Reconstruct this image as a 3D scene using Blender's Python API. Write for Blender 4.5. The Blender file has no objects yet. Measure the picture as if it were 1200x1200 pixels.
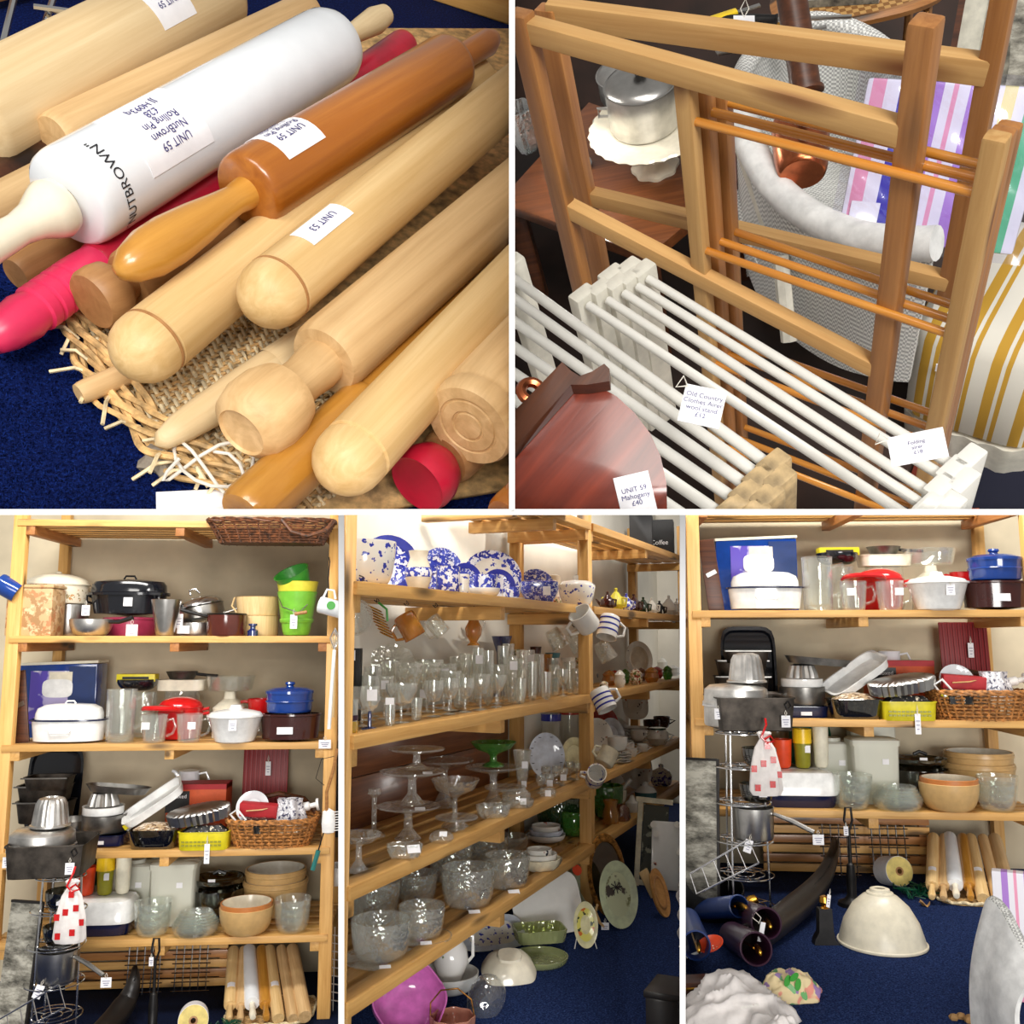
# Five views of one shop, built as five display bays around one camera; white partitions stand between the bays.
import bpy, bmesh, math, random
from math import sin, cos, pi, radians, tan, atan, atan2, sqrt
from mathutils import Vector, Matrix, Euler
random.seed(7)
sc = bpy.context.scene
COL = sc.collection
# ------------------------------------------------------------------ camera, world, lights, exposure
FP = 1100.0                                   # focal length in pixels of the 1200 px frame
PITCH = atan(150 / FP)
CAM = Vector((0, 0, 1.6))
cd = bpy.data.cameras.new('camera'); cam = bpy.data.objects.new('camera', cd); COL.objects.link(cam)
cd.sensor_width = 36; cd.lens = 36 * FP / 1200; cd.clip_start = .02
cam.location = CAM; cam.rotation_euler = (pi / 2 + PITCH, 0, 0); sc.camera = cam
wd = bpy.data.worlds.new('world'); sc.world = wd; wd.use_nodes = True
wd.node_tree.nodes['Background'].inputs[0].default_value = (1, .97, .93, 1)
wd.node_tree.nodes['Background'].inputs[1].default_value = .36
def area(name, loc, look, sx, sy, power, col=(1, .96, .9)):
    l = bpy.data.lights.new(name, 'AREA'); l.shape = 'RECTANGLE'; l.size = sx; l.size_y = sy; l.energy = power; l.color = col
    o = bpy.data.objects.new(name, l); COL.objects.link(o); o.location = loc
    o.rotation_euler = (Vector(look) - Vector(loc)).to_track_quat('-Z', 'Y').to_euler(); return o
area('high_front_fill', (-1.6, -6.5, 4.0), (0, 3, 1.3), 3.2, 2.2, 270)  # unseen fill lamp added high behind the camera
area('low_front_fill', (1.4, -7.0, 1.2), (0, 3.2, .9), 4.0, 2.2, 590, (1, .98, .95))  # second added fill behind the camera, stronger to lift the lower bays
area('overhead_bay_fill', (-1.55, 2.9, 3.1), (-1.5, 4.4, .9), 1.5, .35, 56)  # added lamp over the lower left bay, out of view above the deck
area('overhead_bay_fill', (-.1, 1.95, 2.8), (.35, 3.1, .7), .22, .4, 16)  # small added lamp brightening the lower middle bay
area('overhead_bay_fill', (.32, 3.85, 2.9), (.42, 3.6, .7), .3, .3, 13)  # another added lamp for the shaded right end of the lower middle bay
area('overhead_bay_fill', (1.55, 3.4, 3.1), (1.45, 3.9, .6), 1.5, .3, 44)  # added lamp over the lower right bay, hidden by the airer wall
sc.view_settings.view_transform = 'Standard'; sc.view_settings.look = 'None'
sc.view_settings.exposure = .02; sc.view_settings.gamma = 1; sc.view_settings.use_curve_mapping = False
sc.cycles.transparent_max_bounces = 40; sc.cycles.max_bounces = 8; sc.cycles.use_denoising = True
# ------------------------------------------------------------------ pixels to rays
F = Vector((0, cos(PITCH), sin(PITCH))); U = Vector((0, -sin(PITCH), cos(PITCH))); X = Vector((1, 0, 0))
Z = Vector((0, 0, 1))
def ray(px, py): return F + (px - 600) / FP * X - (py - 600) / FP * U
def pt(px, py, z): return CAM + z * ray(px, py)
def depth(P): return (P - CAM).dot(F)
def proj(P):
    d = P - CAM; z = d.dot(F); return 600 + FP * d.dot(X) / z, 600 - FP * d.dot(U) / z
def hit(px, py, O, n):
    r = ray(px, py); return CAM + r * ((O - CAM).dot(n) / r.dot(n))
def along(P, e, px=None, py=None):
    "point P + a e that projects to column px or row py"
    q = (X - (px - 600) / FP * F) if px is not None else (U + (py - 600) / FP * F)
    return P + e * (-(P - CAM).dot(q) / e.dot(q))
# ------------------------------------------------------------------ materials
def lin(c):
    return tuple(((x / 12.92) if x <= .04045 else ((x + .055) / 1.055) ** 2.4) for x in (v / 255 for v in c)) + (1,)
MATS = {}
def newmat(key):
    m = bpy.data.materials.new(key); m.use_nodes = True; MATS[key] = m
    nt = m.node_tree; return m, nt, nt.nodes['Principled BSDF'], nt.nodes.new, nt.links.new
def ramp(nt, stops):
    r = nt.nodes.new('ShaderNodeValToRGB'); e = r.color_ramp.elements
    while len(e) < len(stops): e.new(.5)
    for k, (p, c) in enumerate(stops): e[k].position = p; e[k].color = c if len(c) == 4 else lin(c)
    return r
def coords(nt, scale, rot=(0, 0, 0), kind='Object'):
    t = nt.nodes.new('ShaderNodeTexCoord'); mp = nt.nodes.new('ShaderNodeMapping')
    mp.inputs['Scale'].default_value = scale; mp.inputs['Rotation'].default_value = rot
    nt.links.new(t.outputs[kind], mp.inputs[0]); return mp.outputs[0]
def noise(nt, vec, scale, detail=4, rough=.55):
    n = nt.nodes.new('ShaderNodeTexNoise'); n.inputs['Scale'].default_value = scale; n.inputs['Detail'].default_value = detail
    n.inputs['Roughness'].default_value = rough; nt.links.new(vec, n.inputs['Vector']); return n
def bump(nt, bs, h, strength, dist=.002):
    b = nt.nodes.new('ShaderNodeBump'); b.inputs['Strength'].default_value = strength; b.inputs['Distance'].default_value = dist
    nt.links.new(h, b.inputs['Height']); nt.links.new(b.outputs[0], bs.inputs['Normal'])
def plain(key, c, rough=.45, metal=0, var=.06, ns=30, bmp=0, bs_scale=120, spec=.5, sheen=0, coat=0):
    m, nt, bs, nn, ln = newmat(key)
    v = coords(nt, (1, 1, 1)); n = noise(nt, v, ns)
    lo = tuple(max(0, x * (1 - var * 2)) for x in c); hi = tuple(min(255, x * (1 + var)) for x in c)
    r = ramp(nt, [(.3, lo), (.7, hi)]); ln(n.outputs[0], r.inputs[0]); ln(r.outputs[0], bs.inputs['Base Color'])
    bs.inputs['Roughness'].default_value = rough; bs.inputs['Metallic'].default_value = metal
    bs.inputs['Specular IOR Level'].default_value = spec; bs.inputs['Coat Weight'].default_value = coat; bs.inputs['Coat Roughness'].default_value = .08
    if sheen: bs.inputs['Sheen Weight'].default_value = sheen
    if bmp: n2 = noise(nt, v, bs_scale); bump(nt, bs, n2.outputs[0], bmp)
    return m
def wood(key, c1, c2, axis='x', rough=.5, grain=1.0, knots=True, coat=0, c3=None):
    m, nt, bs, nn, ln = newmat(key)
    a, b = 2.2, 46 * grain
    s = {'x': (a, b, b), 'y': (b, a, b), 'z': (b, b, a)}[axis]
    oi = nn('ShaderNodeObjectInfo'); ad = nn('ShaderNodeVectorMath'); ad.operation = 'MULTIPLY_ADD'
    t = nn('ShaderNodeTexCoord'); ln(t.outputs['Object'], ad.inputs[0]); ad.inputs[1].default_value = (1, 1, 1)
    sc_ = nn('ShaderNodeVectorMath'); sc_.operation = 'SCALE'; sc_.inputs[0].default_value = (3.1, 5.7, 2.3); ln(oi.outputs['Random'], sc_.inputs['Scale'])
    ln(sc_.outputs[0], ad.inputs[2])
    mp = nn('ShaderNodeMapping'); mp.inputs['Scale'].default_value = s; ln(ad.outputs[0], mp.inputs[0])
    n = noise(nt, mp.outputs[0], 1.6, 6, .62); n.inputs['Distortion'].default_value = .6
    r = ramp(nt, [(.3, c1), (.5, tuple((p + q) / 2 for p, q in zip(c1, c2))), (.72, c2)]); ln(n.outputs[0], r.inputs[0])
    out = r.outputs[0]
    if knots:
        mp2 = nn('ShaderNodeMapping'); s2 = {'x': (3, 11, 11), 'y': (11, 3, 11), 'z': (11, 11, 3)}[axis]
        mp2.inputs['Scale'].default_value = s2; ln(ad.outputs[0], mp2.inputs[0])
        vo = nn('ShaderNodeTexVoronoi'); vo.inputs['Scale'].default_value = 1; ln(mp2.outputs[0], vo.inputs['Vector'])
        kr = ramp(nt, [(.1, (0, 0, 0, 1)), (.24, (1, 1, 1, 1))]); ln(vo.outputs['Distance'], kr.inputs[0])
        mx = nn('ShaderNodeMix'); mx.data_type = 'RGBA'; ln(kr.outputs[0], mx.inputs[0])
        mx.inputs[6].default_value = lin(c3 or tuple(x * .5 for x in c1)); ln(out, mx.inputs[7]); out = mx.outputs[2]
    hs = nn('ShaderNodeHueSaturation'); mr = nn('ShaderNodeMapRange'); ln(oi.outputs['Random'], mr.inputs[0]); mr.inputs[3].default_value = .88; mr.inputs[4].default_value = 1.1
    ln(mr.outputs[0], hs.inputs['Value']); ln(out, hs.inputs['Color']); ln(hs.outputs[0], bs.inputs['Base Color'])
    bs.inputs['Roughness'].default_value = rough; bs.inputs['Coat Weight'].default_value = coat; bs.inputs['Coat Roughness'].default_value = .15
    bump(nt, bs, n.outputs[0], .25, .001); return m
def glass(key, tint=(245, 250, 248), edge=.75, base=.1, cut=0, rough=.03, body=0.0):
    "thin glass: see-through with a Fresnel sheen; cut = facet relief"
    m, nt, bs, nn, ln = newmat(key); out = nt.nodes['Material Output']; nt.nodes.remove(bs)
    tr = nn('ShaderNodeBsdfTransparent'); tr.inputs[0].default_value = lin(tint)
    gl = nn('ShaderNodeBsdfGlossy'); gl.inputs['Roughness'].default_value = rough; gl.inputs['Color'].default_value = (1, 1, 1, 1)
    lw = nn('ShaderNodeLayerWeight'); lw.inputs['Blend'].default_value = .35
    mr = nn('ShaderNodeMapRange'); ln(lw.outputs['Facing'], mr.inputs[0]); mr.inputs[3].default_value = base; mr.inputs[4].default_value = edge
    if cut:
        v = coords(nt, (1, 1, 1)); vo = nn('ShaderNodeTexVoronoi'); vo.inputs['Scale'].default_value = cut; ln(v, vo.inputs['Vector'])
        b = nn('ShaderNodeBump'); b.inputs['Strength'].default_value = .45; b.inputs['Distance'].default_value = .006
        ln(vo.outputs['Distance'], b.inputs['Height']); ln(b.outputs[0], gl.inputs['Normal']); ln(b.outputs[0], lw.inputs['Normal'])
    mx = nn('ShaderNodeMixShader'); ln(mr.outputs[0], mx.inputs[0]); ln(tr.outputs[0], mx.inputs[1]); ln(gl.outputs[0], mx.inputs[2])
    last = mx
    if body:
        df = nn('ShaderNodeBsdfDiffuse'); df.inputs[0].default_value = lin(tint); m2 = nn('ShaderNodeMixShader'); m2.inputs[0].default_value = body
        ln(mx.outputs[0], m2.inputs[1]); ln(df.outputs[0], m2.inputs[2]); last = m2
    ln(last.outputs[0], out.inputs[0]); return m
def blotch(key, c0, cols, scale=40, thr=.55, rough=.2, axes=(1, 1, 1), detail=2, coat=.3):
    "glazed ground with printed motifs: noise patches of the given colours"
    m, nt, bs, nn, ln = newmat(key); v = coords(nt, axes); cur = None
    for k, c in enumerate(cols):
        mp = nn('ShaderNodeMapping'); mp.inputs['Location'].default_value = (k * 7.3, k * 3.1, k * 5.7); ln(v, mp.inputs[0])
        n = noise(nt, mp.outputs[0], scale * (1 + .15 * k), detail); r = ramp(nt, [(thr, (0, 0, 0, 1)), (thr + .03, (1, 1, 1, 1))]); ln(n.outputs[0], r.inputs[0])
        mx = nn('ShaderNodeMix'); mx.data_type = 'RGBA'; ln(r.outputs[0], mx.inputs[0])
        if cur is None: mx.inputs[6].default_value = lin(c0)
        else: ln(cur, mx.inputs[6])
        mx.inputs[7].default_value = lin(c); cur = mx.outputs[2]
    ln(cur, bs.inputs['Base Color']); bs.inputs['Roughness'].default_value = rough; bs.inputs['Coat Weight'].default_value = coat; return m
def stripes(key, stops, scale, axis=0, rough=.5, wob=0):
    "flat printed stripes along one local axis; stops = [(position, colour)] over one period"
    m, nt, bs, nn, ln = newmat(key); v = coords(nt, (scale,) * 3); sp = nn('ShaderNodeSeparateXYZ'); ln(v, sp.inputs[0])
    fr = nn('ShaderNodeMath'); fr.operation = 'FRACT'; ln(sp.outputs[axis], fr.inputs[0])
    r = ramp(nt, stops); r.color_ramp.interpolation = 'CONSTANT'; ln(fr.outputs[0], r.inputs[0]); ln(r.outputs[0], bs.inputs['Base Color'])
    bs.inputs['Roughness'].default_value = rough; return m
def carpet(key, c1, c2, scale):
    m, nt, bs, nn, ln = newmat(key); v = coords(nt, (1, 1, 1)); n = noise(nt, v, scale, 3, .7)
    r = ramp(nt, [(.35, c1), (.55, tuple((a + b) / 2 for a, b in zip(c1, c2))), (.68, c2)]); ln(n.outputs[0], r.inputs[0]); ln(r.outputs[0], bs.inputs['Base Color'])
    bs.inputs['Roughness'].default_value = .95; bs.inputs['Specular IOR Level'].default_value = .1; bump(nt, bs, n.outputs[0], .8, .004); return m
wood('pine', (196, 144, 76), (222, 176, 106), 'x', .5); wood('pine_dark', (150, 92, 44), (186, 126, 66), 'x', .5)
wood('pine_red', (146, 94, 48), (184, 128, 72), 'x', .4, coat=.2); wood('pine_pale', (188, 142, 84), (212, 170, 110), 'x', .5, c3=(112, 62, 30)); wood('oak_dark', (58, 30, 16), (98, 54, 28), 'x', .4)
wood('beech', (206, 168, 108), (232, 200, 146), 'z', .5, 1.3, False); wood('beech_pale', (214, 184, 136), (236, 212, 168), 'z', .5, 1.3, False)
wood('beech_old', (188, 150, 100), (224, 190, 140), 'z', .55, 1.0, False); wood('amber_wood', (150, 82, 20), (186, 116, 40), 'z', .3, .9, False, .5)
wood('amber_light', (176, 118, 40), (206, 150, 66), 'z', .3, .9, False, .5); wood('brown_wood', (150, 104, 60), (184, 136, 86), 'z', .5, 1, False)
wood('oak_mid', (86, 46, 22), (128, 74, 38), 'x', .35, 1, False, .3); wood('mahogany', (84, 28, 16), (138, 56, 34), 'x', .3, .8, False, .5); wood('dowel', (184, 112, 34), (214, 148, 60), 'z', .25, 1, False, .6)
plain('white_paint', (226, 224, 216), .35, coat=.2, var=.015); plain('old_paint', (216, 212, 198), .5, var=.05)
plain('bare_post', (186, 160, 118), .6, var=.12, ns=60); plain('partition_white', (246, 246, 246), .6, var=.01); plain('wall_cream', (206, 192, 164), .85, var=.07, ns=2.2, bmp=.15, bs_scale=14)
plain('wall_white', (226, 220, 206), .85, var=.05, ns=2, bmp=.12, bs_scale=14); plain('dark', (26, 20, 18), .8); plain('dark_brown', (46, 28, 20), .7, var=.2, ns=6)
plain('ceramic_white', (236, 240, 244), .08, coat=.6, var=.01); plain('ceramic_cream', (240, 232, 210), .15, coat=.4, var=.03)
plain('paper', (244, 243, 246), .7, var=.02); plain('ink', (58, 56, 120), .8); plain('ink_black', (30, 30, 36), .8); plain('pink', (226, 52, 96), .35, var=.04); plain('red_pink', (186, 24, 54), .3)
plain('straw', (206, 168, 112), .7, var=.18, ns=90); plain('straw_pale', (226, 204, 164), .7, var=.15, ns=90); plain('string', (226, 220, 208), .8)
plain('chrome', (214, 214, 214), .18, 1, var=.02); plain('steel', (186, 184, 180), .28, 1, var=.05, ns=18); plain('alu', (206, 204, 200), .36, 1, var=.06, ns=22)
plain('tin_dark', (74, 68, 62), .5, .8, var=.2, ns=16, bmp=.1); plain('tin_grey', (128, 126, 122), .38, .9, var=.12, ns=20); plain('iron', (28, 26, 26), .45, .4, var=.2)
plain('brass', (204, 150, 58), .25, 1, var=.06); plain('copper', (190, 108, 70), .25, 1, var=.1); plain('dust', (140, 130, 116), .95, bmp=.6, bs_scale=200)
carpet('carpet_blue', (10, 20, 50), (50, 70, 118), 190); carpet('carpet_close', (4, 14, 58), (20, 48, 122), 420)
# ------------------------------------------------------------------ mesh builder
def R3(rot):
    if rot is None: return Matrix.Identity(3)
    if isinstance(rot, Matrix): return rot.to_3x3()
    if isinstance(rot, (int, float)): return Matrix.Rotation(rot, 3, 'Z')
    return Euler(tuple(radians(a) for a in rot)).to_matrix()
def zto(d, hint=None):
    "rotation that takes local z to direction d (local x towards hint)"
    d = Vector(d).normalized(); h = Vector(hint) if hint is not None else (Vector((0, 0, 1)) if abs(d.z) < .9 else Vector((1, 0, 0)))
    x = (h - d * h.dot(d)).normalized(); y = d.cross(x); return Matrix((x, y, d)).transposed()
def xto(d, up):
    d = Vector(d).normalized(); u = Vector(up); u = (u - d * u.dot(d)).normalized(); return Matrix((d, u.cross(d), u)).transposed()
class MB:
    def __init__(s): s.v = []; s.f = []
    def put(s, vs, fs, at=(0, 0, 0), rot=None, k=1):
        M = R3(rot); A = Vector(at); o = len(s.v)
        s.v += [(M @ Vector(p) + A) * k for p in vs]; s.f += [tuple(i + o for i in q) for q in fs]; return s
    def lathe(s, prof, n=28, sx=1, sy=1, p=2, flute=None, at=(0, 0, 0), rot=None, k=1, arc=None):
        vs = []; fs = []; rows = []
        for i, (r, z) in enumerate(prof):
            if r < 1e-7: rows.append([len(vs)]); vs.append((0, 0, z)); continue
            row = []
            for j in range(n):
                a = 2 * pi * j / n; c, d = cos(a), sin(a); q = 1
                if p != 2: q = (abs(c) ** p + abs(d) ** p) ** (-1 / p)
                if flute: q *= 1 + flute[1] * cos(flute[0] * a) * (flute[2](i / (len(prof) - 1)) if len(flute) > 2 else 1)
                row.append(len(vs)); vs.append((r * c * q * sx, r * d * q * sy, z))
            rows.append(row)
        for a, b in zip(rows, rows[1:]):
            if len(a) == 1 and len(b) == 1: continue
            for j in range(n):
                j2 = (j + 1) % n
                if len(a) == 1: fs.append((a[0], b[j2], b[j]))
                elif len(b) == 1: fs.append((a[j], a[j2], b[0]))
                else: fs.append((a[j], a[j2], b[j2], b[j]))
        return s.put(vs, fs, at, rot, k)
    def box(s, size, at=(0, 0, 0), rot=None, bev=0, k=1, taper=1):
        x, y, z = (a / 2 for a in size)
        vs = [(sx * x * (taper if sz < 0 else 1), sy * y * (taper if sz < 0 else 1), sz * z) for sz in (-1, 1) for sy in (-1, 1) for sx in (-1, 1)]
        fs = [(0, 2, 3, 1), (4, 5, 7, 6), (0, 1, 5, 4), (2, 6, 7, 3), (0, 4, 6, 2), (1, 3, 7, 5)]
        if bev:
            bm = bmesh.new(); bv = [bm.verts.new(v) for v in vs]
            for q in fs: bm.faces.new([bv[i] for i in q])
            bmesh.ops.bevel(bm, geom=bm.edges[:], offset=bev, segments=2, affect='EDGES', profile=.6)
            bm.verts.index_update(); vs = [v.co.copy() for v in bm.verts]; fs = [[v.index for v in q.verts] for q in bm.faces]; bm.free()
        return s.put(vs, fs, at, rot, k)
    def tube(s, pts, r, n=7, closed=False, k=1, at=(0, 0, 0), rot=None, flat=1):
        pts = [Vector(q) for q in pts]; m = len(pts); vs = []; fs = []; up = None
        rr = r if isinstance(r, (list, tuple)) else [r] * m
        for i, q in enumerate(pts):
            a = pts[(i - 1) % m] if (closed or i) else q; b = pts[(i + 1) % m] if (closed or i < m - 1) else q
            d = (b - a); d = d.normalized() if d.length > 1e-9 else Vector((0, 0, 1))
            if up is None: up = d.orthogonal().normalized() if abs(d.z) > .9 else (Z - d * d.z).normalized()
            up = up - d * up.dot(d); up = up.normalized() if up.length > 1e-6 else d.orthogonal().normalized()
            sd = d.cross(up)
            for j in range(n):
                t = 2 * pi * j / n; vs.append(q + (up * cos(t) * flat + sd * sin(t)) * rr[i])
        for i in range(m if closed else m - 1):
            for j in range(n):
                a0 = i * n + j; a1 = i * n + (j + 1) % n; i2 = ((i + 1) % m) * n
                fs.append((a0, a1, i2 + (j + 1) % n, i2 + j))
        if not closed: fs += [tuple(range(n - 1, -1, -1)), tuple((m - 1) * n + j for j in range(n))]
        return s.put(vs, fs, at, rot, k)
    def ring(s, r, t, n=24, tn=6, at=(0, 0, 0), rot=None, k=1, sx=1, sy=1):
        return s.tube([(r * sx * cos(2 * pi * i / n), r * sy * sin(2 * pi * i / n), 0) for i in range(n)], t, tn, True, k, at, rot)
    def sheet(s, fn, nu, nv, at=(0, 0, 0), rot=None, k=1, thick=0):
        vs = [Vector(fn(i / nu, j / nv)) for j in range(nv + 1) for i in range(nu + 1)]; w = nu + 1
        fs = [(j * w + i, j * w + i + 1, (j + 1) * w + i + 1, (j + 1) * w + i) for j in range(nv) for i in range(nu)]
        if thick:
            N = [Vector() for _ in vs]
            for q in fs:
                n_ = (vs[q[1]] - vs[q[0]]).cross(vs[q[3]] - vs[q[0]])
                for i in q: N[i] += n_
            o = len(vs); vs = vs + [v - N[i].normalized() * thick for i, v in enumerate(vs)]
            fs = fs + [tuple(o + i for i in reversed(q)) for q in fs]
            edge = [i for i in range(w)] + [j * w + nu for j in range(1, nv + 1)] + [nv * w + i for i in range(nu - 1, -1, -1)] + [j * w for j in range(nv - 1, 0, -1)]
            fs += [(edge[i], o + edge[i], o + edge[(i + 1) % len(edge)], edge[(i + 1) % len(edge)]) for i in range(len(edge))]
        return s.put(vs, fs, at, rot, k)
    def prism(s, poly, h, at=(0, 0, 0), rot=None, k=1):
        "polygon in local xy, thickness h along z"
        n = len(poly); vs = [(x, y, 0) for x, y in poly] + [(x, y, h) for x, y in poly]
        fs = [tuple(range(n - 1, -1, -1)), tuple(range(n, 2 * n))] + [(i, (i + 1) % n, n + (i + 1) % n, n + i) for i in range(n)]
        return s.put(vs, fs, at, rot, k)
    def mesh(s, name, mat, ang=38):
        me = bpy.data.meshes.new(name); me.from_pydata([tuple(v) for v in s.v], [], s.f); me.update()
        bm = bmesh.new(); bm.from_mesh(me); bmesh.ops.recalc_face_normals(bm, faces=bm.faces[:]); bm.to_mesh(me); bm.free()
        me.polygons.foreach_set('use_smooth', [True] * len(me.polygons)); me.set_sharp_from_angle(angle=radians(ang))
        me.materials.append(MATS[mat]); return me
PANEL = [None]                                    # bay being built; used to trim what meets a partition
def link(name, data, parent=None, loc=(0, 0, 0), rot=None):
    o = bpy.data.objects.new(name, data); COL.objects.link(o); o.parent = parent
    o.matrix_local = Matrix.Translation(Vector(loc)) @ R3(rot).to_4x4(); o['_bay'] = PANEL[0]; return o
def structure(name, mb, mat, label=None):
    o = link(name, mb.mesh(name, mat)); o['kind'] = 'structure'
    if label: o['label'] = label
    return o
TH = []
class Th:
    "one thing: an Empty at its base; coordinates of parts are in units of m metres"
    def __init__(s, name, label, cat, loc, m=1, rot=None, group=None, twin=False):
        s.m = m; s.o = link(name, None, None, loc, rot); s.o['label'] = label; s.o['category'] = cat; s.twin = twin
        if group: s.o['group'] = group
        TH.append(s)
    def add(s, name, mb, mat, par=None, label=None, ang=38):
        for i, v in enumerate(mb.v): mb.v[i] = v * s.m
        o = link(name, mb.mesh(name, mat, ang), par or s.o)
        if label: o['label'] = label
        return o
    def lathe(s, name, prof, mat, par=None, label=None, ang=38, **kw): return s.add(name, MB().lathe(prof, **kw), mat, par, label, ang)
    def box(s, name, size, mat, at=(0, 0, 0), rot=None, bev=0, par=None, label=None, taper=1): return s.add(name, MB().box(size, at, rot, bev, 1, taper), mat, par, label)
    def tube(s, name, pts, r, mat, par=None, label=None, **kw): return s.add(name, MB().tube(pts, r, **kw), mat, par, label)
    def local(s, name, mb, mat, frame, at, par=None):
        "a part with its own local axes (grain runs along its x)"
        for i, v in enumerate(mb.v): mb.v[i] = v * s.m
        return link(name, mb.mesh(name, mat), par or s.o, Vector(at) * s.m, frame)
    def tag(s, at, w=7, h=9, rot=(90, 0, 0), string=True, mat='paper'):
        mb = MB().box((w, h, .5), (0, -h / 2, 0)); o = s.add('price_tag', MB().put(mb.v, mb.f, at, rot), mat)
        M = R3(rot); A = Vector(at); l = MB()
        for k in range(3): l.box((w * (.7, .55, .4)[k], .5, .3), A + M @ Vector((0, -h * (.35 + .2 * k), .35)), rot)
        s.add('handwriting', l, 'ink', o)
        if string: s.add('string', MB().tube([A + M @ Vector(q) for q in ((0, -h * .08, .4), (w * .12, h * .2, .6), (0, h * .45, .3), (-w * .12, h * .2, .6), (0, -h * .08, .5))], .32, 5), 'string', o)
        return o
def text_mesh(txt, size, spacing=1):
    cu = bpy.data.curves.new('t', 'FONT'); cu.body = txt; cu.size = size; cu.align_x = 'CENTER'; cu.align_y = 'CENTER'; cu.space_line = spacing
    o = bpy.data.objects.new('t', cu); COL.objects.link(o); bpy.context.view_layer.update()
    me = bpy.data.meshes.new_from_object(o.evaluated_get(bpy.context.evaluated_depsgraph_get()))
    vs = [v.co.copy() for v in me.vertices]; fs = [tuple(q.vertices) for q in me.polygons]
    bpy.data.objects.remove(o); bpy.data.curves.remove(cu); bpy.data.meshes.remove(me); return vs, fs
def words(th, txt, size, at, rot, mat='ink', par=None, name='lettering', sx=1):
    vs, fs = text_mesh(txt, size); mb = MB().put([(v.x * sx, v.y, 0) for v in vs], fs, at, rot); return th.add(name, mb, mat, par)
def board(name, P, Q, w, t, up, mat, parent=None, bev=.003):
    "straight timber from P to Q, w across (along up), t thick; grain along its length"
    P = Vector(P); Q = Vector(Q); L = (Q - P).length
    return link(name, MB().box((L, t, w), bev=bev).mesh(name, mat), parent, (P + Q) / 2, xto(Q - P, up))
def rod(name, P, Q, r, mat, parent=None, n=12):
    P = Vector(P); Q = Vector(Q); L = (Q - P).length
    return link(name, MB().lathe([(0, 0), (r, 0), (r, L), (0, L)], n).mesh(name, mat), parent, P, zto(Q - P))
# profiles -----------------------------------------------------------
def bowlp(r, h, rf, t=1.2, e=1, n=8, foot=0):
    o = [(0, 0), (rf, 0)] + [(rf + (r - rf) * sin(i / n * pi / 2) ** e, foot + (h - foot) * (1 - cos(i / n * pi / 2))) for i in range(0 if foot else 1, n + 1)]
    i_ = [(max(0, q[0] - t), q[1] + (t if k < n * .7 else 0)) for k, q in enumerate(o[2:])][::-1]
    return o + [(r - t * .5, h + t * .3)] + i_ + [(0, i_[-1][1])]
def potp(r, h, t=1, rb=None, e=.12):
    rb = r if rb is None else rb; q = h * e
    return [(0, 0), (rb - q, 0), (rb - q * .3, q * .3), (rb, q), (r, h), (r + t * .4, h + t * .3), (r - t, h), (rb - t, q), (rb - q, t), (0, t)]
def lidp(r, h, k=.35, t=1):
    return [(0, 0), (r, 0), (r, t * 1.2), (r * .96, t * 1.6)] + [(r * .96 * cos(a), t * 1.6 + (h - t * 1.6) * sin(a)) for a in (.3, .6, .9, 1.2)] + [(0, h)]
def platep(r, d=3, t=1): return [(0, 0), (r * .55, 0), (r * .62, d * .35), (r, d), (r, d + t * .6), (r * .62, d * .35 + t), (r * .55, t), (0, t)]
def finish():
    pass
# ------------------------------------------------------------------ partitions between the bays
G = 3.3                                            # half thickness of a partition edge in pixels
def partition(name, a, b, z0, z1):
    "board in the plane through the camera and the pixel line a-b, from depth z0 to z1"
    ra, rb = ray(*a), ray(*b); n = ra.cross(rb).normalized(); t = G / FP * z0
    P = [CAM + z0 * ra, CAM + z0 * rb, CAM + z1 * rb, CAM + z1 * ra]; mb = MB()
    mb.put([q + n * t for q in P] + [q - n * t for q in P], [(0, 1, 2, 3), (7, 6, 5, 4), (0, 4, 5, 1), (1, 5, 6, 2), (2, 6, 7, 3), (3, 7, 4, 0)])
    return structure(name, mb, 'partition_white', 'thin white partition board between display bays')
partition('wall_deck_left', (-90, 600), (600, 600), .42, 1.45)
partition('wall_deck_right', (600, 600), (1290, 600), .42, 3.3)
partition('wall_upper_middle', (600, -90), (600, 600), .42, 3.3)
partition('wall_lower_left', (400, 600), (400, 1290), .95, 5.0)
partition('wall_lower_right', (800, 600), (800, 1290), .95, 5.0)
# ================================================================== upper left: rolling pins in a straw tray on blue carpet
PANEL[0] = 1
r0 = ray(300, 300).normalized(); up1 = (U - r0 * U.dot(r0)).normalized()
A1 = radians(36); N1 = (up1 * cos(A1) - r0 * sin(A1)).normalized()
O1 = pt(300, 380, .74)
def h1(px, py, h=0): return hit(px, py, O1 + N1 * h, N1)
ex1 = (X - N1 * X.dot(N1)).normalized(); ey1 = N1.cross(ex1); M1 = Matrix((ex1, ey1, N1)).transposed()
def l1(px, py, h=0): return M1.transposed() @ (h1(px, py, h) - O1)
q = [l1(-150, 690), l1(760, 690), l1(760, -10), l1(-150, -10)]
mb = MB(); mb.put([(a.x, a.y, 0) for a in q] + [(a.x, a.y, -.012) for a in q], [(0, 1, 2, 3), (7, 6, 5, 4), (0, 4, 5, 1), (1, 5, 6, 2), (2, 6, 7, 3), (3, 7, 4, 0)])
o = link('floor', mb.mesh('floor', 'carpet_close'), None, O1, M1); o['kind'] = 'structure'; o['label'] = 'deep blue speckled carpet under the rolling pins'
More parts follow.
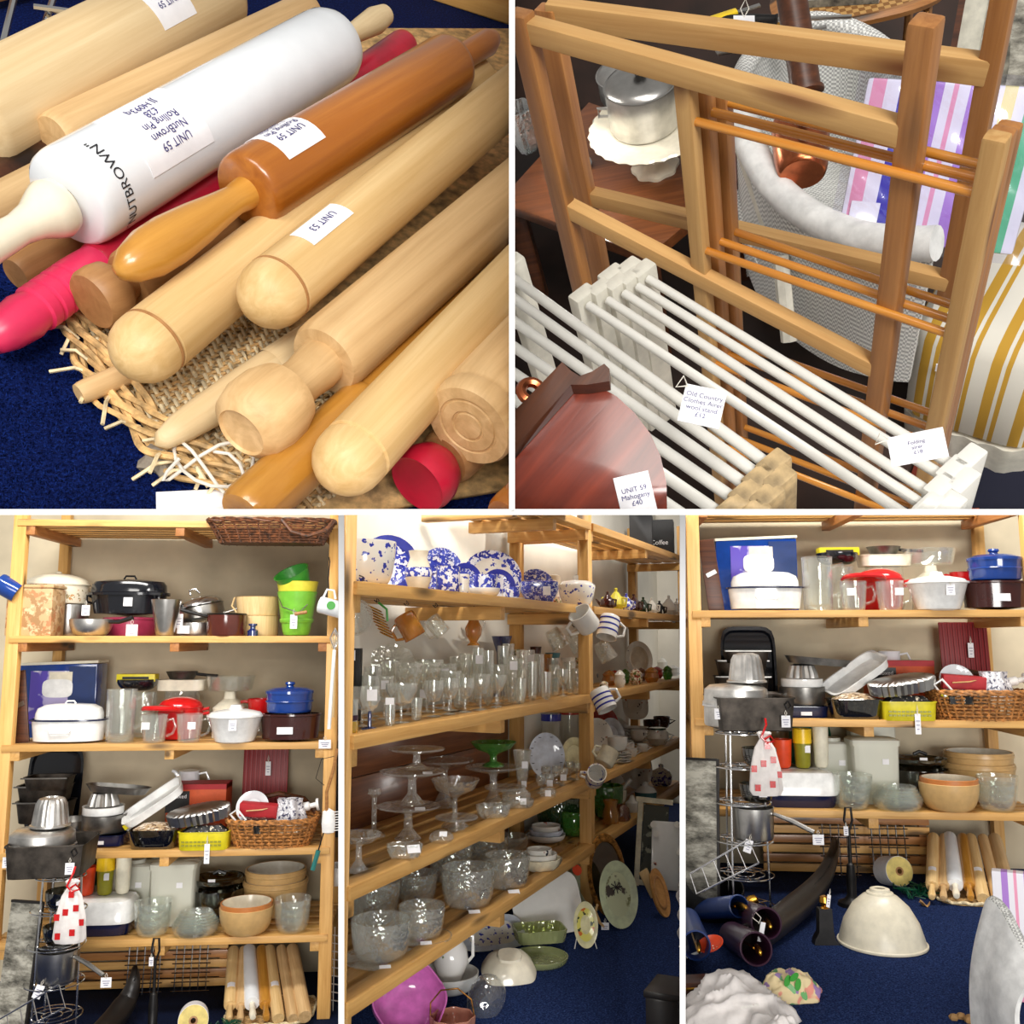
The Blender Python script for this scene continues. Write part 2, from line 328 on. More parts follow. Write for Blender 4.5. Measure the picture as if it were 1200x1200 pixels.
# pile of the carpet where it lies open
pm = MB(); rnd = random.Random(3)
for _ in range(9000):
    a = l1(rnd.uniform(-20, 330), rnd.uniform(330, 640))
    t = rnd.uniform(0, 6.3); h = rnd.uniform(.0012, .0032); w = .0012; d = Vector((cos(t), sin(t), 0))
    pm.put([a - d * w, a + d * w, a + Vector((-d.y, d.x, 0)) * w, a + d * rnd.uniform(-.003, .003) + Vector((0, 0, h))], [(0, 1, 3), (1, 2, 3), (2, 0, 3)])
o = link('carpet_pile', pm.mesh('carpet_pile', 'carpet_close'), None, O1, M1); o['kind'] = 'stuff'; o['label'] = 'short looped pile of the blue carpet by the tray'; o['category'] = 'carpet'
def wrap(R, s0, a0, us, vs_, turn=0):
    "map a flat label point (u along the axis, v around) onto a cylinder of radius R about z"
    a = a0 - vs_ / R; return (R * cos(a), R * sin(a), s0 + us)
def sticker(th, R, s0, a0, w, h, lines, size, par, turn=0, two=None):
    mb = MB(); mb.sheet(lambda u, v: wrap(R + .0006, s0, a0, (u - .5) * w, (v - .5) * h), 4, 10, thick=.0004)
    lb = th.add('price_label', mb, 'paper', par)
    vs, fs = text_mesh(lines, size); out = []
    for v in vs:
        x, y = v.x * cos(turn) - v.y * sin(turn), v.x * sin(turn) + v.y * cos(turn); out.append(wrap(R + .0012, s0, a0, x, y))
    th.add('handwriting', MB().put(out, fs), 'ink', lb)
def pin(name, label, near, far, h, rp, mat, parts, cat='rolling pin', h2=None, hint=None):
    """rolling pin whose barrel runs near -> far (pixels); rp = barrel radius in px at the near end;
    parts: [(part name, material, [(radius factor, metres along the axis)])]; lengths < 0 lie before the barrel"""
    A = h1(near[0], near[1], h); Bq = h1(far[0], far[1], h if h2 is None else h2); L = (Bq - A).length; R = rp * depth(A) / FP
    th = Th(name, label, cat, A, 1, zto(Bq - A, N1)); th.L = L; th.R = R; th.parts = {}
    for nm, mt, prof in parts:
        pr = [(a * R, (b(L) if callable(b) else b)) for a, b in prof]; th.parts[nm] = th.lathe(nm, pr, mt, n=40, ang=50)
    return th
full = lambda L: L
def dome(f0=.25): return [(0, -.5 * f0), (.3, -.47 * f0), (.55, -.4 * f0), (.75, -.3 * f0), (.9, -.17 * f0), (.98, 0)]
def domed(R, ring=True):
    k = R; d = [(0, -k * .95), (.3, -k * .9), (.55, -k * .76), (.75, -k * .58), (.9, -k * .36), (.98, -k * .1), (1, .004)]
    if ring: d += [(1, .006), (.93, .007), (.93, .0095), (1, .0105)]
    return d
def barrel(extra=[]): return [(0, 0), (.86, 0), (.96, .003), (1, .009)] + extra + [(1, lambda L: L - .009), (.96, lambda L: L - .003), (.86, full), (0, full)]
S = lambda px, py, h: depth(h1(px, py, h)) / FP
# 1 broad pale pin, top left
t = pin('rolling_pin', 'broad pale rolling pin with white price label behind the ceramic pin', (-45, 152), (252, -8), .06, 62, 'beech_pale', [('barrel', 'beech_pale', barrel())])
sticker(t, t.R, t.L * .68, radians(24), .05, .055, 'UNIT 59\nRolling Pin\n£9  FF488', .0085, t.parts['barrel'], pi)
# 2 slim beige pin
pin('rolling_pin', 'slim beige rolling pin tucked behind the white ceramic pin', (62, 160), (362, 12), .06, 27, 'beech_old', [('barrel', 'beech_old', barrel())])
# 3 white ceramic pin
t = pin('ceramic_rolling_pin', 'white ceramic rolling pin with cream handles and lettering', (78, 236), (392, 52), .085, 60, 'ceramic_white', [
    ('barrel', 'ceramic_white', [(.3, .004), (.3, 0), (.86, 0), (.95, .003), (.99, .009), (1, .016), (1, lambda L: L - .022), (.985, lambda L: L - .012), (.9, lambda L: L - .003), (.3, full), (0, full)]),
    ('near_handle', 'ceramic_cream', [(0, .003), (.24, .003), (.24, -.006), (.54, -.007), (.58, -.014), (.5, -.021), (.36, -.032), (.3, -.045), (.33, -.07), (.38, -.09), (.36, -.11), (.2, -.12), (0, -.122)]),
    ('far_handle', 'beech_pale', [(0, lambda L: L - .002), (.24, lambda L: L), (.22, lambda L: L + .02), (.3, lambda L: L + .05), (.36, lambda L: L + .075), (.28, lambda L: L + .095), (0, lambda L: L + .1)])])
sticker(t, t.R, .085, radians(24), .07, .062, 'UNIT 59\nNutBrown\nRolling Pin\n£28\nJJ H093q', .0086, t.parts['barrel'], pi)
vs, fs = text_mesh('"NUTBROWN"', .011)
t.add('lettering', MB().put([wrap(t.R + .0006, .024, radians(62), -v.y, v.x) for v in vs], fs), 'ink_black', t.parts['barrel'])
# 4 amber pin
t = pin('rolling_pin', 'amber varnished rolling pin with turned handle lying on top', (288, 226), (528, 76), .1, 46, 'amber_wood', [
    ('barrel', 'amber_wood', barrel()),
    ('near_handle', 'amber_light', [(0, .004), (.42, .002), (.4, -.006), (.36, -.014), (.42, -.03), (.53, -.055), (.6, -.08), (.58, -.1), (.42, -.118), (.2, -.127), (0, -.129)]),
    ('far_handle', 'amber_wood', [(0, lambda L: L - .002), (.4, lambda L: L), (.42, lambda L: L + .03), (.46, lambda L: L + .07), (.3, lambda L: L + .085), (0, lambda L: L + .088)])])
t.lathe('end_grain', [(.45, -.0004), (.84, -.0004), (.84, .001)], 'beech_old', t.parts['barrel'], n=40)
sticker(t, t.R, .05, radians(-22), .045, .06, 'UNIT 59\nRolling Pin\n1 handle\nFF4043', .0085, t.parts['barrel'], pi)
# pale grooved pins and others in front: (name label near far h r mat ring)
R9 = 44 * S(150, 420, .065)
t = pin('rolling_pin', 'pale rolling pin with domed end and one turned ring, above the peg', (170, 408), (558, 94), .065, 43, 'beech', [('barrel', 'beech', domed(R9) + [(1, full), (0, full)]), ('turned_ring', 'brown_wood', [(.97, .0065), (1.008, .007), (1.008, .0085), (.97, .009)])])
sticker(t, t.R, t.L * .9, radians(-20), .03, .026, '£3', .009, t.parts['barrel'], pi)
R11 = 43 * S(290, 360, .095)
t = pin('rolling_pin', 'honey rolling pin with rounded end bearing a small white label', (318, 345), (640, 78), .095, 42, 'beech', [('barrel', 'beech', domed(R11) + [(1, full), (0, full)]), ('turned_ring', 'brown_wood', [(.97, .0065), (1.008, .007), (1.008, .0085), (.97, .009)])])
sticker(t, t.R, .062, radians(-4), .05, .02, 'UNIT 53', .008, t.parts['barrel'], pi)
pin('rolling_pin', 'pale rolling pin with big turned knob and waisted neck', (378, 424), (660, 178), .075, 47, 'beech_old', [
    ('barrel', 'beech_old', [(.6, .0), (.9, .001), (.98, .006), (1, .014), (1, full), (0, full)]),
    ('neck', 'beech_old', [(.6, .002), (.62, -.008), (.56, -.022), (.58, -.034), (.7, -.04)]),
    ('knob', 'beech_old', [(.5, -.036), (.86, -.04), (1.0, -.052), (1.02, -.066), (.9, -.078), (.62, -.084), (.58, -.082), (0, -.08)])])
R14 = 46 * S(390, 560, .075)
pin('rolling_pin', 'light streaky rolling pin with domed end beside the red knob', (408, 540), (660, 268), .075, 44, 'beech', [('barrel', 'beech', domed(R14) + [(1, full), (0, full)])])
pin('rolling_pin', 'stout rolling pin with flat ringed end by the dark partition corner', (548, 500), (700, 330), .075, 57, 'beech_old', [
    ('barrel', 'beech_old', [(0, 0), (.3, 0), (.32, .0012), (.36, .0012), (.38, 0), (.6, 0), (.62, .0012), (.66, .0012), (.68, 0), (.93, 0), (.985, .003), (1, .007), (1, .014), (.965, .016), (.965, .019), (1, .021), (1, full), (0, full)])])
pin('rolling_pin', 'thin tapered pale handle poking out below the tray pins', (318, 432), (420, 365), .03, 24, 'beech_pale', [
    ('barrel', 'beech_pale', [(1, .0), (1, full), (0, full)]), ('handle', 'beech_pale', [(.96, .002), (.92, -.03), (.84, -.06), (.7, -.085), (.45, -.1), (0, -.106)])])
pin('rolling_pin', 'tan rolling pin with disc knob beneath the amber handle', (150, 330), (420, 180), .05, 37, 'brown_wood', [
    ('barrel', 'brown_wood', barrel()), ('knob', 'brown_wood', [(.5, .004), (.6, -.006), (.72, -.008), (.95, -.014), (1, -.022), (.97, -.03), (.88, -.033), (0, -.034)])])
pin('wooden_peg', 'short pale dowel end under the ringed rolling pin', (92, 462), (170, 428), .02, 14, 'beech_old', [('barrel', 'beech_old', barrel())], 'peg')
t = pin('rolling_pin', 'pink handled rolling pin with ribbed grip on the carpet', (112, 312), (475, 52), .04, 27, 'pink', [
    ('barrel', 'red_pink', barrel()),
    ('grip', 'pink', [(.9, .004)] + [(.96, -.01)] + [(a, -.024 - .011 * k + b) for k in range(4) for a, b in ((1.0, .003), (1.0, -.004), (.88, -.0055), (.88, -.007))] + [(.98, -.072), (.85, -.09), (.6, -.102), (0, -.108)])])
pin('rolling_pin', 'rolling pin with glossy red knob between pale domed pins', (520, 540), (700, 380), .035, 36, 'red_pink', [
    ('barrel', 'brown_wood', barrel()), ('knob', 'red_pink', [(.4, .004), (.9, -.006), (1.08, -.016), (1.1, -.024), (1, -.03), (.85, -.028), (0, -.032)])])
pin('rolling_pin', 'orange brown rolling pin end at the tray front beside the tag', (285, 604), (430, 470), .05, 36, 'amber_light', [('barrel', 'amber_light', barrel())])
pin('rolling_pin', 'thin amber rolling pin lying between the knobbed and streaky pins', (385, 508), (650, 262), .05, 22, 'amber_wood', [('barrel', 'amber_light', barrel())])
pin('rolling_pin', 'beige rolling pin end left of the cream handle', (-40, 262), (120, 178), .05, 26, 'beech_old', [('barrel', 'beech_old', barrel())])
pin('rolling_pin', 'dark stained rolling pin low behind the cream handle', (-40, 232), (180, 120), .035, 24, 'brown_wood', [('barrel', 'oak_dark', barrel())])
pin('rolling_pin', 'brown rolling pin end in shadow below the cream handle', (18, 322), (200, 222), .03, 22, 'brown_wood', [('barrel', 'brown_wood', barrel())])
pin('rolling_pin', 'orange varnished rolling pin end at the lower partition corner', (590, 606), (700, 500), .06, 26, 'amber_light', [('barrel', 'amber_wood', barrel())])
# straw tray with a broken rim
t = Th('straw_tray', 'woven straw tray with frayed broken rim under the rolling pins', 'tray', O1, 1, M1)
rim = [(28, 300), (62, 345), (84, 392), (108, 436), (140, 486), (180, 530), (224, 560), (284, 592), (340, 632)]
def rimpt(u, off=0, h=0):
    x = u * (len(rim) - 1); i = min(int(x), len(rim) - 2); w = x - i
    a, b = l1(*rim[i]), l1(*rim[i + 1]); p_ = a.lerp(b, w); d = (b - a).normalized(); n_ = Vector((-d.y, d.x, 0)); return p_ + n_ * off + Vector((0, 0, h))
a = rimpt(0); mb = MB(); pl = [rimpt(i / 24, .012) for i in range(25)] + [l1(700, 560), l1(700, 40), l1(300, 40)]
mb.prism([(v.x, v.y) for v in pl], .004, (0, 0, .003)); t.add('tray_base', mb, 'straw')
wf = MB()
for k in range(26):
    off = .012 + k * .0052; wf.tube([rimpt(i / 60, off, .009 + .0022 * (1 if (i + k) % 2 else -1)) for i in range(61)], .0017, 5)
t.add('weave', wf, 'straw_pale')
st = MB()
for i in range(75): u = (i + .5) / 75; st.tube([rimpt(u, .004, .008), rimpt(u, .05, .0085), rimpt(u, .15, .0085)], .0013, 5)
t.add('stakes', st, 'straw')
rm = MB(); rnd = random.Random(5)
for k in range(9):
    ph = k * 2.1; rm.tube([rimpt(i / 70, .004 + .003 * (k - 4) + .005 * sin(i * .33 + ph), .012 + .005 * cos(i * .33 + ph) + .002 * (k % 3)) for i in range(71)], .0021 + .0006 * (k % 2), 6)
t.add('braided_rim', rm, 'straw')
fr = MB()
for k in range(16):
    u = rnd.uniform(.3, .9); b = rimpt(u, 0, .012); e = rimpt(min(1, u + rnd.uniform(-.06, .08)), -rnd.uniform(.008, .03), rnd.uniform(.006, .02)); fr.tube([b, b.lerp(e, .5) + Vector((0, 0, .006)), e], .0014, 5)
t.add('frayed_ends', fr, 'straw_pale')
# price tag on a string, lint, crate boards and wire behind
t = Th('price_tag', 'white price tag on looped string at the tray corner', 'tag', h1(232, 585, .012), 1, M1)
t.box('card', (.042, .05, .001), 'paper', (0, -.018, 0), (0, 0, 14), .0004)
t.tube('string', [(.004 + .026 * sin(a * .9), .012 + .02 * cos(a * 1.3) + .006 * a / 6, .012 + .004 * sin(a * 2)) for a in [i * .45 for i in range(30)]], .0012, 'string')
t = Th('lint_clump', 'grey clump of lint lying on the blue carpet', 'lint', h1(190, 545, 0), 1, M1)
t.lathe('fluff', [(0, 0), (.012, .002), (.014, .007), (.009, .012), (0, .013)], 'dust', n=18, flute=(5, .25))
t = Th('crate', 'pine crate boards standing behind the rolling pins', 'crate', h1(90, 40, .0), 1, M1)
for k, (a, b, hh, mt) in enumerate([((-80, 30), (150, -30), .03, 'pine_red'), ((-80, 22), (150, -40), .075, 'pine'), ((-80, 12), (150, -52), .12, 'pine_red')]):
    Pa, Pb = l1(*a, 0), l1(*b, 0); base = l1(90, 40, 0)
    board('board', Pa - base + Vector((0, 0, hh)), Pb - base + Vector((0, 0, hh)), .04, .02, (0, 0, 1), mt, t.o)
Pa, Pb = l1(445, -22), l1(720, 68); base = l1(90, 40, 0)
t = Th('plank_box', 'plain plywood box side standing at the far end of pins', 'box', h1(580, 25, 0), 1, M1); base = l1(580, 25)
board('side', Pa - base + Vector((0, 0, .055)), Pb - base + Vector((0, 0, .055)), .11, .012, (0, 0, 1), 'pine', t.o)
board('side', Pb - base + Vector((0, 0, .055)), l1(720, 200) - base + Vector((0, 0, .055)), .11, .012, (0, 0, 1), 'pine_red', t.o)
t = Th('wire_rack', 'chrome wire rack end leaning on the crate boards', 'rack', h1(20, 70, .0), 1, M1); base = l1(20, 70)
for a, b, ha, hb in (((2, 58), (22, -25), .08, .09), ((45, 52), (70, -25), .08, .09), ((-30, 40), (30, 62), .085, .07), ((40, 8), (85, 14), .09, .09)):
    t.tube('wire', [l1(*a, ha) - base, l1(*b, hb) - base], .0028, 'chrome')
# back of the upper left bay
mb = MB(); mb.put([pt(-120, -120, 1.44), pt(620, -120, 1.44), pt(620, 600, 1.44), pt(-120, 600, 1.44)] + [pt(-120, -120, 1.47), pt(620, -120, 1.47), pt(620, 600, 1.47), pt(-120, 600, 1.47)], [(0, 1, 2, 3), (7, 6, 5, 4), (0, 4, 5, 1), (2, 6, 7, 3)])
structure('wall_back_pins', mb, 'dark_brown', 'dark brown board at the back of the pin bay')
# ================================================================== upper right: clothes airers, loom chair and table
PANEL[0] = 2
D2 = (ray(915, 1367)).normalized(); UP2 = -D2                     # the posts of this bay run towards that pixel
def hdir(a, b):
    "horizontal direction (in this bay's own level) seen along the pixel line a -> b"
    e = ray(*a).cross(ray(*b)).cross(D2).normalized(); q = pt(*a, 1.0)
    pa, pb = proj(q), proj(q + e * .01); return e if (pb[0] - pa[0]) * (b[0] - a[0]) > 0 else -e
def lvl(px, py, O): return hit(px, py, O, UP2)
# --- big pine clothes horse: two leaves hinged on the left
ch = Th('clothes_horse', 'large pine clothes horse standing open, two hinged plain leaves', 'clothes airer', (0, 0, 0))
e1 = -hdir((612, 44), (1075, 160)); rt1 = pt(1086, 22, .95)
n1 = e1.cross(UP2).normalized()
if n1.dot(F) < 0: n1 = -n1
lt1 = along(pt(1086, 150, .95), e1, px=614); lt1 = along(lt1, D2, py=14)
board('post', rt1, along(rt1, D2, py=680), .03, .026, e1, 'pine_red', ch.o, .005)
board('post', lt1, along(lt1, D2, py=420), .032, .022, e1, 'pine_red', ch.o)
for ya, yb, w in ((158, 32, .03), (434, 240, .027)):
    board('rail', along(rt1, D2, py=ya), along(lt1, D2, py=yb), w, .022, UP2, 'pine_pale', ch.o)
# rear leaf
lt2 = CAM + (along(lt1, D2, py=8) - CAM) * 1.06; lt2 = along(lt2, X, px=641)
e2 = hdir((645, 14), (1150, 82)); rt2 = along(along(lt2, D2, py=14), e2, px=1160); rt2 = CAM + (rt2 - CAM) * 1.12
board('post', lt2, along(lt2, D2, py=400), .032, .022, e2, 'pine_red', ch.o)
board('post', along(rt2, D2, py=-30), along(rt2, D2, py=352), .026, .022, e2, 'pine_red', ch.o)
for ya, yb, w in ((82, 14, .034), (330, 228, .026)):
    board('rail', along(rt2, D2, py=ya), along(lt2, D2, py=yb), w, .022, UP2, 'pine_pale', ch.o)
# --- smaller airer with round dowels, three leaves folded together
da = Th('dowel_airer', 'folded pine airer with varnished round dowels beside the loom chair', 'clothes airer', (0, 0, 0))
e3 = hdir((815, 141), (1165, 222)); base = pt(1168, 165, .98); n3 = e3.cross(UP2).normalized()
if n3.dot(F) < 0: n3 = -n3
lb3 = along(base, e3, px=803)
dl, dr = depth(lb3), depth(base)
for k in range(3):
    rt = pt(1169 + 7 * k, 158 - 6 * k, dr * (1 + .02 * k)); lt = pt(803 + 21 * k, 97 + 6 * k, dl * (1 + .02 * k))
    board('post', rt, along(rt, D2, py=640), .026, .02, e3, 'pine_pale' if k == 0 else 'pine_red', da.o, .005); board('post', lt, along(lt, D2, py=620), .024, .02, e3, 'pine_pale' if k == 0 else 'pine_red', da.o)
    for (xl, yl, xr, yr) in ((806, 140, 1158, 229), (822, 291, 1122, 394), (838, 424, 1092, 520), (850, 520, 1070, 612)):
        rod('dowel', along(lt, D2, py=yl - 11 * k), along(rt, D2, py=yr - 15 * k), .006, 'dowel', da.o)
# --- white airers lying low, seen on their top dowels
def white_airer(label, starts, ends, z, rr, tops_l, tops_r, mat_r, down, sz):
    th = Th('white_airer', label, 'clothes airer', (0, 0, 0), 1, None)
    O = pt(*ends[0], z)
    for a, b in zip(starts, ends):
        A, B_ = lvl(*a, O), lvl(*b, O); rod('dowel', A, B_, rr, 'white_paint', th.o)
    for lst, mt in ((tops_l, 'old_paint'), (tops_r, mat_r)):
        for (px, py) in lst:
            P = lvl(px, py, O - D2 * .012); e = hdir(starts[0], ends[0])
            s = sz; mb = MB().box((down, s * 1.0, s * .62), bev=s * .12)
            link('post', mb.mesh('post', mt), th.o, P + D2 * down / 2, xto(D2, e))
    return th
white_airer('folded white painted airer whose dowels run to white posts', [(690, 358), (713, 352), (732, 344), (748, 336), (760, 327)], [(1062, 604), (1088, 596), (1106, 588), (1118, 566), (1128, 552)], .93, .0058,
            [(682, 342), (703, 334), (722, 328), (738, 321), (752, 313), (716, 318), (736, 310)], [(1090, 590), (1112, 590), (1104, 566), (1128, 560), (1136, 534), (1118, 548)], 'white_paint', .3, .034)
white_airer('folded white airer with bare wooden post tops beside the mahogany shelf', [(596, 322), (596, 345), (596, 372), (596, 402), (596, 433), (596, 464)], [(905, 548), (893, 560), (882, 574), (868, 590), (850, 606), (832, 625)], .84, .0058,
            [(598, 305)], [(906, 540), (890, 556), (912, 558), (874, 574), (898, 578), (858, 592), (882, 598)], 'bare_post', .26, .03)
for (px, py, z, w, h, ang, lab, tx) in ((823, 476, .83, .034, .034, -12, 'white handwritten price card tied to the white airer dowels', 'Old Country\nClothes Airer\nwool stand\n£12'), (1075, 524, .86, .045, .028, 12, 'white price card lying over the white airer posts', 'Folding\nairer\n£18')):
    P = pt(px, py, z - .06); r_ = (P - CAM).normalized(); rt_ = (X - r_ * X.dot(r_)).normalized(); M = Matrix((rt_, (-r_).cross(rt_), -r_)).transposed() @ Matrix.Rotation(radians(ang), 3, 'Z') @ Matrix.Rotation(radians(-25), 3, 'X')
    th = Th('price_card', lab, 'tag', P, 1, M); c = th.box('card', (w, h, .0006), 'paper'); words(th, tx, h * .17, (0, 0, .0006), None, 'ink', c, 'handwriting')
    th.tube('string', [(-w * .45, h * .42, .001), (-w * .6, h * .6, .006), (-w * .72, h * .3, .004), (-w * .45, h * .42, .002)], .0007, 'string', c)
# --- mahogany half-round shelf in front
O = pt(690, 520, .70); fw = ray(690, 520).normalized(); nm = (-fw * .78 + UP2 * .6).normalized()
ax = (hit(668, 440, O, nm) - hit(600, 520, O, nm)).normalized(); M = Matrix((ax, nm.cross(ax), nm)).transposed()
th = Th('half_round_shelf', 'dark mahogany half-round wall shelf with moulded back rail', 'shelf', O, 1, M)
loc = lambda px, py: (M.transposed() @ (hit(px, py, O, nm) - O))
out = [(560, 570), (606, 514), (640, 474), (676, 450), (700, 452), (722, 464), (744, 484), (762, 508), (774, 534), (781, 566), (782, 604), (778, 640), (560, 640)]
pl = [loc(*q) for q in out]; th.add('board', MB().prism([(v.x, v.y) for v in pl], .012, (0, 0, -.012)), 'mahogany')
a, b = loc(598, 524), loc(664, 446); c = loc(714, 442); d = (b - a).normalized(); sd = Vector((-d.y, d.x, 0))
poly = [loc(560, 560), loc(600, 500), loc(662, 436), loc(672, 446), loc(682, 452), loc(696, 447), loc(710, 438), loc(716, 444), loc(716, 458), loc(690, 462), loc(672, 462), loc(604, 538), loc(560, 590)]
th.add('back_rail', MB().prism([(v.x, v.y) for v in poly], .02, (0, 0, .001)), 'oak_dark')
v = loc(624, 462); th.add('hanger', MB().ring(.008, .0042, 20, 8, (v.x, v.y, .006), (10, 20, 0)), 'copper')
v = loc(745, 582); cd_ = th.box('price_label', (.026, .034, .0006), 'paper', (v.x, v.y, .0008), (0, 0, degrees_ if False else -38)); words(th, 'UNIT 59\nMahogany\n£40', .0052, (v.x, v.y, .0016), (0, 0, -38), 'ink', cd_, 'handwriting')
# --- table with cake stand, pots and jar
tl = pt(745, 205, 2.35); TB = tl
def on(px, py): return lvl(px, py, TB)
M2 = Matrix(((X - UP2 * X.dot(UP2)).normalized(), UP2.cross((X - UP2 * X.dot(UP2)).normalized()), UP2)).transposed()
th = Th('side_table', 'dark brown wooden side table under the cake stand', 'table', on(740, 200), 1, M2)
L2 = lambda P, B_: M2.transposed() @ (P - B_)
c4 = [L2(on(*q), on(740, 200)) for q in ((585, 236), (760, 300), (890, 190), (690, 120))]
th.add('table_top', MB().prism([(v.x, v.y) for v in c4], .03, (0, 0, -.03)), 'oak_mid')
for v in c4: th.box('leg', (.05, .05, .7), 'oak_dark', (v.x * .9, v.y * .9, -.38))
s = 2.35 / FP
P = on(768, 196); th = Th('cake_stand', 'cream china cake stand with frilled rim on the brown table', 'cake stand', P, s, M2)
th.lathe('foot', [(0, 0), (27, 0), (27, 4), (14, 12), (9, 26), (9, 40), (13, 48)], 'ceramic_cream', n=48, flute=(8, .05))
th.lathe('plate', [(0, 46), (40, 46), (66, 52), (70, 56), (68, 58), (40, 51), (0, 51)], 'ceramic_cream', n=96, flute=(26, .015))
P2 = P + UP2 * 51 * s; th = Th('saucepan', 'aluminium saucepan with domed lid standing on the cake stand', 'saucepan', P2 + M2 @ Vector((-.01, .02, 0)), s, M2)
th.lathe('body', potp(40, 50, 2), 'alu', n=40); lid = th.lathe('lid', lidp(41, 12), 'steel', n=40, at=(0, 0, 51)); th.lathe('knob', [(0, 0), (5, 0), (4, 4), (8, 8), (8, 13), (0, 15)], 'iron', lid, at=(0, 0, 62)); th.tube('loop_handle', [(-40, 0, 30), (-50, 0, 32), (-50, 0, 22), (-40, 0, 20)], 2, 'alu')
P = on(676, 196); th = Th('glass_jar', 'tall ribbed pressed glass jar with steel rim on the table', 'jar', P, s, M2)
glass('jar_glass', (190, 200, 200), .7, .2, 90); th.lathe('jar', potp(14, 78, 1.5), 'jar_glass', n=24, flute=(12, .04)); th.lathe('rim', [(14, 76), (16, 76), (16, 84), (13, 84), (13, 76)], 'steel'); th.lathe('foot', [(0, 0), (19, 0), (19, 4), (14, 6), (0, 6)], 'steel')
P = on(620, 176); th = Th('glass_vase', 'clear cut glass vase at the table edge behind the posts', 'vase', P, s, M2); glass('cut_clear', (240, 245, 245), .9, .3, 120); th.lathe('vase', bowlp(18, 60, 9, 2), 'cut_clear', flute=(10, .06))
P = on(735, 92); th = Th('lidded_pan', 'wide aluminium lidded pan with black knob behind the rear rail', 'pan', P - UP2 * .05, s, M2)
th.lathe('body', potp(38, 32, 2), 'alu', n=36); l_ = th.lathe('lid', lidp(40, 12), 'alu', n=36, at=(0, 0, 32)); th.lathe('knob', [(0, 0), (5, 0), (5, 8), (7, 12), (0, 14)], 'iron', l_, at=(0, 0, 43))
for k, (px, py, c, ln_, an, lab) in enumerate(((822, 26, 'iron', .32, 10, 'long black knife handle lying across the tool pile'), (896, 30, 'brass', .26, -10, 'brass handled tool in the pile beside the tag'), (838, 60, 'steel', .24, 30, 'steel whisk lying below the tool pile'))):
    P = pt(px, py, 2.1); th = Th('kitchen_tool', lab, 'tool', P, 1, M2); th.lathe('handle', [(0, 0), (.011, .005), (.014, ln_ * .3), (.01, ln_ * .5), (.012, ln_ * .52), (0, ln_ * .53)], c, rot=(90, 0, 60 + an)); th.tube('shaft', [Vector((sin(radians(60 + an)), -cos(radians(60 + an)), 0)) * ln_ * w for w in (.5, .8, 1)], .005, 'steel')
plain('yellow_plastic', (236, 200, 40), .35)
P = pt(846, 20, 2.08); th = Th('yellow_peeler', 'small yellow plastic handled peeler in the tool pile', 'peeler', P, 1, M2); th.box('handle', (.07, .02, .014), 'yellow_plastic', (0, 0, 0), (0, 0, 10), .005); th.box('blade', (.05, .012, .003), 'steel', (.06, .01, 0), (0, 0, 10))
P = on(872, 48) + UP2 * .16; th = Th('price_card', 'white price card on looped string hanging by the tool pile', 'tag', pt(872, 24, 1.9), s); th.box('card', (20, .6, 26), 'paper', (0, 0, -8)); th.tube('string', [(0, 0, 3), (-3, 0, 12), (2, 0, 22), (5, 0, 12), (0, 0, 3)], .5, 'string')
# --- loom chair
plain('loom_white', (226, 226, 224), .6, var=.05); 
def loom(key, c1, c2, sc_):
    m, nt, bs, nn, ln = newmat(key); v = coords(nt, (sc_,) * 3); w = nn('ShaderNodeTexChecker'); w.inputs['Scale'].default_value = 1; ln(v, w.inputs[0]); w.inputs[1].default_value = lin(c1); w.inputs[2].default_value = lin(c2)
    ln(w.outputs[0], bs.inputs['Base Color']); bs.inputs['Roughness'].default_value = .6; bump(nt, bs, w.outputs['Fac'], .6, .004); return m
loom('loom_weave', (232, 232, 228), (170, 170, 168), 170)
CH = pt(985, 250, 1.95); th = Th('loom_chair', 'white woven loom armchair with rolled rim behind the airers', 'armchair', CH, 1, M2)
lc = lambda px, py, z: L2(pt(px, py, z), CH)
rimp = [lc(*q) for q in ((868, 120, 2.0), (868, 92, 2.06), (890, 55, 2.14), (925, 30, 2.2), (970, 26, 2.22), (1020, 45, 2.2), (1060, 80, 2.12), (1090, 130, 2.05))]
low = [v + Vector((0, .01, -.5)) for v in rimp]
def curve(pts, u):
    x = u * (len(pts) - 1); i = min(int(x), len(pts) - 2); t = x - i; b, c = pts[i], pts[i + 1]; a = pts[max(0, i - 1)]; d = pts[min(len(pts) - 1, i + 2)]
    return .5 * (2 * b + (c - a) * t + (2 * a - 5 * b + 4 * c - d) * t * t + (3 * b - a - 3 * c + d) * t ** 3)
th.add('back', MB().sheet(lambda u, v: curve(rimp, u).lerp(curve(low, u), v), 40, 12, thick=.012), 'loom_weave')
th.tube('rim', [curve(rimp, i / 40) for i in range(41)], .022, 'loom_weave', n=12)
arm = [lc(*q) for q in ((868, 118, 2.0), (880, 170, 1.92), (905, 215, 1.85), (945, 250, 1.78), (1000, 276, 1.7), (1060, 285, 1.62), (1098, 285, 1.58))]
arml = [v + Vector((.0, .02, -.36)) for v in arm]
th.add('arm_panel', MB().sheet(lambda u, v: curve(arm, u).lerp(curve(arml, u), v), 40, 12, thick=.012), 'loom_weave')
th.tube('arm_rim', [curve(arm, i / 40) for i in range(41)], .03, 'loom_white', n=14)
th.add('seat', MB().sheet(lambda u, v: curve(arml, u).lerp(curve(low, u), v) + Vector((0, 0, .12)), 12, 8, thick=.02), 'loom_weave')
for a, b in (((868, 165, 1.96), (905, 275, 1.96)), ((915, 300, 1.9), (925, 400, 1.95))): th.tube('leg', [lc(*a), lc(*b)], .017, 'old_paint')
